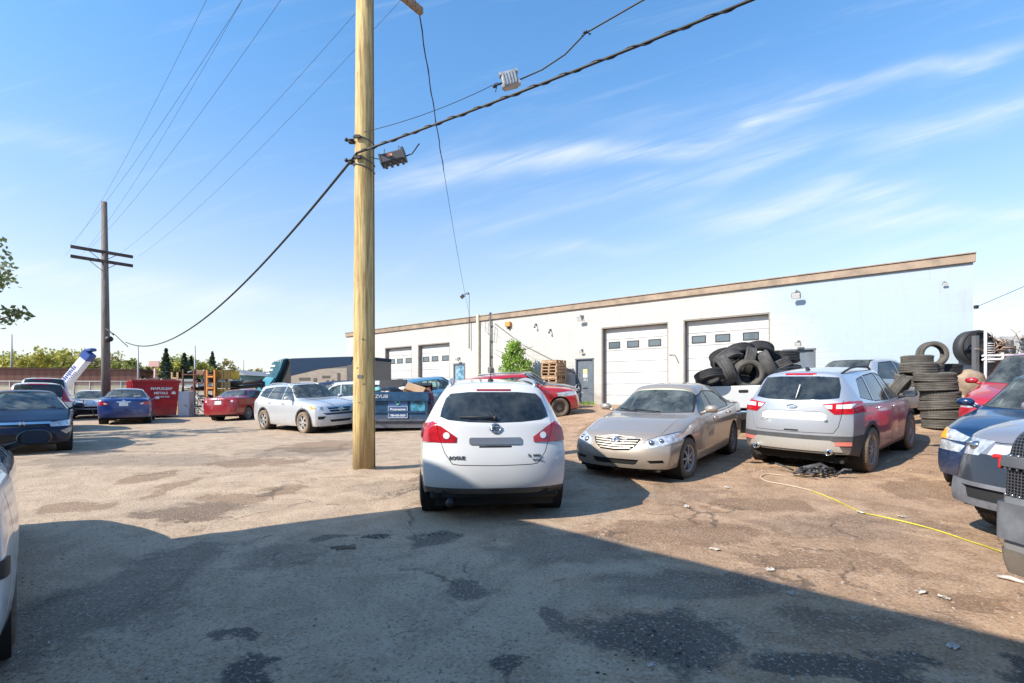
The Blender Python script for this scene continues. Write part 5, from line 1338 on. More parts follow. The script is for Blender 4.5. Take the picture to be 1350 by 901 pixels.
def building():
    root = empty('garage_building', (W0.x, W0.y, 0), math.atan2(WU.y, WU.x)); tag(root, 'long white block garage building with tan roof edge and white overhead doors', 'building')
    tL, tR = tpx(457), tpx(1283); ZT = 5.42; ZF = .0
    g0 = .74
    holes = []   # (t0, t1, ztop, kind)
    def H(pa, pb, py): holes.append([tpx(pa), tpx(pb), hpx(pb, py)])
    D = [('big', 507.5, 543, 457.5), ('big', 551, 593, 453), ('small', 598.5, 612.5, 480), ('man', 759.3, 782.3, 473.5), ('big', 793, 881, 428.5), ('big', 901, 1015, 417), ('man2', 1033, 1074, 461)]
    cols = []
    for kd, a, b_, y in D: cols.append((tpx(a), tpx(b_), hpx((a + b_) / 2, y), kd))
    mb = MB(); th = .32
    x = tL
    for a, b_, z, kd in cols:
        mb.box(((x + a) / 2, th / 2, (ZF + ZT) / 2), (a - x, th, ZT - ZF)); mb.box(((a + b_) / 2, th / 2, (z + ZT) / 2), (b_ - a, th, ZT - z)); x = b_
    mb.box(((x + tR) / 2, th / 2, (ZF + ZT) / 2), (tR - x, th, ZT - ZF))
    wm = wall_mat(); mb.build('wall', wm, root)
    mb = MB(); mb.box((tL + .15, 6.2, ZT / 2), (.3, 11.7, ZT)); mb.box((tR - .15, 6.2, ZT / 2), (.3, 11.7, ZT)); mb.box(((tL + tR) / 2, 12.2, ZT / 2), (tR - tL - .7, .3, ZT)); mb.build('side_wall', wm, root)
    mb = MB(); mb.box(((tL + tR) / 2, 6.2, ZT + .05), (tR - tL - .1, 12.0, .12)); mb.build('roof', mat('roof_membrane', (.12, .11, .1), .9), root)
    mb = MB(); mb.box(((tL + tR) / 2, -.03, ZT - .10), (tR - tL + .1, .12, .25), bev=.01); mb.box(((tL + tR) / 2, -.045, ZT + .045), (tR - tL + .12, .16, .03)); mb.build('fascia', M_BRONZE, root)
    for i, (a, b_, z, kd) in enumerate(cols):
        w_ = b_ - a; zb = .70
        if kd == 'big':
            mb = MB(); mb.box((a + .02, .12, (z + zb) / 2), (.05, .22, z - zb)); mb.box((b_ - .02, .12, (z + zb) / 2), (.05, .22, z - zb)); mb.box(((a + b_) / 2, .12, z - .025), (w_ - .1, .22, .05)); mb.build('door_frame', M_JAMB, root)
            mb = MB(); np_ = max(6, round((z - zb) / .52)); ph = (z - .05 - zb) / np_
            for k in range(np_):
                zc = zb + ph * (k + .5); mb.box(((a + b_) / 2, .265, zc), (w_ - .1, .05, ph - .012), bev=.006)
                for r_ in (.3, .7): mb.box(((a + b_) / 2, .237, zb + ph * (k + r_)), (w_ - .14, .008, .02))
            dr = mb.build('overhead_door', M_DOORW, root)
            zr = zb + ph * (np_ - 2 + .5) + (.0 if i > 2 else -.1)
            nwin = 3
            for k in range(nwin):
                xc = a + w_ * (k + .62 if i > 2 else k + .6) / (nwin + .1) * .98
                xc = a + w_ * [.17, .46, .78][k]
                mb = MB(); ww = .52; wh = .27
                mb.box((xc, .232, zr + wh / 2), (ww, .03, .03)); mb.box((xc, .232, zr - wh / 2), (ww, .03, .03)); mb.box((xc - ww / 2, .232, zr), (.03, .03, wh + .03)); mb.box((xc + ww / 2, .232, zr), (.03, .03, wh + .03))
                f = mb.build('door_window', M_BLACK, dr)
                mb = MB(); mb.box((xc, .235, zr), (ww - .02, .012, wh - .02)); mb.build('door_window_pane', M_PANE, dr)
                if i < 2 and k == 1: mb = MB(); mb.box((xc, .235, zr - 1.25), (.6, .02, .22)); mb.build('mail_panel', M_DGREY, dr)
        elif kd in ('man', 'man2'):
            mb = MB(); mb.box(((a + b_) / 2, .10, (z + zb) / 2), (w_, .06, z - zb)); d = mb.build('steel_door', M_DGREY, root)
            mb = MB(); fr = .05
            mb.box((a + fr / 2 - .02, .03, (z + zb) / 2), (fr, .1, z - zb)); mb.box((b_ - fr / 2 + .02, .03, (z + zb) / 2), (fr, .1, z - zb)); mb.box(((a + b_) / 2, .03, z), (w_ + .08, .1, fr)); mb.build('door_frame', mat('slate_frame', (.10, .115, .135), .5), root)
            mb = MB(); mb.sphere((a + .13, .04, zb + 1.0), .035, u=10, v=6); mb.sphere((a + .13, .05, zb + 1.45), .025, u=8, v=5); mb.build('door_knob', M_CHROME, d)
            if kd == 'man':
                mb = MB(); mb.box(((a + b_) / 2 + .02, .06, zb + .82), (.24, .02, .05)); mb.build('mail_slot', M_BLACK, d)
                mb = MB(); mb.box(((a + b_) / 2, .062, zb + 1.60), (.22, .008, .19)); mb.build('yellow_notice', mat('pale_yellow', (.65, .60, .25), .6), d)
                mb = MB(); mb.box(((a + b_) / 2, .062, zb + 1.40), (.22, .008, .17)); mb.build('white_notice', M_SIGNW, d)
                text_mesh('!', .15, 'notice_mark', M_BLACK, d, basis((1, 0, 0), (0, 0, 1), ((a + b_) / 2, .056, zb + 1.6)))
                text_mesh('711', .16, 'unit_number', M_SIGNW, d, basis((1, 0, 0), (0, 0, 1), ((a + b_) / 2 + .02, .066, zb + 1.19)))
        else:
            mb = MB(); mb.box(((a + b_) / 2, .10, (z + zb) / 2), (w_, .06, z - zb)); d = mb.build('glazed_door', M_SIGNW, root)
            mb = MB(); mb.box(((a + b_) / 2, .06, (z + 1.75) / 2 + .0), (w_ * .72, .02, (z - 1.75) * .85)); mb.build('door_glass', mat('blue_grey_glass', (.16, .30, .42), .1, coat=1, var=.6, vscale=6), d)
            mb = MB()
            for xx in (a, b_): mb.box((xx, -.005, (z + zb) / 2), (.08, .03, z - zb))
            mb.box(((a + b_) / 2, -.005, z), (w_ + .08, .03, .08)); mb.build('door_frame', M_DGREY, root)
    def flood(px, y, sc=1.0, up=0):
        tt = tpx(px); z = hpx(px, y); mb = MB()
        mb.box((tt, -.02, z + .08 * sc), (.12 * sc, .04, .12 * sc)); mb.tube([(tt, -.03, z + .08 * sc), (tt, -.16 * sc, z + .14 * sc), (tt, -.22 * sc, z + .05 * sc)], .018 * sc, 6)
        Rm = Matrix.Rotation(R(35), 3, 'X'); mb.box((tt, -.26 * sc, z - .06 * sc), (.28 * sc, .10 * sc, .20 * sc), rot=Rm, bev=.02 * sc); o = mb.build('floodlight', M_FIX, root)
        mb = MB(); mb.box(Vector((tt, -.26 * sc, z - .06 * sc)) + Rm @ Vector((0, -.053 * sc, 0)), (.24 * sc, .006, .16 * sc), rot=Rm); mb.build('lens', M_SIGNW, o)
    flood(768, 420, 1.0); flood(1051, 389, 1.0); flood(1053, 453, .7); flood(1245, 374, .4); flood(768, 463, .6); flood(606, 474, .8)
    # security cameras and the orange alarm box
    for px, y in ((707, 428), (726, 435)):
        tt = tpx(px); z = hpx(px, y); mb = MB(); mb.box((tt, -.03, z), (.08, .06, .08)); mb.tube([(tt, -.05, z), (tt + .03, -.18, z - .03), (tt + .02, -.16, z - .14)], .02, 6); mb.sphere((tt + .02, -.17, z - .15), .05, (1, 1.4, 1), u=8, v=6); mb.build('security_camera', M_FIX, root)
    tt = tpx(671); z = hpx(671, 428); mb = MB(); mb.box((tt, -.08, z), (.34, .16, .26), bev=.02); mb.build('alarm_box', mat('orange_box', (.55, .25, .06), .5), root)
    mb = MB(); mb.sphere((tt + .02, -.1, z - .18), .07, u=8, v=6); mb.build('alarm_bell', M_BLACK, root)
    tt = tpx(631.5); mb = MB(); mb.box((tt, -.08, ZT / 2 + .1), (.17, .14, ZT + .05), bev=.01); mb.build('downpipe', mat('cream_paint', (.62, .55, .42), .6, var=.1), root)
    tt = tpx(648); mb = MB(); mb.tube([(tt, -.10, hpx(648, 488)), (tt, -.10, hpx(648, 415))], .045, 8)
    for y in (430, 450, 470): mb.box((tt, -.05, hpx(648, y)), (.16, .1, .04))
    mb.sphere((tt, -.1, hpx(648, 414)), .08, u=8, v=6)
    zt = hpx(648, 418); mb.tube([(tt, -.12, zt), (tt - .3, -.14, zt - .3), (tt - .28, -.14, zt - .8), (tt - .02, -.12, zt - .95)], .012, 5); mb.tube([(tt, -.12, zt - .3), (tt + .38, -.14, zt - .6), (tt + .3, -.14, zt - 1.3), (tt + .02, -.12, zt - 1.2)], .012, 5)
    mb.box((tt, -.1, hpx(648, 488)), (.28, .16, .3), bev=.03); mb.build('service_conduit', M_FIX, root)
    t0, t1 = tpx(653), tpx(752); mb = MB(); mb.tube([(t0, -.03, hpx(653, 427)), (tpx(690), -.03, hpx(690, 455)), (tpx(735), -.03, hpx(735, 478)), (tpx(758), -.03, hpx(758, 492))], .022, 6); mb.build('wall_cable', M_FIX, root)
    tt = tpx(887); z = hpx(887, 468); mb = MB(); mb.tube([(tt - .15, -.03, z), (tt + .1, -.05, z), (tt + .25, -.04, z - .35)], .012, 5); mb.build('hook_bracket', M_FIX, root)
    # roof edge mast with its own floodlight
    tt = tpx(620.5); mb = MB(); mb.tube([(tt, -.12, hpx(620, 460)), (tt, -.12, hpx(620, 387))], [.03, .018], 6)
    mb.tube([(tt, -.12, hpx(620, 388)), (tt - .3, -.2, hpx(620, 388.5))], .02, 6); mb.box((tt - .38, -.26, hpx(620, 391)), (.28, .12, .2), rot=Matrix.Rotation(R(40), 3, 'X') @ Matrix.Rotation(R(-25), 3, 'Y'), bev=.02); mb.box((tt - .12, -.15, hpx(620, 387.5)), (.2, .08, .1)); mb.build('roof_mast', M_FIX, root)
def workshop():
    """the building behind the camera whose shadow falls over the foreground"""
    root = empty('workshop_building'); tag(root, 'beige workshop behind the viewer casting the big foreground shadow', 'building')
    c = Vector(WSH[0]); d = Vector((.735, -.678, 0)); n = Vector((-.678, -.735, 0)); hb = WSH[1]
    Mx = Matrix((d, n * -1, Vector((0, 0, 1)))).transposed().to_4x4(); Mx.translation = c; root.matrix_world = Mx
    mb = MB(); mb.box((14, -6, hb / 2 - .2), (28, 12, hb + .3)); mb.build('wall', mat('beige_workshop_wall', (.42, .38, .33), .8, var=.1), root)
    mb = MB(); mb.box((14, -6, hb - .05), (28.004, 12.004, .26)); mb.build('roof', M_BRONZE, root)
    for k in range(4):
        mb = MB(); mb.box((4 + k * 6, .03, 1.7), (3.6, .06, 3.4)); mb.build('overhead_door', M_DOORW, root)
WSH = ((-6.30, 3.20, 0), 5.0)

# ================================================================ POLES AND WIRES
def wood_mat(name, a, b_):
    m, t, b = mat_new(name); v = t.obj(); g = t.noise(t.vscale(v, (14, 14, .7)), 2.0, 7, .7, .3); g2 = t.noise(t.vscale(v, (3, 3, .3)), 1.5, 5, .6)
    c = t.mix(t.ramp(g, .38, .62), a, b_); c = t.mix(t.m('MULTIPLY', t.ramp(g2, .5, .7), .5), c, [x * .62 for x in a])
    kn = t.noise(t.vscale(v, (5, 5, 2.5)), 2.2, 2, .5); c = t.mix(t.ramp(kn, .74, .80, 0, .8), c, (.05, .035, .02)); ck_ = t.noise(t.vscale(v, (26, 26, .5)), 1.0, 3, .5, .2); c = t.mix(t.ramp(ck_, .68, .74, 0, .75), c, (.07, .05, .03)); c = t.mix(t.m('MULTIPLY', t.ramp(t.sep(v)[2], 1.0, .1), .45), c, (.30, .24, .17))
    t.l.new(c, b.inputs['Base Color']); b.inputs['Roughness'].default_value = .85; t.l.new(t.bump(g, .5, .015), b.inputs['Normal']); return m
def sag(a, b_, s_, n=24):
    a = Vector(a); b_ = Vector(b_); return [a.lerp(b_, k / n) - Vector((0, 0, s_ * 4 * (k / n) * (1 - k / n))) for k in range(n + 1)]
POLE = Vector((-2.62, 8.60, 0))
def poles():
    root = empty('utility_pole', (POLE.x, POLE.y, gh(POLE.x, POLE.y) - .1)); tag(root, 'tall yellowish wooden utility pole standing left of the white crossover', 'utility pole')
    mb = MB(); mb.tube([(0, 0, 0), (0, 0, 1.2), (.005, 0, 4), (.01, 0, 7), (.02, 0, 10.4)], [.196, .188, .176, .160, .14], 40)
    for v in mb.bm.verts:
        a = math.atan2(v.co.y, v.co.x); k = 1 + .02 * noise.noise(Vector((math.cos(a) * 1.6, math.sin(a) * 1.6, v.co.z * .6))); v.co.x *= k; v.co.y *= k
    mb.build('pole_shaft', wood_mat('treated_pine', (.33, .22, .085), (.60, .46, .215)), root)
    ar = Vector((.6, .8, 0)); c = Vector((0, 0, 8.93)); rot_ = Matrix.Rotation(math.atan2(.8, .6), 3, 'Z')
    mb = MB(); mb.box(c + Vector((.1, -.08, 0)), (2.5, .11, .13), rot=rot_, bev=.01); ca = mb.build('crossarm', wood_mat('weathered_arm', (.20, .145, .10), (.38, .28, .19)), root)
    for k in (-1.1, -.6, .6, 1.08):
        mb = MB(); p = c + ar * k + Vector((.1, -.08, .06)); mb.tube([p, p + Vector((0, 0, .12))], .012, 6); mb.lathe([(.03, .10), (.05, .12), (.05, .16), (.035, .17), (.045, .2), (.02, .24), (.001, .25)], 12, Matrix.Translation(p) @ Matrix.Rotation(R(90), 4, 'X')); mb.build('insulator', mat('brown_glaze', (.05, .03, .025), .2, coat=1), ca)
    for z, rr_ in ((5.46, .18), (5.82, .178), (5.33, .181)):
        mb = MB(); mb.tube([(math.cos(a) * rr_, math.sin(a) * rr_, z + .1 - .06 * math.cos(a)) for a in [2 * math.pi * k / 24 for k in range(25)]], .012, 6); mb.build('strap', M_FIX, root)
    for z in (5.52, 5.88):
        mb = MB(); mb.box((-.2, -.08, z), (.10, .08, .07), bev=.01); mb.tube([(-.3, -.1, z + .03), (-.14, -.14, z)], .014, 6); mb.sphere((-.28, -.1, z + .02), .035, u=8, v=6); mb.box((-.06, -.19, z + .03), (.10, .04, .05)); mb.build('clamp', M_BLACK, root)
    mb = MB(); mb.tube([(.195, -.03, .1), (.18, -.03, 4), (.165, -.03, 8.9)], .009, 6); mb.build('ground_wire', M_FIX, root)
    for k, (z, a_) in enumerate(((1.75, -95), (1.62, -75), (1.9, -110), (2.4, -80), (1.3, -100))):
        mb = MB(); an = R(a_); rr2 = .183; mb.box((math.cos(an) * rr2, math.sin(an) * rr2, z), (.012, .03, .02) if k else (.008, .09, .06), rot=Matrix.Rotation(an, 3, 'Z')); mb.build('staple' if k else 'aluminium_tag', M_FIX, root)
    # distant pole
    b2 = Vector((-20.7, 24.7, 0)); r2 = empty('utility_pole', (b2.x, b2.y, gh(b2.x, b2.y)), 0); tag(r2, 'weathered grey pole with two bare crossarms at the left, behind the parked cars', 'utility pole')
    mb = MB(); mb.tube([(.05, 0, 0), (.02, 0, 4), (-.05, 0, 11)], [.20, .18, .12], 20); mb.build('pole_shaft', wood_mat('old_grey_pine', (.12, .10, .09), (.22, .19, .17)), r2)
    for z in (8.42, 7.95):
        mb = MB(); mb.box((0, -.14, z), (2.45, .12, .15), rot=Matrix.Rotation(R(50), 3, 'Z'), bev=.01); a_ = mb.build('crossarm', mat('old_arm', (.075, .065, .06), .9, var=.4), r2)
        for s_ in (-1, 1):
            mb = MB(); q = Vector((.643, .766, 0)) * .55 * s_; mb.tube([q + Vector((0, -.14, z - .05)), (0, -.16, z - .5)], .016, 5); mb.build('arm_brace', M_FIX, a_)
    mb = MB(); mb.sphere((.28, -.1, 4.02), .17, (1.1, 1, .9), u=12, v=8); mb.tube([(0, -.1, 4.6), (.35, -.2, 4.45), (.6, -.2, 4.2)], .03, 6); mb.tube([(.1, -.15, 4.5), (.7, -.3, 4.25), (1.4, -.3, 3.6)], .02, 6); mb.build('cable_closure', M_BLACK, r2)
    # wires
    def wire(pts, rad, label, twist=False):
        mb = MB(); mb.tube(pts, rad, 6)
        if twist:
            L = []; n = 160
            for k in range(n + 1):
                f = k / n * (len(pts) - 1); i = min(int(f), len(pts) - 2); p = Vector(pts[i]).lerp(Vector(pts[i + 1]), f - i); a = k * .9
                L.append(p + Vector((0, math.cos(a), math.sin(a))) * rad * 1.25)
            mb.tube(L, rad * .45, 5)
        o = mb.build('overhead_wire', M_WIRE, None); tag(o, label, 'wire'); return o
    A = POLE + Vector((-.06, -.20, 5.52)); B = b2 + Vector((1.2, -.2, 3.85)); far = Vector((12.5, -.2, 7.35))
    wire(sag(A, B, 1.3, 40), .022, 'thick black cable sagging from the near pole to the far pole')
    E_ = A + (Vector(((1000 - 675) / F * 5.4, 5.4, CH + 530 / F * 5.4)) - A) * 1.7
    wire(sag(A, E_, .10, 40), .020, 'thick twisted cable climbing from the near pole over the right of the lot', True)
    c2 = Vector((.16, -.05, 8.95)); T = lambda px, py, Y: Vector(((px - 675) / F * Y, Y, CH + (HOR - py) / F * Y))
    bx = T(672, 106, 8.2)
    wire(sag(POLE + Vector((.05, -.17, 5.9)), bx + Vector((-.2, 0, -.04)), .08), .006, 'thin strand between the near pole and the grey hanging box')
    wire([bx + Vector((.15, 0, 0)), T(715, 92, 8.0), T(745, 72, 7.8), T(772, 44, 7.5), T(845, 2, 6.9), T(1000, -80, 6.0)], .013, 'black strand leaving the grey hanging box to the upper right')
    mb = MB()
    for k in range(7): mb.tube([T(772, 44, 7.5) + Vector((random.uniform(-.06, .06), 0, random.uniform(-.03, .05))), T(772, 44, 7.5) + Vector((random.uniform(-.16, .1), random.uniform(-.05, .05), random.uniform(-.06, .08)))], .008, 5)
    tag(mb.build('wire_splice', M_WIRE), 'frayed splice on the strand at the upper middle of the sky', 'wire splice')
    # the two boxes that hang from the wires
    mb = MB(); Rm = Matrix.Rotation(R(-14), 3, 'Y'); mb.box(bx, (.27, .16, .26), rot=Rm, bev=.02)
    for sx_ in (-1, 1):
        for sz_ in (-1, 1): mb.box(bx + Rm @ Vector((sx_ * .135, -.03, sz_ * .10)), (.05, .1, .05), rot=Rm)
    for k in range(5): mb.box(bx + Rm @ Vector((-.1 + k * .05, -.085, 0)), (.012, .03, .2), rot=Rm)
    rt = mb.build('cable_amplifier', mat('cast_aluminium', (.36, .37, .38), .5, .6, var=.2, vscale=12)); tag(rt, 'small grey ribbed metal box hanging on the strand in the upper sky', 'cable box')
    mb = MB(); mb.tube([bx + Vector((-.13, 0, -.05)), bx + Vector((-.28, 0, -.1))], .018, 6); mb.sphere(bx + Vector((-.26, 0, -.1)), .035, u=6, v=5); mb.tube([bx + Vector((-.22, 0, -.1)), bx + Vector((-.24, 0, -.2))], .008, 5); mb.build('connector', M_BLACK, rt)
    p = T(518, 209, 8.35); mb = MB(); Rm = Matrix.Rotation(R(-15), 3, 'Y'); mb.box(p, (.40, .18, .17), rot=Rm, bev=.025, seg=2)
    for k in range(4): mb.box(p + Rm @ Vector((-.15 + k * .1, 0, -.10)), (.05, .14, .05), rot=Rm, bev=.01)
    mb.box(p + Rm @ Vector((.2, 0, .01)), (.05, .2, .20), rot=Rm, bev=.01); mb.box(p + Rm @ Vector((-.2, 0, 0)), (.04, .2, .18), rot=Rm, bev=.01)
    mb.tube([p + Vector((.1, 0, .08)), p + Vector((.1, 0, .22))], .008, 5); mb.tube([p + Vector((-.15, 0, .02)), p + Vector((-.15, 0, .16))], .008, 5)
    rt = mb.build('cable_amplifier', mat('dark_cast_box', (.06, .062, .068), .5, .4)); tag(rt, 'black finned box with an orange label hanging right of the near pole', 'cable box')
    mb = MB(); mb.box(p + Rm @ Vector((-.03, -.093, .02)), (.09, .006, .04), rot=Rm); mb.build('orange_label', mat('orange_label', (.75, .28, .16), .5), rt)
    mb = MB(); mb.tube([p + Vector((.2, 0, .03)), p + Vector((.33, 0, .08)), p + Vector((.46, -.03, .24))], .012, 6); mb.tube([p + Vector((-.2, 0, -.02)), p + Vector((-.32, 0, 0)), p + Vector((-.38, .05, .05))], .008, 5); mb.build('cable_tail', M_WIRE, rt)
    # service drop from the crossarm to the roof mast, power lines to the far pole
    mast = W0 + WU * tpx(621) - WIN * .12; mast.z = 5.5
    wire(sag(POLE + Vector((.8, .95, 8.78)), mast, .35, 30), .007, 'thin service line dropping from the crossarm to the garage roof mast')
    q0 = sag(POLE + Vector((.8, .95, 8.78)), mast, .35, 60)
    wire([p + Vector((.012 * math.sin(i * 1.9), 0, .012 * math.cos(i * 1.9))) for i, p in enumerate(q0[:16])], .013, 'bundled upper part of the service line just right of the near pole')
    for k, (o1, o2) in enumerate(((-1.1, -1.35), (-.6, -.6), (.6, .6), (1.08, 1.35))):
        a_ = POLE + c + ar * o1 + Vector((0, 0, .3)); b_ = b2 + Vector((.643, .766, 0)) * o2 + Vector((0, 0, 8.5))
        wire(sag(a_, b_, .4, 30), .0036, ['leftmost', 'second', 'third', 'rightmost'][k] + ' thin power line running from the near crossarm to the far pole')
    for k, (o1, lab) in enumerate(((-1.1, 'outer'), (-.6, 'inner'))):
        a_ = POLE + c + ar * o1 + Vector((-.35, -.3, .6)); b_ = b2 + Vector((.643, .766, 0)) * (-1.5 + k * .5) + Vector((0, 0, 7.95))
        wire(sag(a_, b_, .5, 30), .003, lab + ' faint lower power line between the two poles')
    # lean far poles
    for px, y0, z, lab, rad in ((77 / 5.0 + .0, 441, 62, 'thin grey lamp mast far off at the left edge', .14), (182, 456, 48, 'thin grey mast rising behind the red dumpster', .10), (257, 456, 50, 'slim mast rising behind the brown steel racks', .11), (321, 475, 90, 'short far mast right of the yellow rack', .12), (204.5, 480, 44, 'white post with a red sign top behind the red dumpster', .16)):
        P_ = PX(px, z); g = gh(P_.x, P_.y); h = CH + (HOR - y0) / F * z - g
        mb = MB(); mb.tube([(P_.x, P_.y, g), (P_.x, P_.y, g + h)], [rad, rad * .5], 8)
        if 'sign' in lab: mb.box((P_.x, P_.y - .1, g + h), (.9, .12, .5))
        o = mb.build('light_mast' if 'sign' not in lab else 'sign_post', mat('galvanised', (.34, .35, .36), .6, .3) if 'sign' not in lab else mat('pale_red_sign', (.5, .3, .27), .6)); tag(o, lab, 'mast' if 'sign' not in lab else 'sign post')

# ================================================================ TREES
def leaf_mat(name, col, dk=.45):
    m, t, b = mat_new(name); v = t.geo(); n = t.noise(v, 1.1, 4, .6); n2 = t.noise(v, 9.0, 2, .5)
    c = t.mix(t.ramp(n, .3, .7), [x * dk for x in col], col); c = t.mix(t.ramp(n2, .5, .8, 0, .5), c, [min(1, x * 1.6) for x in col]); t.l.new(c, b.inputs['Base Color']); b.inputs['Roughness'].default_value = .7
    out = [x for x in m.node_tree.nodes if x.type == 'OUTPUT_MATERIAL'][0]
    tl = t.add('ShaderNodeBsdfTranslucent'); t.l.new(c, tl.inputs[0]); mx = t.add('ShaderNodeMixShader'); mx.inputs[0].default_value = .3; t.l.new(b.outputs[0], mx.inputs[1]); t.l.new(tl.outputs[0], mx.inputs[2]); t.l.new(mx.outputs[0], out.inputs['Surface']); return m
M_BARK = mat('bark', (.10, .08, .065), .95, var=.4)
def tree(x, y, h, wd, leaf, label, group=None, kind='bush', n=900, ls=.3, seed=0, base=None, name='tree', cat='tree', th=.25):
    random.seed(seed); g = gh(x, y) if base is None else base; root = empty(name, (x, y, g)); tag(root, label, cat, group)
    mb = MB(); tips = []
    mb.tube([(0, 0, -.2), (.03 * h, 0, h * .3), (-.01 * h, .02 * h, h * .6), (0, 0, h * .93)], [.035 * h * .6, .025 * h * .6, .015 * h * .6, .004 * h], 8)
    nb = 14 if kind != 'conifer' else 0
    for k in range(nb):
        z = lerp(th, .9, k / nb) * h; a = k * 2.4 + random.uniform(-.4, .4); L = wd * random.uniform(.3, .52) * (1 - .5 * abs(k / nb - .35))
        e = Vector((math.cos(a) * L, math.sin(a) * L, z + L * random.uniform(.2, .8))); e.z = min(e.z, h)
        m_ = Vector((e.x * .5, e.y * .5, (z + e.z) / 2 - .05 * L)); mb.tube([(0, 0, z), m_, e], [.010 * h, .006 * h, .002 * h], 5); tips.append(e); tips.append(m_ * .3 + e * .7)
    mb.build('trunk', M_BARK, root)
    bm = bmesh.new()
    def leaf_at(p, s_):
        a = Vector((random.gauss(0, 1), random.gauss(0, 1), random.gauss(0, 1))).normalized(); b_ = a.cross(Vector((random.gauss(0, 1), random.gauss(0, 1), random.gauss(0, 1)))).normalized(); a *= s_ * .5; b_ *= s_ * .32
        bm.faces.new([bm.verts.new(p + q) for q in (-a, b_, a, -b_)])
    if kind == 'conifer':
        for k in range(n):
            f = random.random() ** .8; z = h * (.06 + .94 * f); lay = .75 + .25 * math.sin(z * 9 / h * 6); r_ = wd * .5 * (1 - f) ** .9 * lay * math.sqrt(random.uniform(.05, 1)) + .03; a = random.uniform(0, 6.283)
            leaf_at(Vector((math.cos(a) * r_, math.sin(a) * r_, z - r_ * .25)), ls * random.uniform(.6, 1.2))
    else:
        cl_ = []
        for t_ in tips: cl_.append((t_, wd * random.uniform(.09, .17)))
        for k in range(8): cl_.append((Vector((random.uniform(-.25, .25) * wd, random.uniform(-.25, .25) * wd, h * random.uniform(max(.3, th), .93))), wd * random.uniform(.10, .2)))
        if kind == 'sparse': cl_ = cl_[:len(tips)]
        if kind == 'cone':
            cl_ = []
            for k in range(34):
                f = (k + .5) / 34; a = k * 2.4; r_ = wd * .46 * (1 - f) ** .75 * random.uniform(.3, 1.0); cl_.append((Vector((math.cos(a) * r_, math.sin(a) * r_, h * (.12 + .85 * f))), wd * random.uniform(.06, .12)))
        for k in range(n):
            c_, r_ = random.choice(cl_); v = Vector((random.gauss(0, 1), random.gauss(0, 1), random.gauss(0, .8))); v = v.normalized() * r_ * random.random() ** .4 * (1.0 if kind != 'sparse' else .9)
            leaf_at(c_ + v, ls * random.uniform(.6, 1.3))
    me = bpy.data.meshes.new('crown'); bm.to_mesh(me); bm.free(); link_mesh('crown', me, [leaf], root); return root
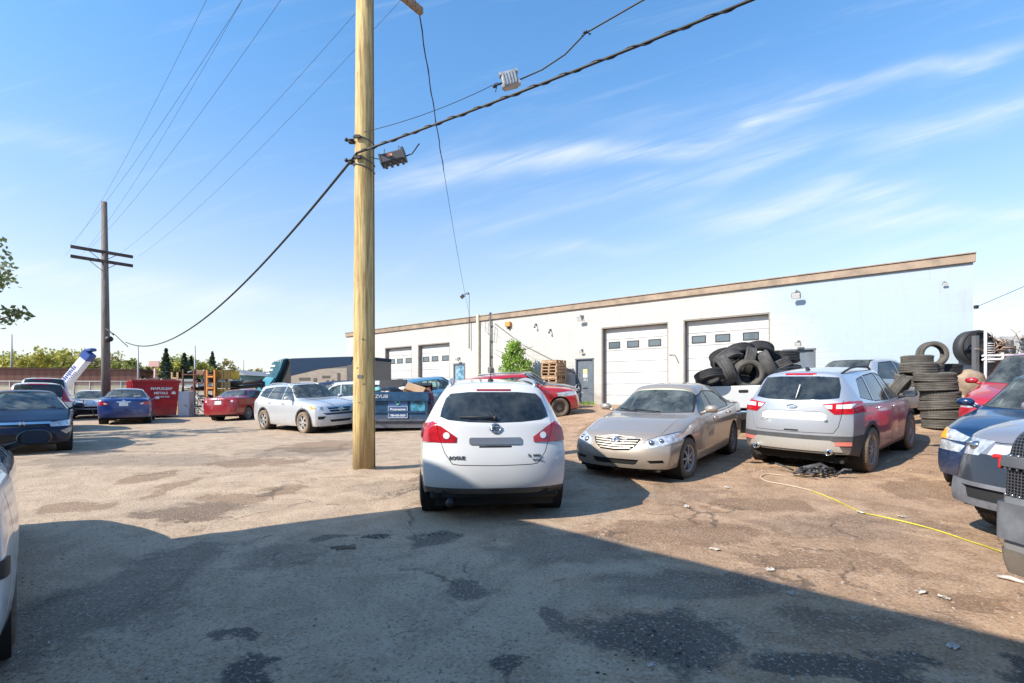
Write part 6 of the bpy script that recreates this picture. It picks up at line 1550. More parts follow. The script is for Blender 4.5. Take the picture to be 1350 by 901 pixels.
def trees():
    LY = leaf_mat('leaf_yellow_green', (.50, .47, .10), .6); LG = leaf_mat('leaf_green', (.36, .38, .11), .6); LD = leaf_mat('leaf_spruce', (.06, .10, .06)); LO = leaf_mat('leaf_olive', (.40, .34, .14), .6); LB = leaf_mat('leaf_bright', (.30, .46, .07), .6)
    tree(-16.1, 13.9, 5.9, 3.6, leaf_mat('leaf_dark_small', (.20, .25, .10)), 'leafing branches poking in at the left edge of the sky', kind='sparse', n=1500, ls=.16, seed=4, th=.45)
    tree(-17.8, 11.4, 5.5, 4.4, LG, 'tree just outside the left edge shading the lot', kind='bush', n=5200, ls=.2, seed=8)
    tree(-14.4, 10.6, 4.0, 3.0, LG, 'small tree beyond the left edge with thin shade', kind='sparse', n=600, ls=.16, seed=9)
    random.seed(5)
    spots = [(-8, 74, 472, LY), (18, 80, 478, LY), (42, 70, 468, LY), (62, 78, 464, LG), (84, 72, 462, LY), (104, 82, 470, LY), (128, 84, 466, LO), (150, 88, 476, LG), (166, 76, 474, LG), (186, 86, 484, LY), (203, 90, 488, LY), (212, 78, 480, LO), (240, 82, 470, LG), (262, 84, 478, LY), (286, 92, 474, LO), (228, 70, 478, LY), (8, 88, 466, LG), (115, 94, 472, LG), (74, 92, 474, LO)]
    wd_ = ['broad', 'round', 'ragged', 'tall', 'low', 'spreading']
    kinds = {'leaf_yellow_green': 'yellow-green', 'leaf_green': 'mid-green', 'leaf_olive': 'olive'}
    land = ['beyond the navy sedan roof', 'behind the silver wagon roof', 'beyond the blue and white banner', 'behind the far wooden pole', 'behind the royal blue sedan', 'behind the red dumpster', 'beyond the brown racks', 'beyond the yellow rack']
    for i, (px, z, ty, lf) in enumerate(spots):
        P_ = PX(px, z); g = gh(P_.x, P_.y); h = CH + (HOR - ty - 4) / F * z - g; side = ['farther', 'nearer'][z < 80]
        l_ = land[min(7, max(0, int((px + 8) / 38)))]
        tree(P_.x, P_.y, h, h * random.uniform(1.3, 1.8), lf, '%s %s tree about %d paces along the tree line, %s' % (wd_[i % 6], kinds[lf.name], 5 + i * 3, l_) if 0 else '%s %s tree in the %s row, %s' % (wd_[i % 6], kinds[lf.name], side, l_), 'spring trees along the far street', n=1300, ls=.5, seed=i + 30, th=.1)
    for px, z, ty, wpx, lab in ((219, 66, 460, 14, 'tall dark spruce rising behind the red dumpster'), (243, 70, 466, 16, 'broad green spruce behind the brown racks'), (280, 90, 464, 14, 'short dark spruce top left of the yellow rack'), (252, 80, 470, 9, 'thin spruce beside the broad green one')):
        P_ = PX(px, z); g = gh(P_.x, P_.y); h = CH + (HOR - ty) / F * z - g; tree(P_.x, P_.y, h, wpx / F * z * 1.8, LD, lab, 'spruces behind the lot', 'conifer', 1500, .38, seed=px, name='spruce')
    for px, z, ty in ((350, 150, 493), (385, 165, 486), (420, 160, 487), (445, 170, 486), (330, 140, 490)):
        P_ = PX(px, z); g = gh(P_.x, P_.y); h = CH + (HOR - ty) / F * z - g
        tree(P_.x, P_.y, h, h * 1.6, LO, {350: 'hazy far tree left of the truck wind deflector', 385: 'hazy far tree hidden above the truck', 420: 'hazy far tree beyond the truck middle', 445: 'hazy far tree beyond the truck tail', 330: 'hazy far tree over the small gabled house'}[px], 'far trees behind the truck', n=500, ls=.9, seed=px)
    # sapling at the garage wall
    tree(.12, 23.4, 3.0, 3.1, LB, 'bright green sapling against the white garage wall', kind='cone', n=5600, ls=.12, seed=77, th=.1)
    for k, (px, y_) in enumerate(((768, 21.9), (776, 21.9))):
        P_ = PX(px, y_); g = gh(P_.x, P_.y); bm = bmesh.new(); random.seed(k)
        for j in range(60):
            p = Vector((P_.x + random.gauss(0, .15), P_.y + random.gauss(0, .08), g)); q = p + Vector((random.gauss(0, .06), random.gauss(0, .06), random.uniform(.05, .22)))
            bm.faces.new([bm.verts.new(v) for v in (p + Vector((-.015, 0, 0)), p + Vector((.015, 0, 0)), q)])
        me = bpy.data.meshes.new('weeds'); bm.to_mesh(me); bm.free(); tag(link_mesh('weeds', me, [LB]), ['weeds at the foot of the grey door, left tuft', 'weeds at the foot of the grey door, right tuft'][k], 'weeds')

# ================================================================ FAR SETTING
def far_setting():
    def T(px, py, Y): return Vector(((px - 675) / F * Y, Y, CH + (HOR - py) / F * Y))
    # long brown building
    root = empty('brown_building'); tag(root, 'long low brown building behind the trees at the left', 'building')
    m, t, b = mat_new('brown_ribbed_siding'); v = t.geo(); X, Y, Z = t.sep(v); s_ = t.m('SINE', t.m('MULTIPLY', X, 9.0)); t.l.new(t.mix(t.ramp(s_, .0, .8), (.23, .105, .078), (.19, .085, .064)), b.inputs['Base Color']); b.inputs['Roughness'].default_value = .8
    mb = MB(); a, b_ = T(-60, 486, 58), T(165, 489, 64); g = 0
    for (p, q) in ((a, b_),):
        mb.box(((p.x + q.x) / 2, (p.y + q.y) / 2 + 4, (p.z) / 2), ((q - p).length, 8, p.z), rot=Matrix.Rotation(math.atan2(q.y - p.y, q.x - p.x), 3, 'Z'))
    mb.build('wall', m, root); mb = MB(); q1, q2 = T(165, 493, 64), T(196, 493, 66); mb.box(((q1.x + q2.x) / 2, 69, q1.z / 2 - .2), (5, 6, q1.z)); mb.build('annex', m, root)
    mb = MB(); mb.box(((a.x + b_.x) / 2, (a.y + b_.y) / 2 + 4, a.z + .1), ((b_ - a).length + .4, 8.3, .2), rot=Matrix.Rotation(math.atan2(b_.y - a.y, b_.x - a.x), 3, 'Z')); mb.build('roof', mat('brown_roof', (.10, .06, .05), .9), root)
    # chain link fence: posts and rails
    fr = empty('chain_link_fence'); tag(fr, 'low chain link fence along the back of the lot at the left', 'fence')
    m, t, b = mat_new('chain_mesh'); v = t.geo(); X, Y, Z = t.sep(v); k = t.m('MAXIMUM', t.m('SINE', t.m('MULTIPLY', t.m('ADD', X, Z), 42.0)), t.m('SINE', t.m('MULTIPLY', t.m('SUBTRACT', X, Z), 42.0)))
    t.set(b, 'Alpha', t.ramp(k, .80, .95)); b.inputs['Base Color'].default_value = (.35, .36, .36, 1); b.inputs['Metallic'].default_value = .5
    p0, p1 = T(-30, 504, 36), T(300, 503, 38); n = 16; zt = CH + 12 * 37 / F
    for k_ in range(n + 1):
        p = p0.lerp(p1, k_ / n); mb = MB(); mb.tube([(p.x, p.y, gh(p.x, p.y)), (p.x, p.y, zt)], .04, 6); mb.build('post', M_FIX, fr)
    mb = MB(); mb.tube([(p0.x, p0.y, zt), (p1.x, p1.y, zt)], .03, 6); mb.build('rail', mat('galvanised', (.34, .35, .36), .6, .3), fr)
    mb = MB(); mb.quad((p0.x, p0.y + .05, gh(p0.x, p0.y)), (p1.x, p1.y + .05, gh(p1.x, p1.y)), (p1.x, p1.y + .05, zt), (p0.x, p0.y + .05, zt)); mb.build('mesh_panel', m, fr)
    # berm of dry grass
    # teal gabled house and far sheds
    def house(px0, px1, ytop, yeave, z, wc, rc, label, gable=True, dep=8, win=0):
        a, b_ = T(px0, yeave, z), T(px1, yeave, z); tp = T(px0, ytop, z).z; root = empty('far_building', (0, 0, 0)); tag(root, label, 'building')
        g = gh(a.x, z) - .5; mb = MB(); mb.box(((a.x + b_.x) / 2, z + dep / 2, (a.z + g) / 2), (b_.x - a.x, dep, a.z - g)); mb.build('wall', mat('far_wall_%d' % px0, wc, .8, var=.15, vscale=.4), root)
        mb = MB(); xm = (a.x + b_.x) / 2
        if gable: mb.prism([(a.x - .5, a.z), (b_.x + .5, a.z), (xm, tp)], z - .3, z + dep)
        else: mb.box((xm, z + dep / 2, (a.z + tp) / 2), (b_.x - a.x + .6, dep + .6, tp - a.z))
        mb.build('roof', mat('far_roof_%d' % px0, rc, .8), root)
        for k in range(win):
            mb = MB(); xx = lerp(a.x, b_.x, (k + .5) / win); mb.box((xx, z - .03, lerp(g, a.z, .72)), ((b_.x - a.x) / win * .45, .1, (a.z - g) * .18)); mb.build('window', M_PANE, root)
    house(306, 321, 488, 495, 70, (.16, .26, .27), (.34, .34, .34), 'small teal house with a pale gable right of the yellow rack', win=3)
    house(318, 345, 495, 499, 95, (.36, .35, .32), (.22, .22, .24), 'low beige shed far off left of the truck', False, win=0)
    house(340, 372, 491, 496, 130, (.22, .23, .25), (.15, .16, .18), 'dark far shed beyond the wind deflector', False, win=2)
    house(370, 460, 488, 494, 150, (.33, .33, .33), (.20, .20, .22), 'long grey far building hidden behind the truck', False, win=4)
    house(232, 262, 500, 503, 60, (.34, .35, .36), (.25, .26, .28), 'pale low shed behind the brown racks', False, win=0)
# ================================================================ YARD THINGS
def T3(px, py, Y): return Vector(((px - 675) / F * Y, Y, CH + (HOR - py) / F * Y))
def hollow(mb, x0, x1, y0, y1, z0, z1, th, taper=0.0):
    """open-topped tub; taper pulls the bottom in along x"""
    t = taper
    def wall(a, b_, c, d): mb.quad(a, b_, c, d)
    O = [(x0, y0, z1), (x1, y0, z1), (x1, y1, z1), (x0, y1, z1)]; B = [(x0 + t, y0 + .0, z0), (x1 - t, y0, z0), (x1 - t, y1, z0), (x0 + t, y1, z0)]
    I = [(x0 + th, y0 + th, z1), (x1 - th, y0 + th, z1), (x1 - th, y1 - th, z1), (x0 + th, y1 - th, z1)]; J = [(x0 + t + th, y0 + th, z0 + th), (x1 - t - th, y0 + th, z0 + th), (x1 - t - th, y1 - th, z0 + th), (x0 + t + th, y1 - th, z0 + th)]
    for k in range(4):
        n = (k + 1) % 4; wall(O[k], O[n], B[n], B[k]); wall(I[n], I[k], J[k], J[n]); wall(O[n], O[k], I[k], I[n])
    wall(*B[::-1]); wall(*J)
def blue_dumpster():
    x, y = -3.72, 15.75; root = empty('dumpster', (x, y, gh(x, y + .5)), R(3)); tag(root, 'dented blue metal dumpster overflowing with black bags and cardboard, right of the wooden pole', 'dumpster')
    bl = mat('chipped_blue_steel', (.014, .06, .13), .5, .2, var=.35, vscale=5, dirt=.5, bump=.15, bscale=8)
    mb = MB(); hollow(mb, -.98, .98, 0, 1.6, .10, 1.24, .04, .04)
    mb.box((0, -.04, 1.12), (2.04, .09, .30), bev=.01); mb.box((0, -.02, .62), (1.98, .04, .05)); mb.box((0, -.03, .34), (1.96, .06, .06), bev=.01)
    for xx in (-.95, .95): mb.box((xx, -.03, .66), (.07, .07, 1.06), bev=.01)
    mb.box((1.02, .7, .95), (.10, .9, .18), bev=.02); mb.box((-1.02, .7, .95), (.10, .9, .18), bev=.02)
    for xx in (-.8, .8): mb.box((xx, .8, .05), (.12, 1.5, .1))
    mb.build('bin_body', bl, root, fixn=False)
    mb = MB(); mb.box((-.45, 1.62, 1.42), (.98, .05, .62), rot=Matrix.Rotation(R(-22), 3, 'X'), bev=.02); mb.build('lid', M_BLACK, root)
    mb = MB(); mb.prism([(1.5, 1.30), (1.45, 1.52), (1.15, 1.58), (.85, 1.50), (.85, 1.47), (1.15, 1.54), (1.42, 1.48), (1.47, 1.3)], .0, .98, axis='x')
    for v in mb.bm.verts: v.co = Vector((v.co.x, v.co.y, v.co.z))
    mb.build('lid', M_BLACK, root)
    wh = mat('faded_white_stencil', (.45, .50, .58), .6)
    text_mesh('& SEZVUBI', .15, 'stencil', wh, root, basis((1, 0, 0), (0, 0, 1), (-.62, -.092, 1.12)), bold=.002)
    mb = MB(); mb.box((.02, -.012, .72), (.62, .016, .60)); pl = mb.build('placard', mat('placard_blue', (.05, .11, .26), .4, var=.2), root)
    mb = MB()
    for a in ((-.29, .44, .02, .38), (.33, .44, .02, .38)): pass
    for cx_, cz_, w_, h_ in ((.02, .43, .62, .02), (.02, .80, .62, .015), (-.285, .62, .015, .38), (.325, .62, .015, .38)): mb.box((cx_, -.024, cz_), (w_, .008, h_))
    mb.build('placard_border', wh, pl)
    text_mesh('Progressive', .105, 'placard_name', M_SIGNW, pl, basis((1, 0, 0), (0, 0, 1), (.02, -.026, .70)), bold=.002)
    text_mesh('780-455-5050', .085, 'placard_phone', M_SIGNW, pl, basis((1, 0, 0), (0, 0, 1), (.02, -.026, .50)), bold=.002)
    mb = MB()
    for k in range(3):
        a0 = 2 * math.pi * k / 3; mb.tube([(.02 + .07 * math.cos(a0 + t), -.026, .93 + .07 * math.sin(a0 + t)) for t in [j * .3 for j in range(6)]], [.022, .022, .022, .022, .016, .006], 6)
    mb.build('recycling_mark', mat('mint_green', (.15, .50, .38), .5), pl)
    mb = MB(); mb.box((.66, -.012, .80), (.46, .016, .34)); pl2 = mb.build('sticker', mat('sticker_teal', (.05, .22, .32), .4, var=.8, vscale=5), root)
    # rubbish in it: things of their own
    def lump(name, cat, label, c, r, sc, m_, seed):
        mb = MB(); mb.sphere((0, 0, 0), r, sc, u=20, v=12)
        for v in mb.bm.verts: v.co *= 1 + .22 * noise.noise(v.co * 5 + Vector((seed, 0, 0))) + .08 * noise.noise(v.co * 16 + Vector((seed, 3, 0)))
        o = mb.build(name, m_, None); M = root.matrix_basis if 0 else Matrix.Translation(root.location) @ Matrix.Rotation(R(3), 4, 'Z'); o.matrix_world = M @ Matrix.Translation(c); tag(o, label, cat); return o
    bag = mat('bin_bag_black', (.012, .012, .014), .3, 0, bump=.6, bscale=18)
    lump('bin_bag', 'rubbish bag', 'shiny black rubbish bag on top of the middle of the blue dumpster', (-.28, .55, 1.22), .36, (1.25, 1, .62), bag, 1)
    lump('bin_bag', 'rubbish bag', 'smaller black rubbish bag at the left inside the blue dumpster', (-.72, .4, 1.14), .26, (1.1, 1, .7), bag, 2)
    lump('bin_bag', 'rubbish bag', 'mint green bag at the left rim of the blue dumpster', (-.82, .7, 1.25), .22, (1, 1, .8), mat('mint_bag', (.20, .55, .45), .5), 3)
    lump('bin_bag', 'rubbish bag', 'dark bag hanging over the right end of the blue dumpster', (.98, .5, 1.08), .2, (.7, 1, .9), mat('wine_bag', (.10, .02, .04), .4), 4)
    lump('paper_heap', 'paper', 'white paper wad between bag and cardboard in the blue dumpster', (.08, .5, 1.36), .13, (1.3, 1, .6), M_SIGNW, 5)
    M = Matrix.Translation(root.location) @ Matrix.Rotation(R(3), 4, 'Z')
    cb = mat('cardboard', (.50, .32, .18), .85, var=.12)
    mb = MB(); mb.box((0, 0, 0), (.62, .45, .30), bev=.004); o = mb.build('cardboard_box', cb); o.matrix_world = M @ Matrix.Translation((.48, .42, 1.28)) @ Matrix.Rotation(R(18), 4, 'Y') @ Matrix.Rotation(R(28), 4, 'X'); tag(o, 'tilted cardboard box sticking out of the blue dumpster at its right', 'box')
    mb = MB(); mb.box((.0, -.26, .14), (.6, .2, .006), rot=Matrix.Rotation(R(-30), 3, 'X')); mb.build('box_flap', cb, o)
    mb = MB(); mb.box((0, 0, 0), (.4, .3, .2), bev=.004); o = mb.build('cardboard_box', mat('brown_cardboard', (.25, .12, .08), .85)); o.matrix_world = M @ Matrix.Translation((.80, .75, 1.26)) @ Matrix.Rotation(R(-20), 4, 'Y'); tag(o, 'brown carton behind the tilted cardboard box in the blue dumpster', 'box')
def red_dumpster():
    x, y = -18.15, 24.9; root = empty('dumpster', (x, y, gh(x, y)), R(42)); tag(root, 'big red roll-off dumpster with white lettering, right of the royal blue sedan', 'dumpster')
    rd = mat('red_steel', (.36, .012, .022), .45, .1, var=.2, vscale=3, dirt=.35)
    mb = MB(); hollow(mb, -1.05, .92, 0, 3.4, .12, 1.92, .06, .0)
    for v in mb.bm.verts:
        if v.co.z < 1: v.co.x *= .86; v.co.y = lerp(v.co.y, 1.2, .14)
    mb.box((-.065, -.03, 1.88), (2.06, .10, .12), bev=.01)
    for k in range(5): mb.box((-1.03, .3 + k * .7, 1.35), (.12, .10, 1.1), bev=.01)
    mb.box((-.065, .05, .95), (1.8, .05, .05))
    mb.build('bin_body', rd, root, fixn=False)
    mb = MB(); random.seed(2)
    for k in range(18): mb.box((random.uniform(-1, .9), random.uniform(.2, 3), 1.86 + random.uniform(0, .1)), (random.uniform(.2, .7), random.uniform(.1, .5), .12), rot=Matrix.Rotation(random.uniform(-.5, .5), 3, 'Y'))
    mb.build('debris_load', mat('debris_tan', (.35, .25, .18), .9, var=.6, vscale=6), root)
    Mf = lambda z, x=.15: basis((1, 0, 0), (0, .08, 1), (x, -.012 + (1.9 - z) * .09, z))
    text_mesh('MAPLELEAF', .18, 'lettering', M_SIGNW, root, Mf(1.50), bold=.006); text_mesh('METALS', .165, 'lettering', M_SIGNW, root, Mf(1.27, .12), bold=.006); text_mesh('780-455-2200', .10, 'lettering', M_SIGNW, root, Mf(1.08, .2), bold=.003)
    mb = MB(); pts = [(0, .11), (.03, .05), (.08, .07), (.07, .0), (.12, -.01), (.04, -.07), (0, -.06), (-.04, -.07), (-.12, -.01), (-.07, 0), (-.08, .07), (-.03, .05)]
    mb.prism([(.66 + a, 1.28 + b_) for a, b_ in pts], .015, .04); mb.build('leaf_mark', M_SIGNW, root)
def truck():
    a = Vector((-12.3, 27.0, 0)); b_ = Vector((-7.75, 25.2, 0)); d = (b_ - a); L = d.length; root = empty('box_truck', (a.x, a.y, gh(a.x, a.y)), math.atan2(d.y, d.x)); tag(root, 'long dark blue truck body with a teal wind deflector, behind the silver white crossover', 'truck')
    m, t, b2 = mat_new('polished_truck_side'); v = t.obj(); b2.inputs['Base Color'].default_value = (.10, .105, .11, 1); b2.inputs['Metallic'].default_value = .1; b2.inputs['Roughness'].default_value = .35
    db = mat('dark_blue_band', (.012, .03, .065), .7, spec=.15)
    mb = MB(); mb.box((L / 2, 1.25, 1.75), (L, 2.5, 2.2), bev=.03); mb.build('cargo_body', m, root)
    mb = MB(); mb.box((L * .5 - .5, .0, 1.55), (L - 1.04, .012, 1.7)); mb.build('reflection_panel', mat('beige_reflection', (.25, .21, .175), .4, var=.12), root)  # beige reflection of the building opposite, painted onto the truck side
    mb = MB(); mb.prism([(0, 2.98), (L * .86, 2.98), (L * .86, 2.58), (L * .4, 2.38), (0, 2.05)], -.03, .02); mb.build('blue_band', db, root)
    mb = MB(); mb.box((L / 2, 1.25, 2.93), (L + .02, 2.54, .16), bev=.03); mb.build('roof_cap', db, root)
    mb = MB()
    for xx, zz, w_, h_ in ((1.0, 1.85, .8, .16), (1.75, 1.8, .25, .2), (2.5, 1.95, .55, .14), (2.6, 1.7, .16, .16), (2.95, 1.72, .16, .16), (3.35, 1.95, .2, .4)): mb.box((xx, -.012, zz), (w_, .02, h_), bev=.005)
    mb.build('reflection_mark', mat('dark_reflection', (.06, .055, .05), .5), root)  # dark shapes of the reflected doors, put on as thin boxes
    mb = MB(); mb.box((L - .5, .0, 1.75), (.96, .05, 1.9)); mb.build('rear_panel', mat('grey_panel', (.06, .062, .065), .5, var=.2), root)
    te = mat('teal_fairing', (.03, .13, .19), .3, .1, coat=1); lt = mat('light_teal_fairing', (.08, .34, .45), .35, 0, coat=1)
    mb = MB(); mb.prism([(-1.55, 2.85), (-.55, 3.05), (-.85, 2.4), (-1.35, 1.75), (-1.65, 1.35), (-2.3, 1.35), (-1.9, 2.0)], .1, 2.3); bmesh.ops.bevel(mb.bm, geom=mb.bm.edges[:], offset=.06, segments=2, affect='EDGES'); mb.build('wind_deflector', te, root)
    mb = MB(); mb.prism([(-1.95, 2.0), (-1.3, 1.95), (-2.1, 1.1), (-3.0, 1.1)], .05, 2.35); mb.build('hood_panel', lt, root)
    mb = MB(); mb.prism([(-.55, 3.0), (.0, 2.95), (.0, 1.2), (-1.3, 1.2), (-.9, 2.2)], .35, 2.1); mb.build('cab_rear', M_BLACK, root)
    mb = MB(); mb.box((-.6, 1.25, .95), (2.4, 2.2, .9), bev=.1); mb.build('cab_base', mat('navy_cab', (.015, .05, .09), .3, coat=1), root)
    mb = MB()
    for k, (dz, w_) in enumerate(((0, .40), (-.22, .34), (-.42, .26))):
        mb.box((-1.45 - k * .16, .085, 2.62 + dz), (w_, .03, .10 if k < 2 else .05))
    for k in range(5): mb.box((-1.35 + k * .13, .085, 2.88), (.05, .04, .05))
    mb.build('white_marking', M_SIGNW, root)
    k0 = wheel_proto(root, .5, .28, 'steel', 5, 0); k = 0
    for xx in (-1.2, L - 2.2, L - 1.0):
        for yy, rz in ((.25, math.pi), (2.25, 0)):
            w_ = k0 if k == 0 else copy_tree(k0, root); k += 1; w_.location = (xx, yy, .5); w_.rotation_euler = (0, 0, rz)
    mb = MB(); mb.box((L / 2, 1.25, .6), (L, 1.0, .2)); mb.build('chassis', M_UNDER, root)
def racks():
    st = mat('rusty_rack', (.16, .07, .045), .8, .2, var=.4); og = mat('orange_rack_paint', (.62, .24, .05), .6, var=.15); yl = mat('yellow_crate', (.45, .30, .04), .7, var=.35, vscale=3)
    gn = mat('green_grey_crate', (.10, .13, .09), .8, var=.3)
    # brown scrap rack
    a = T3(238, 545, 27); x0 = a.x; y0 = 27.2; root = empty('scrap_rack', (x0, y0, gh(x0, y0)), 0); tag(root, 'rusty brown steel rack crammed with parts, right of the red dumpster', 'rack')
    random.seed(17)
    for k in range(4):
        for yy in (0, 1.0):
            mb = MB(); mb.box((k * .62, yy, 1.3), (.07, .07, 2.6)); mb.build('upright', st, root)
    for z in (.5, .95, 1.4, 1.85, 2.3):
        mb = MB(); mb.box((.93, .5, z), (2.0, 1.06, .05)); mb.build('shelf', st, root)
    for k in range(34):
        z = random.choice((.5, .95, 1.4, 1.85, 2.3)); mb = MB(); p = Vector((random.uniform(.05, 1.8), random.uniform(.05, .8), z + .12))
        if random.random() < .5: mb.box(p, (random.uniform(.15, .5), .3, random.uniform(.08, .25)), rot=Matrix.Rotation(random.uniform(-.4, .4), 3, 'Y'), bev=.02)
        else: mb.tube([p, p + Vector((random.uniform(-.4, .4), 0, random.uniform(-.05, .2)))], random.uniform(.03, .1), 8)
        mb.build('stored_part', random.choice([mat('part_dark', (.06, .05, .05), .7), mat('part_pale', (.45, .43, .40), .7), mat('part_brown', (.24, .14, .09), .8), mat('part_grey', (.2, .2, .22), .6)]), root)
    def ladder(px, y0_, y1_, z, w_, label, m_):
        p = T3(px, y1_, z); top = T3(px, y0_, z).z; g = gh(p.x, z); r2 = empty('orange_frame', (p.x, z, g)); tag(r2, label, 'frame')
        for s_ in (-1, 1):
            mb = MB(); mb.box((s_ * w_ / 2, 0, (top - g) / 2), (.08, .08, top - g)); mb.build('upright', m_, r2)
        zz = .3
        while zz < top - g: mb = MB(); mb.box((0, -.01, zz), (w_ - .08, .09, .09)); mb.build('rung', m_, r2); zz += .62
    ladder(278, 488, 535, 26.5, .42, 'tall orange rack end frame left of the yellow crate', og)
    ladder(230.5, 491, 530, 29.5, .34, 'pale orange rack frame sticking up behind the red dumpster', mat('faded_orange', (.50, .30, .16), .7))
    def crate(px0, px1, yt, yb, z, m_, label, slats=7):
        a, b_ = T3(px0, yb, z), T3(px1, yt, z); r2 = empty('wire_crate', ((a.x + b_.x) / 2, z + .5, a.z)); tag(r2, label, 'crate'); w_ = b_.x - a.x; h = b_.z - a.z
        mb = MB(); mb.box((0, -.46, h / 2), (w_ - .05, .03, h - .05)); mb.box((0, .46, h / 2), (w_ - .05, .03, h - .05)); mb.box((0, 0, .03), (w_, .95, .05)); mb.build('panel', m_, r2)
        mb = MB()
        for k in range(slats): mb.box((0, -.49, h * (k + .5) / slats), (w_, .03, .035))
        for s_ in (-1, 0, 1): mb.box((s_ * w_ / 2, -.49, h / 2), (.05, .05, h))
        mb.build('slat', mat(m_.name + '_dark', tuple(c * .5 for c in m_.node_tree.nodes['Principled BSDF'].inputs['Base Color'].default_value[:3]) if 0 else (.12, .08, .03), .8), r2)
        return r2
    g0 = gh(-15.8, 26.8); base = T3(293, 533, 26.8)
    crate(284, 303, 487.5, 500.5, 26.6, yl, 'yellow slatted crate on top of the stack left of the red sedan roof')
    crate(284, 303, 503, 512, 26.6, gn, 'green grey crate under the yellow one', 4); crate(284, 303, 512.5, 522, 26.6, yl, 'lower yellow crate of the stack behind the red sedan', 4); crate(284, 303, 522.5, 548, 26.6, gn, 'lowest dark crate of the stack behind the red sedan', 4)
    mb = MB(); p0 = T3(303, 506, 27); p1 = T3(345, 503, 27); mb.tube([p0, p1], .12, 8); mb.tube([p0 + Vector((0, .2, -.25)), p1 + Vector((0, .2, -.22))], .1, 8); mb.box((p1.x, 27.2, p1.z / 2), (.12, .12, p1.z)); mb.box((p0.x, 27.2, p0.z / 2), (.12, .12, p0.z)); tag(mb.build('pipe_rack', mat('dark_pipe', (.05, .045, .045), .7)), 'long dark pipes racked above the red sedan roof', 'pipes')
    # grey cabinet
    p = T3(242, 548, 25.6); r2 = empty('metal_cabinet', (p.x, p.y, gh(p.x, p.y)), R(10)); tag(r2, 'pale grey metal cabinet standing at the right end of the red dumpster', 'cabinet')
    mb = MB(); mb.box((0, .3, .68), (.55, .6, 1.36), bev=.02); mb.build('cabinet_body', mat('pale_grey_enamel', (.42, .43, .50), .5, var=.1), r2); mb = MB(); mb.box((0, -.01, .7), (.5, .02, 1.25), bev=.004); mb.build('door', mat('pale_grey_door', (.47, .48, .54), .45), r2)
    # heap of pale scrap frames
    random.seed(9); mb = MB(); p = T3(257, 548, 26)
    for k in range(40):
        q = Vector((p.x + random.uniform(-.5, .7), 26 + random.uniform(-.4, .4), random.uniform(.05, 1.1))); mb.tube([q, q + Vector((random.uniform(-.5, .5), random.uniform(-.2, .2), random.uniform(-.4, .5)))], random.uniform(.012, .03), 5)
    tag(mb.build('scrap_metal_heap', mat('pale_scrap_metal', (.40, .42, .42), .5, .5, var=.4)), 'heap of pale bent metal frames below the brown rack', 'scrap metal')
    # tilted banner panel
    a, b_ = T3(68, 528, 27), T3(117, 469, 27); d = (b_ - a); Lh = d.length; ang = math.atan2(d.z, d.x); root = empty('loader_boom', (a.x, a.y, a.z)); root.rotation_euler = (0, -ang, 0); tag(root, 'blue and white boom panel leaning up to the right behind the navy sedan', 'loader boom')
    mb = MB(); mb.box((Lh / 2, 0, 0), (Lh, .4, .44), bev=.03); mb.build('panel', mat('panel_white', (.68, .70, .76), .5, var=.08), root)
    mb = MB(); mb.box((Lh - .05, 0, .03), (.45, .44, .54), bev=.04); mb.box((Lh + .28, 0, .12), (.45, .36, .16), rot=Matrix.Rotation(R(40), 3, 'Y'), bev=.03); mb.build('blue_end_cap', mat('panel_blue', (.02, .07, .28), .5), root)
    mb = MB()
    for k in range(11): mb.box((1.15 + k * .12, -.208, .05 + .03 * (k % 2)), (.08, .02, .20 - .04 * (k % 3)))
    for k in range(9): mb.box((1.25 + k * .11, -.208, -.15), (.06, .02, .06))
    mb.build('blue_marking', mat('marking_blue', (.05, .09, .32), .5), root)
def pallets():
    x, y = 1.92, 22.55; g = gh(x, y); z = g; names = ['lowest', 'second', 'third', 'fourth', 'fifth', 'sixth', 'seventh', 'eighth', 'ninth', 'tenth', 'eleventh', 'twelfth', 'thirteenth', 'topmost']
    pr = []
    def pal():
        root = empty('wooden_pallet')
        mb = MB()
        for k in range(6): mb.box((0, -.5 + k * .2, .128), (1.15, .12, .02))
        mb.build('deck_boards', M_WOOD, root)
        mb = MB()
        for k in range(3): mb.box((0, -.5 + k * .5, .01), (1.15, .1, .02))
        mb.build('bottom_boards', M_WOOD, root)
        for xx in (-.52, 0, .52):
            mb = MB()
            mb.box((xx, 0, .068), (.09, 1.12, .096)); mb.build('stringer', M_WOOD, root)
        return root
    p0 = pal(); random.seed(4)
    for k in range(14):
        o = p0 if k == 0 else copy_tree(p0); o.location = (x + random.uniform(-.03, .03), y + random.uniform(-.03, .03), z); o.rotation_euler = (0, 0, R(-38 + random.uniform(-3, 3) + (90 if k % 5 == 3 else 0))); o.scale = (.74, .74, 1); z += .146
        tag(o, '%s pallet of the wooden stack by the garage wall' % names[k], 'pallet', 'pallets stacked by the garage wall')
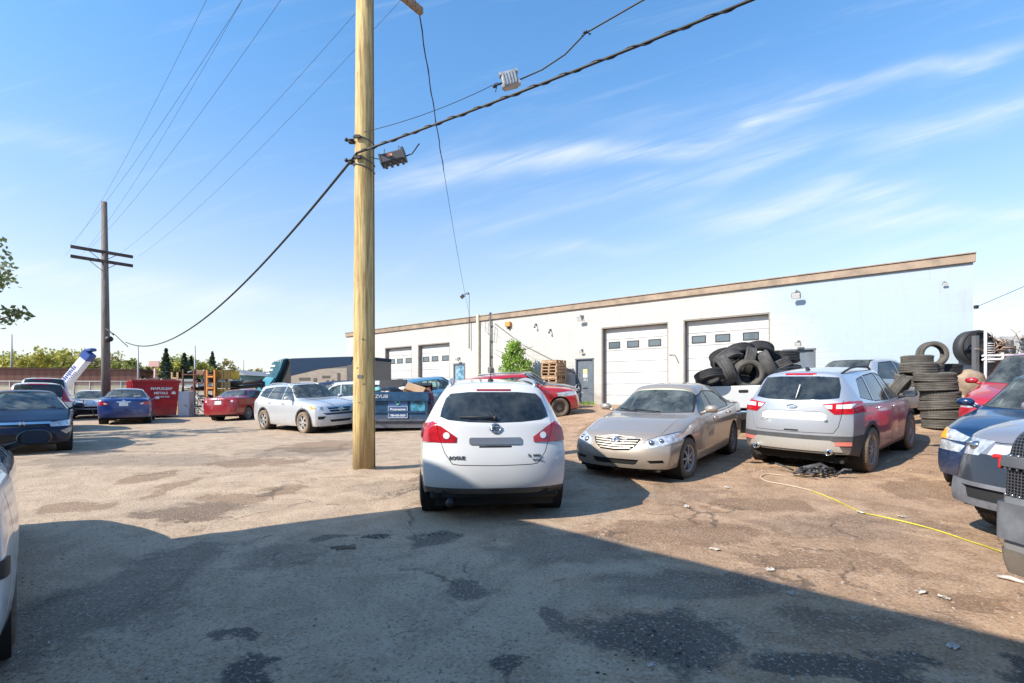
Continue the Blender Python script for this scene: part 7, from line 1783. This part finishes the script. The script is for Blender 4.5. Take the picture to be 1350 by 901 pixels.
def right_scrap():
    Y = 13.6
    def T(px, py, y=Y): return T3(px, py, y)
    root = empty('scrap_container', (0, 0, 0)); tag(root, 'pale ribbed container corner at the far right edge above the red crossover', 'container')
    mb = MB(); a, b_ = T(1345, 440), T(1420, 486); mb.box(((a.x + b_.x) / 2, Y + 1, (a.z + gh(a.x, Y)) / 2), (b_.x - a.x, 2, a.z - gh(a.x, Y)), bev=.05)
    mb.build('container_wall', mat('pale_container', (.36, .37, .37), .6, var=.2), root); mb = MB()
    for k in range(7): mb.box(((a.x + b_.x) / 2, Y - .02, a.z - .15 - k * .13), (b_.x - a.x, .05, .05))
    mb.build('rib', M_FIX, root)
    fr = empty('scrap_cage'); tag(fr, 'white frame cage holding a dark metal roll, above the red crossover roof', 'scrap cage')
    wt_ = mat('white_tube', (.60, .60, .60), .5); mb = MB()
    for px in (1290, 1312, 1335): p = T(px, 438); mb.tube([(p.x, Y - .2, gh(p.x, Y)), (p.x, Y - .2, p.z if px == 1290 else T(1290, 466).z)], .035, 6)
    for py in (470, 475): q0, q1 = T(1286, py), T(1350, py - 1); mb.tube([q0 + Vector((0, -.2, 0)), q1 + Vector((0, -.2, 0))], .03, 6)
    for k in range(9): q0, q1 = T(1291, 478 - k * 3.0), T(1302, 478 - k * 3.0); mb.tube([q0 + Vector((0, -.2, 0)), q1 + Vector((0, -.2, 0))], .015, 5)
    mb.build('cage_frame', wt_, fr)
    p = T(1286, 443); mb = MB(); mb.box((p.x, Y, (p.z + gh(p.x, Y)) / 2), (.10, .12, p.z - gh(p.x, Y))); mb.build('dark_post', M_FIX, fr)
    c = T(1311, 456); mb = MB(); mb.lathe([(.50, -.15), (.50, .15), (.44, .15), (.44, -.15), (.44, .1), (.05, .1), (.05, .12)], 24, Matrix.Translation((c.x, Y + .6, c.z)), closed=True); mb.build('metal_roll', mat('dark_sheet', (.04, .042, .048), .6, .4, bump=.5, bscale=30), fr)
    c2 = T(1326, 462); mb = MB(); mb.lathe([(.30, -.15), (.30, .12), (.001, .12)], 16, Matrix.Translation((c2.x, Y + .4, c2.z))); mb.build('metal_roll', mat('dark_sheet', (.04, .042, .048), .6, .4), fr)
    random.seed(31); mb = MB()
    for k in range(34):
        q = Vector((c.x + random.uniform(-.35, .6), Y - .15, c.z + random.uniform(-.35, .2))); e = q + Vector((random.uniform(-.5, .6), random.uniform(-.05, .1), random.uniform(-.25, .4))); m_ = (q + e) / 2 + Vector((0, 0, .08)); mb.tube([q, m_, e], .010, 5)
    mb.build('bent_rods', mat('rusty_rod', (.30, .20, .14), .8, var=.6), fr)
    p = T(1336, 450); mb = MB(); mb.tube([(p.x, Y + .1, gh(p.x, Y)), (p.x, Y + .1, p.z)], .05, 8); mb.box((p.x, Y + .1, p.z - .1), (.14, .14, .22), bev=.02); tag(mb.build('steel_post', M_FIX), 'short dark post between the scrap cage and the container', 'post')
    a, b_ = T3(1287, 405, 14.2), T3(1350, 378, 13.0); mb = MB(); mb.tube([a, b_, b_ + (b_ - a) * .6], .008, 5); mb.box(a + Vector((0, 0, 0)), (.10, .08, .10), bev=.01); tag(mb.build('overhead_wire', M_WIRE), 'short wire leaving the garage corner to the right edge', 'wire')
    # heap of brown cloth or bag behind the tyre stack
    p = T3(1274, 505, 11.9); mb = MB(); mb.sphere((0, 0, 0), .42, (1, .8, 1.1), u=18, v=12)
    for v in mb.bm.verts: v.co *= 1 + .2 * noise.noise(v.co * 4)
    bmesh.ops.translate(mb.bm, vec=(p.x + .05, p.y, p.z - .15), verts=mb.bm.verts); mb.tube([(p.x + .05, p.y, gh(p.x, p.y)), (p.x + .05, p.y, p.z - .3)], .4, 12); tag(mb.build('tan_tarp_bundle', mat('tan_tarp', (.28, .21, .15), .9, var=.3, bump=.5, bscale=10)), 'tan tarp bundle between the tyre stack and the red crossover', 'tarp bundle')
def litter():
    def G(px, py, off=0.0):
        y = F * 1.44 / (py - HOR)
        for _ in range(12):
            x = (px - 675) / F * y; g = gh(x, y) + noise.noise(Vector((x * .35, y * .35, 3))) * .028 * (.6 if y > 6 else 1); y = F * (CH - g) / (py - HOR)
        return Vector(((px - 675) / F * y, y, g + off))
    def curve(pts, rad, m_, name, label, cat):
        P_ = [G(a, b_, rad + .004) for a, b_ in pts]; L = []
        for i in range(len(P_) - 1):
            p0 = P_[max(0, i - 1)]; p1 = P_[i]; p2 = P_[i + 1]; p3 = P_[min(len(P_) - 1, i + 2)]
            for k in range(6):
                t = k / 6; L.append(.5 * ((2 * p1) + (-p0 + p2) * t + (2 * p0 - 5 * p1 + 4 * p2 - p3) * t * t + (-p0 + 3 * p1 - 3 * p2 + p3) * t ** 3))
        L.append(P_[-1]); mb = MB(); mb.tube(L, rad, 8); return tag(mb.build(name, m_), label, cat)
    curve([(1062, 627), (1035, 628), (1012, 626), (1003, 630), (1012, 636), (1040, 641), (1070, 648)], .008, mat('dusty_hose', (.50, .40, .30), .7), 'garden_hose', 'dusty beige hose looping out under the silver crossover', 'hose')
    curve([(1070, 648), (1100, 660), (1135, 676), (1165, 683), (1200, 691), (1240, 702), (1275, 714), (1300, 722), (1325, 731)], .0065, mat('yellow_hose', (.58, .50, .04), .6, var=.3, vscale=3), 'yellow_cord', 'yellow cord trailing over the dirt towards the right edge', 'cord')
    curve([(1331, 748), (1338, 742), (1352, 748), (1340, 752), (1330, 748)], .0065, mat('yellow_hose', (.58, .50, .04), .6, var=.3, vscale=3), 'yellow_cord', 'coiled end of yellow cord under the mesh-grille pickup nose', 'cord')
    p = G(1075, 628, 0); random.seed(12); mb = MB()
    for k in range(26):
        q = p + Vector((random.uniform(-.28, .3), random.uniform(-.22, .22), random.uniform(.02, .10))); e = q + Vector((random.uniform(-.25, .25), random.uniform(-.2, .2), random.uniform(-.03, .1))); m_ = (q + e) / 2 + Vector((0, 0, random.uniform(0, .10)))
        for v in (q, m_, e): v.z = max(v.z, p.z + .015)
        mb.tube([q, m_, e], random.uniform(.008, .024), 6)
    mb.tube([p + Vector((-.1, .1, .12)), p + Vector((.15, .12, .17)), p + Vector((.38, .05, .04))], .035, 8); tag(mb.build('wiring_tangle', mat('dark_harness', (.05, .05, .055), .6, var=.6, vscale=20)), 'tangle of dark hoses and wiring on the dirt behind the silver crossover', 'wiring')
    items = [(905, 669, .13, 'crumpled white wrapper in front of the champagne sedan'), (958, 644, .10, 'small white scrap beside the champagne sedan front wheel'), (943, 726, .12, 'white sliver of paper in the middle of the sunlit dirt'), (1257, 855, .10, 'crumpled grey paper in the shade at the lower right'), (1135, 677, .11, 'beige scrap lying across the yellow cord'),
             (1015, 753, .09, 'pale scrap just above the shadow edge'), (1190, 683, .12, 'white strip beside the yellow cord'), (1215, 783, .10, 'pale chip near the right end of the shadow edge'), (857, 879, .05, 'tiny white chip in the dark stain at the bottom'), (791, 684, .04, 'tiny white chip at the tip of the white crossover shadow'), (557, 792, .04, 'tiny white chip in the shade below the white crossover'), (1245, 790, .09, 'flat pale flake right of the shadow edge middle'),
             (1043, 784, .08, 'brownish flake on the sunlit dirt'), (1150, 640, .06, 'pale pebble sized scrap behind the silver crossover wheel')]
    random.seed(44)
    pm = mat('litter_paper', (.46, .43, .39), .8, var=.3, vscale=20)
    for px, py, s_, lab in items:
        p = G(px, py, .004); bm = bmesh.new(); n = 6; s_ *= .55; gr = [[bm.verts.new(p + Vector(((i / n - .5) * s_ * 1.4, (j / n - .5) * s_ * .8, .006 + abs(noise.noise(Vector((i * .9 + px, j * .9, 0)))) * s_ * .55))) for i in range(n + 1)] for j in range(n + 1)]
        for j in range(n):
            for i in range(n):
                if random.random() > .12: bm.faces.new((gr[j][i], gr[j][i + 1], gr[j + 1][i + 1], gr[j + 1][i]))
        bmesh.ops.rotate(bm, verts=bm.verts, cent=p, matrix=Matrix.Rotation(random.uniform(0, 3), 3, 'Z')); me = bpy.data.meshes.new('p'); bm.to_mesh(me); bm.free(); o = link_mesh('paper_scrap', me, [pm]); tag(o, lab, 'litter')
        sol = o.modifiers.new('s', 'SOLIDIFY'); sol.thickness = .002
    a, b_ = G(1315, 762, .02), G(1356, 772, .02); mb = MB(); mb.tube([a, (a + b_) / 2 + Vector((0, .02, .02)), b_], [.02, .035, .02], 6)
    for v in mb.bm.verts: v.co.z = (v.co.z - a.z) * .5 + a.z - .008
    tag(mb.build('paper_scrap', pm), 'long white strip of trim on the dirt at the right edge', 'litter')
    mb = MB(); p = G(450, 725, .01)
    for k in range(5): mb.tube([p + Vector((random.uniform(-.2, 0), random.uniform(-.04, .04), 0)), p + Vector((random.uniform(.0, .3), random.uniform(-.05, .08), random.uniform(.0, .02)))], .006, 5)
    tag(mb.build('dry_twigs', mat('twig', (.20, .15, .11), .9)), 'few dry twigs in the shade left of the white crossover', 'twigs')
    # broken tarmac lumps in the pothole
    random.seed(3)
    for i, (px, py, lab) in enumerate(((488, 709, 'broken tarmac crumbs in the pothole behind the white crossover'), (570, 705, 'loose tarmac crumbs just right of the pothole'), (890, 832, 'scattered bark crumbs in the large dark stain'), (865, 862, 'black crumbs at the lower edge of the large dark stain'))):
        p = G(px, py, 0); bm = bmesh.new()
        for k in range(40 if i > 1 else 30):
            q = bmesh.ops.create_icosphere(bm, subdivisions=1, radius=random.uniform(.003, .009))['verts']; off = Vector((random.gauss(0, .16 if i < 2 else .2), random.gauss(0, .05 if i < 2 else .12), .004))
            for v in q: v.co = Vector((v.co.x * random.uniform(.9, 1.1) * 1.4, v.co.y, v.co.z * .6)) + p + off
        me = bpy.data.meshes.new('c'); bm.to_mesh(me); bm.free(); o = link_mesh('crumbs', me, [mat('tarmac_crumbs', (.045, .04, .037), .9) if i != 2 else mat('bark_crumbs', (.17, .11, .08), .9)]); tag(o, lab, 'crumbs', kind='stuff')
# ================================================================ BUILD
ground(); building(); workshop(); poles(); trees(); far_setting()
gravel()
blue_dumpster(); red_dumpster(); truck(); racks(); pallets(); right_scrap()
rogue(); beige_camry(); escape(); rav4(); corolla(); blue_camry(); civic(); other_cars(); pickup_nose(); tyre_heaps(pickup_bed())
litter()
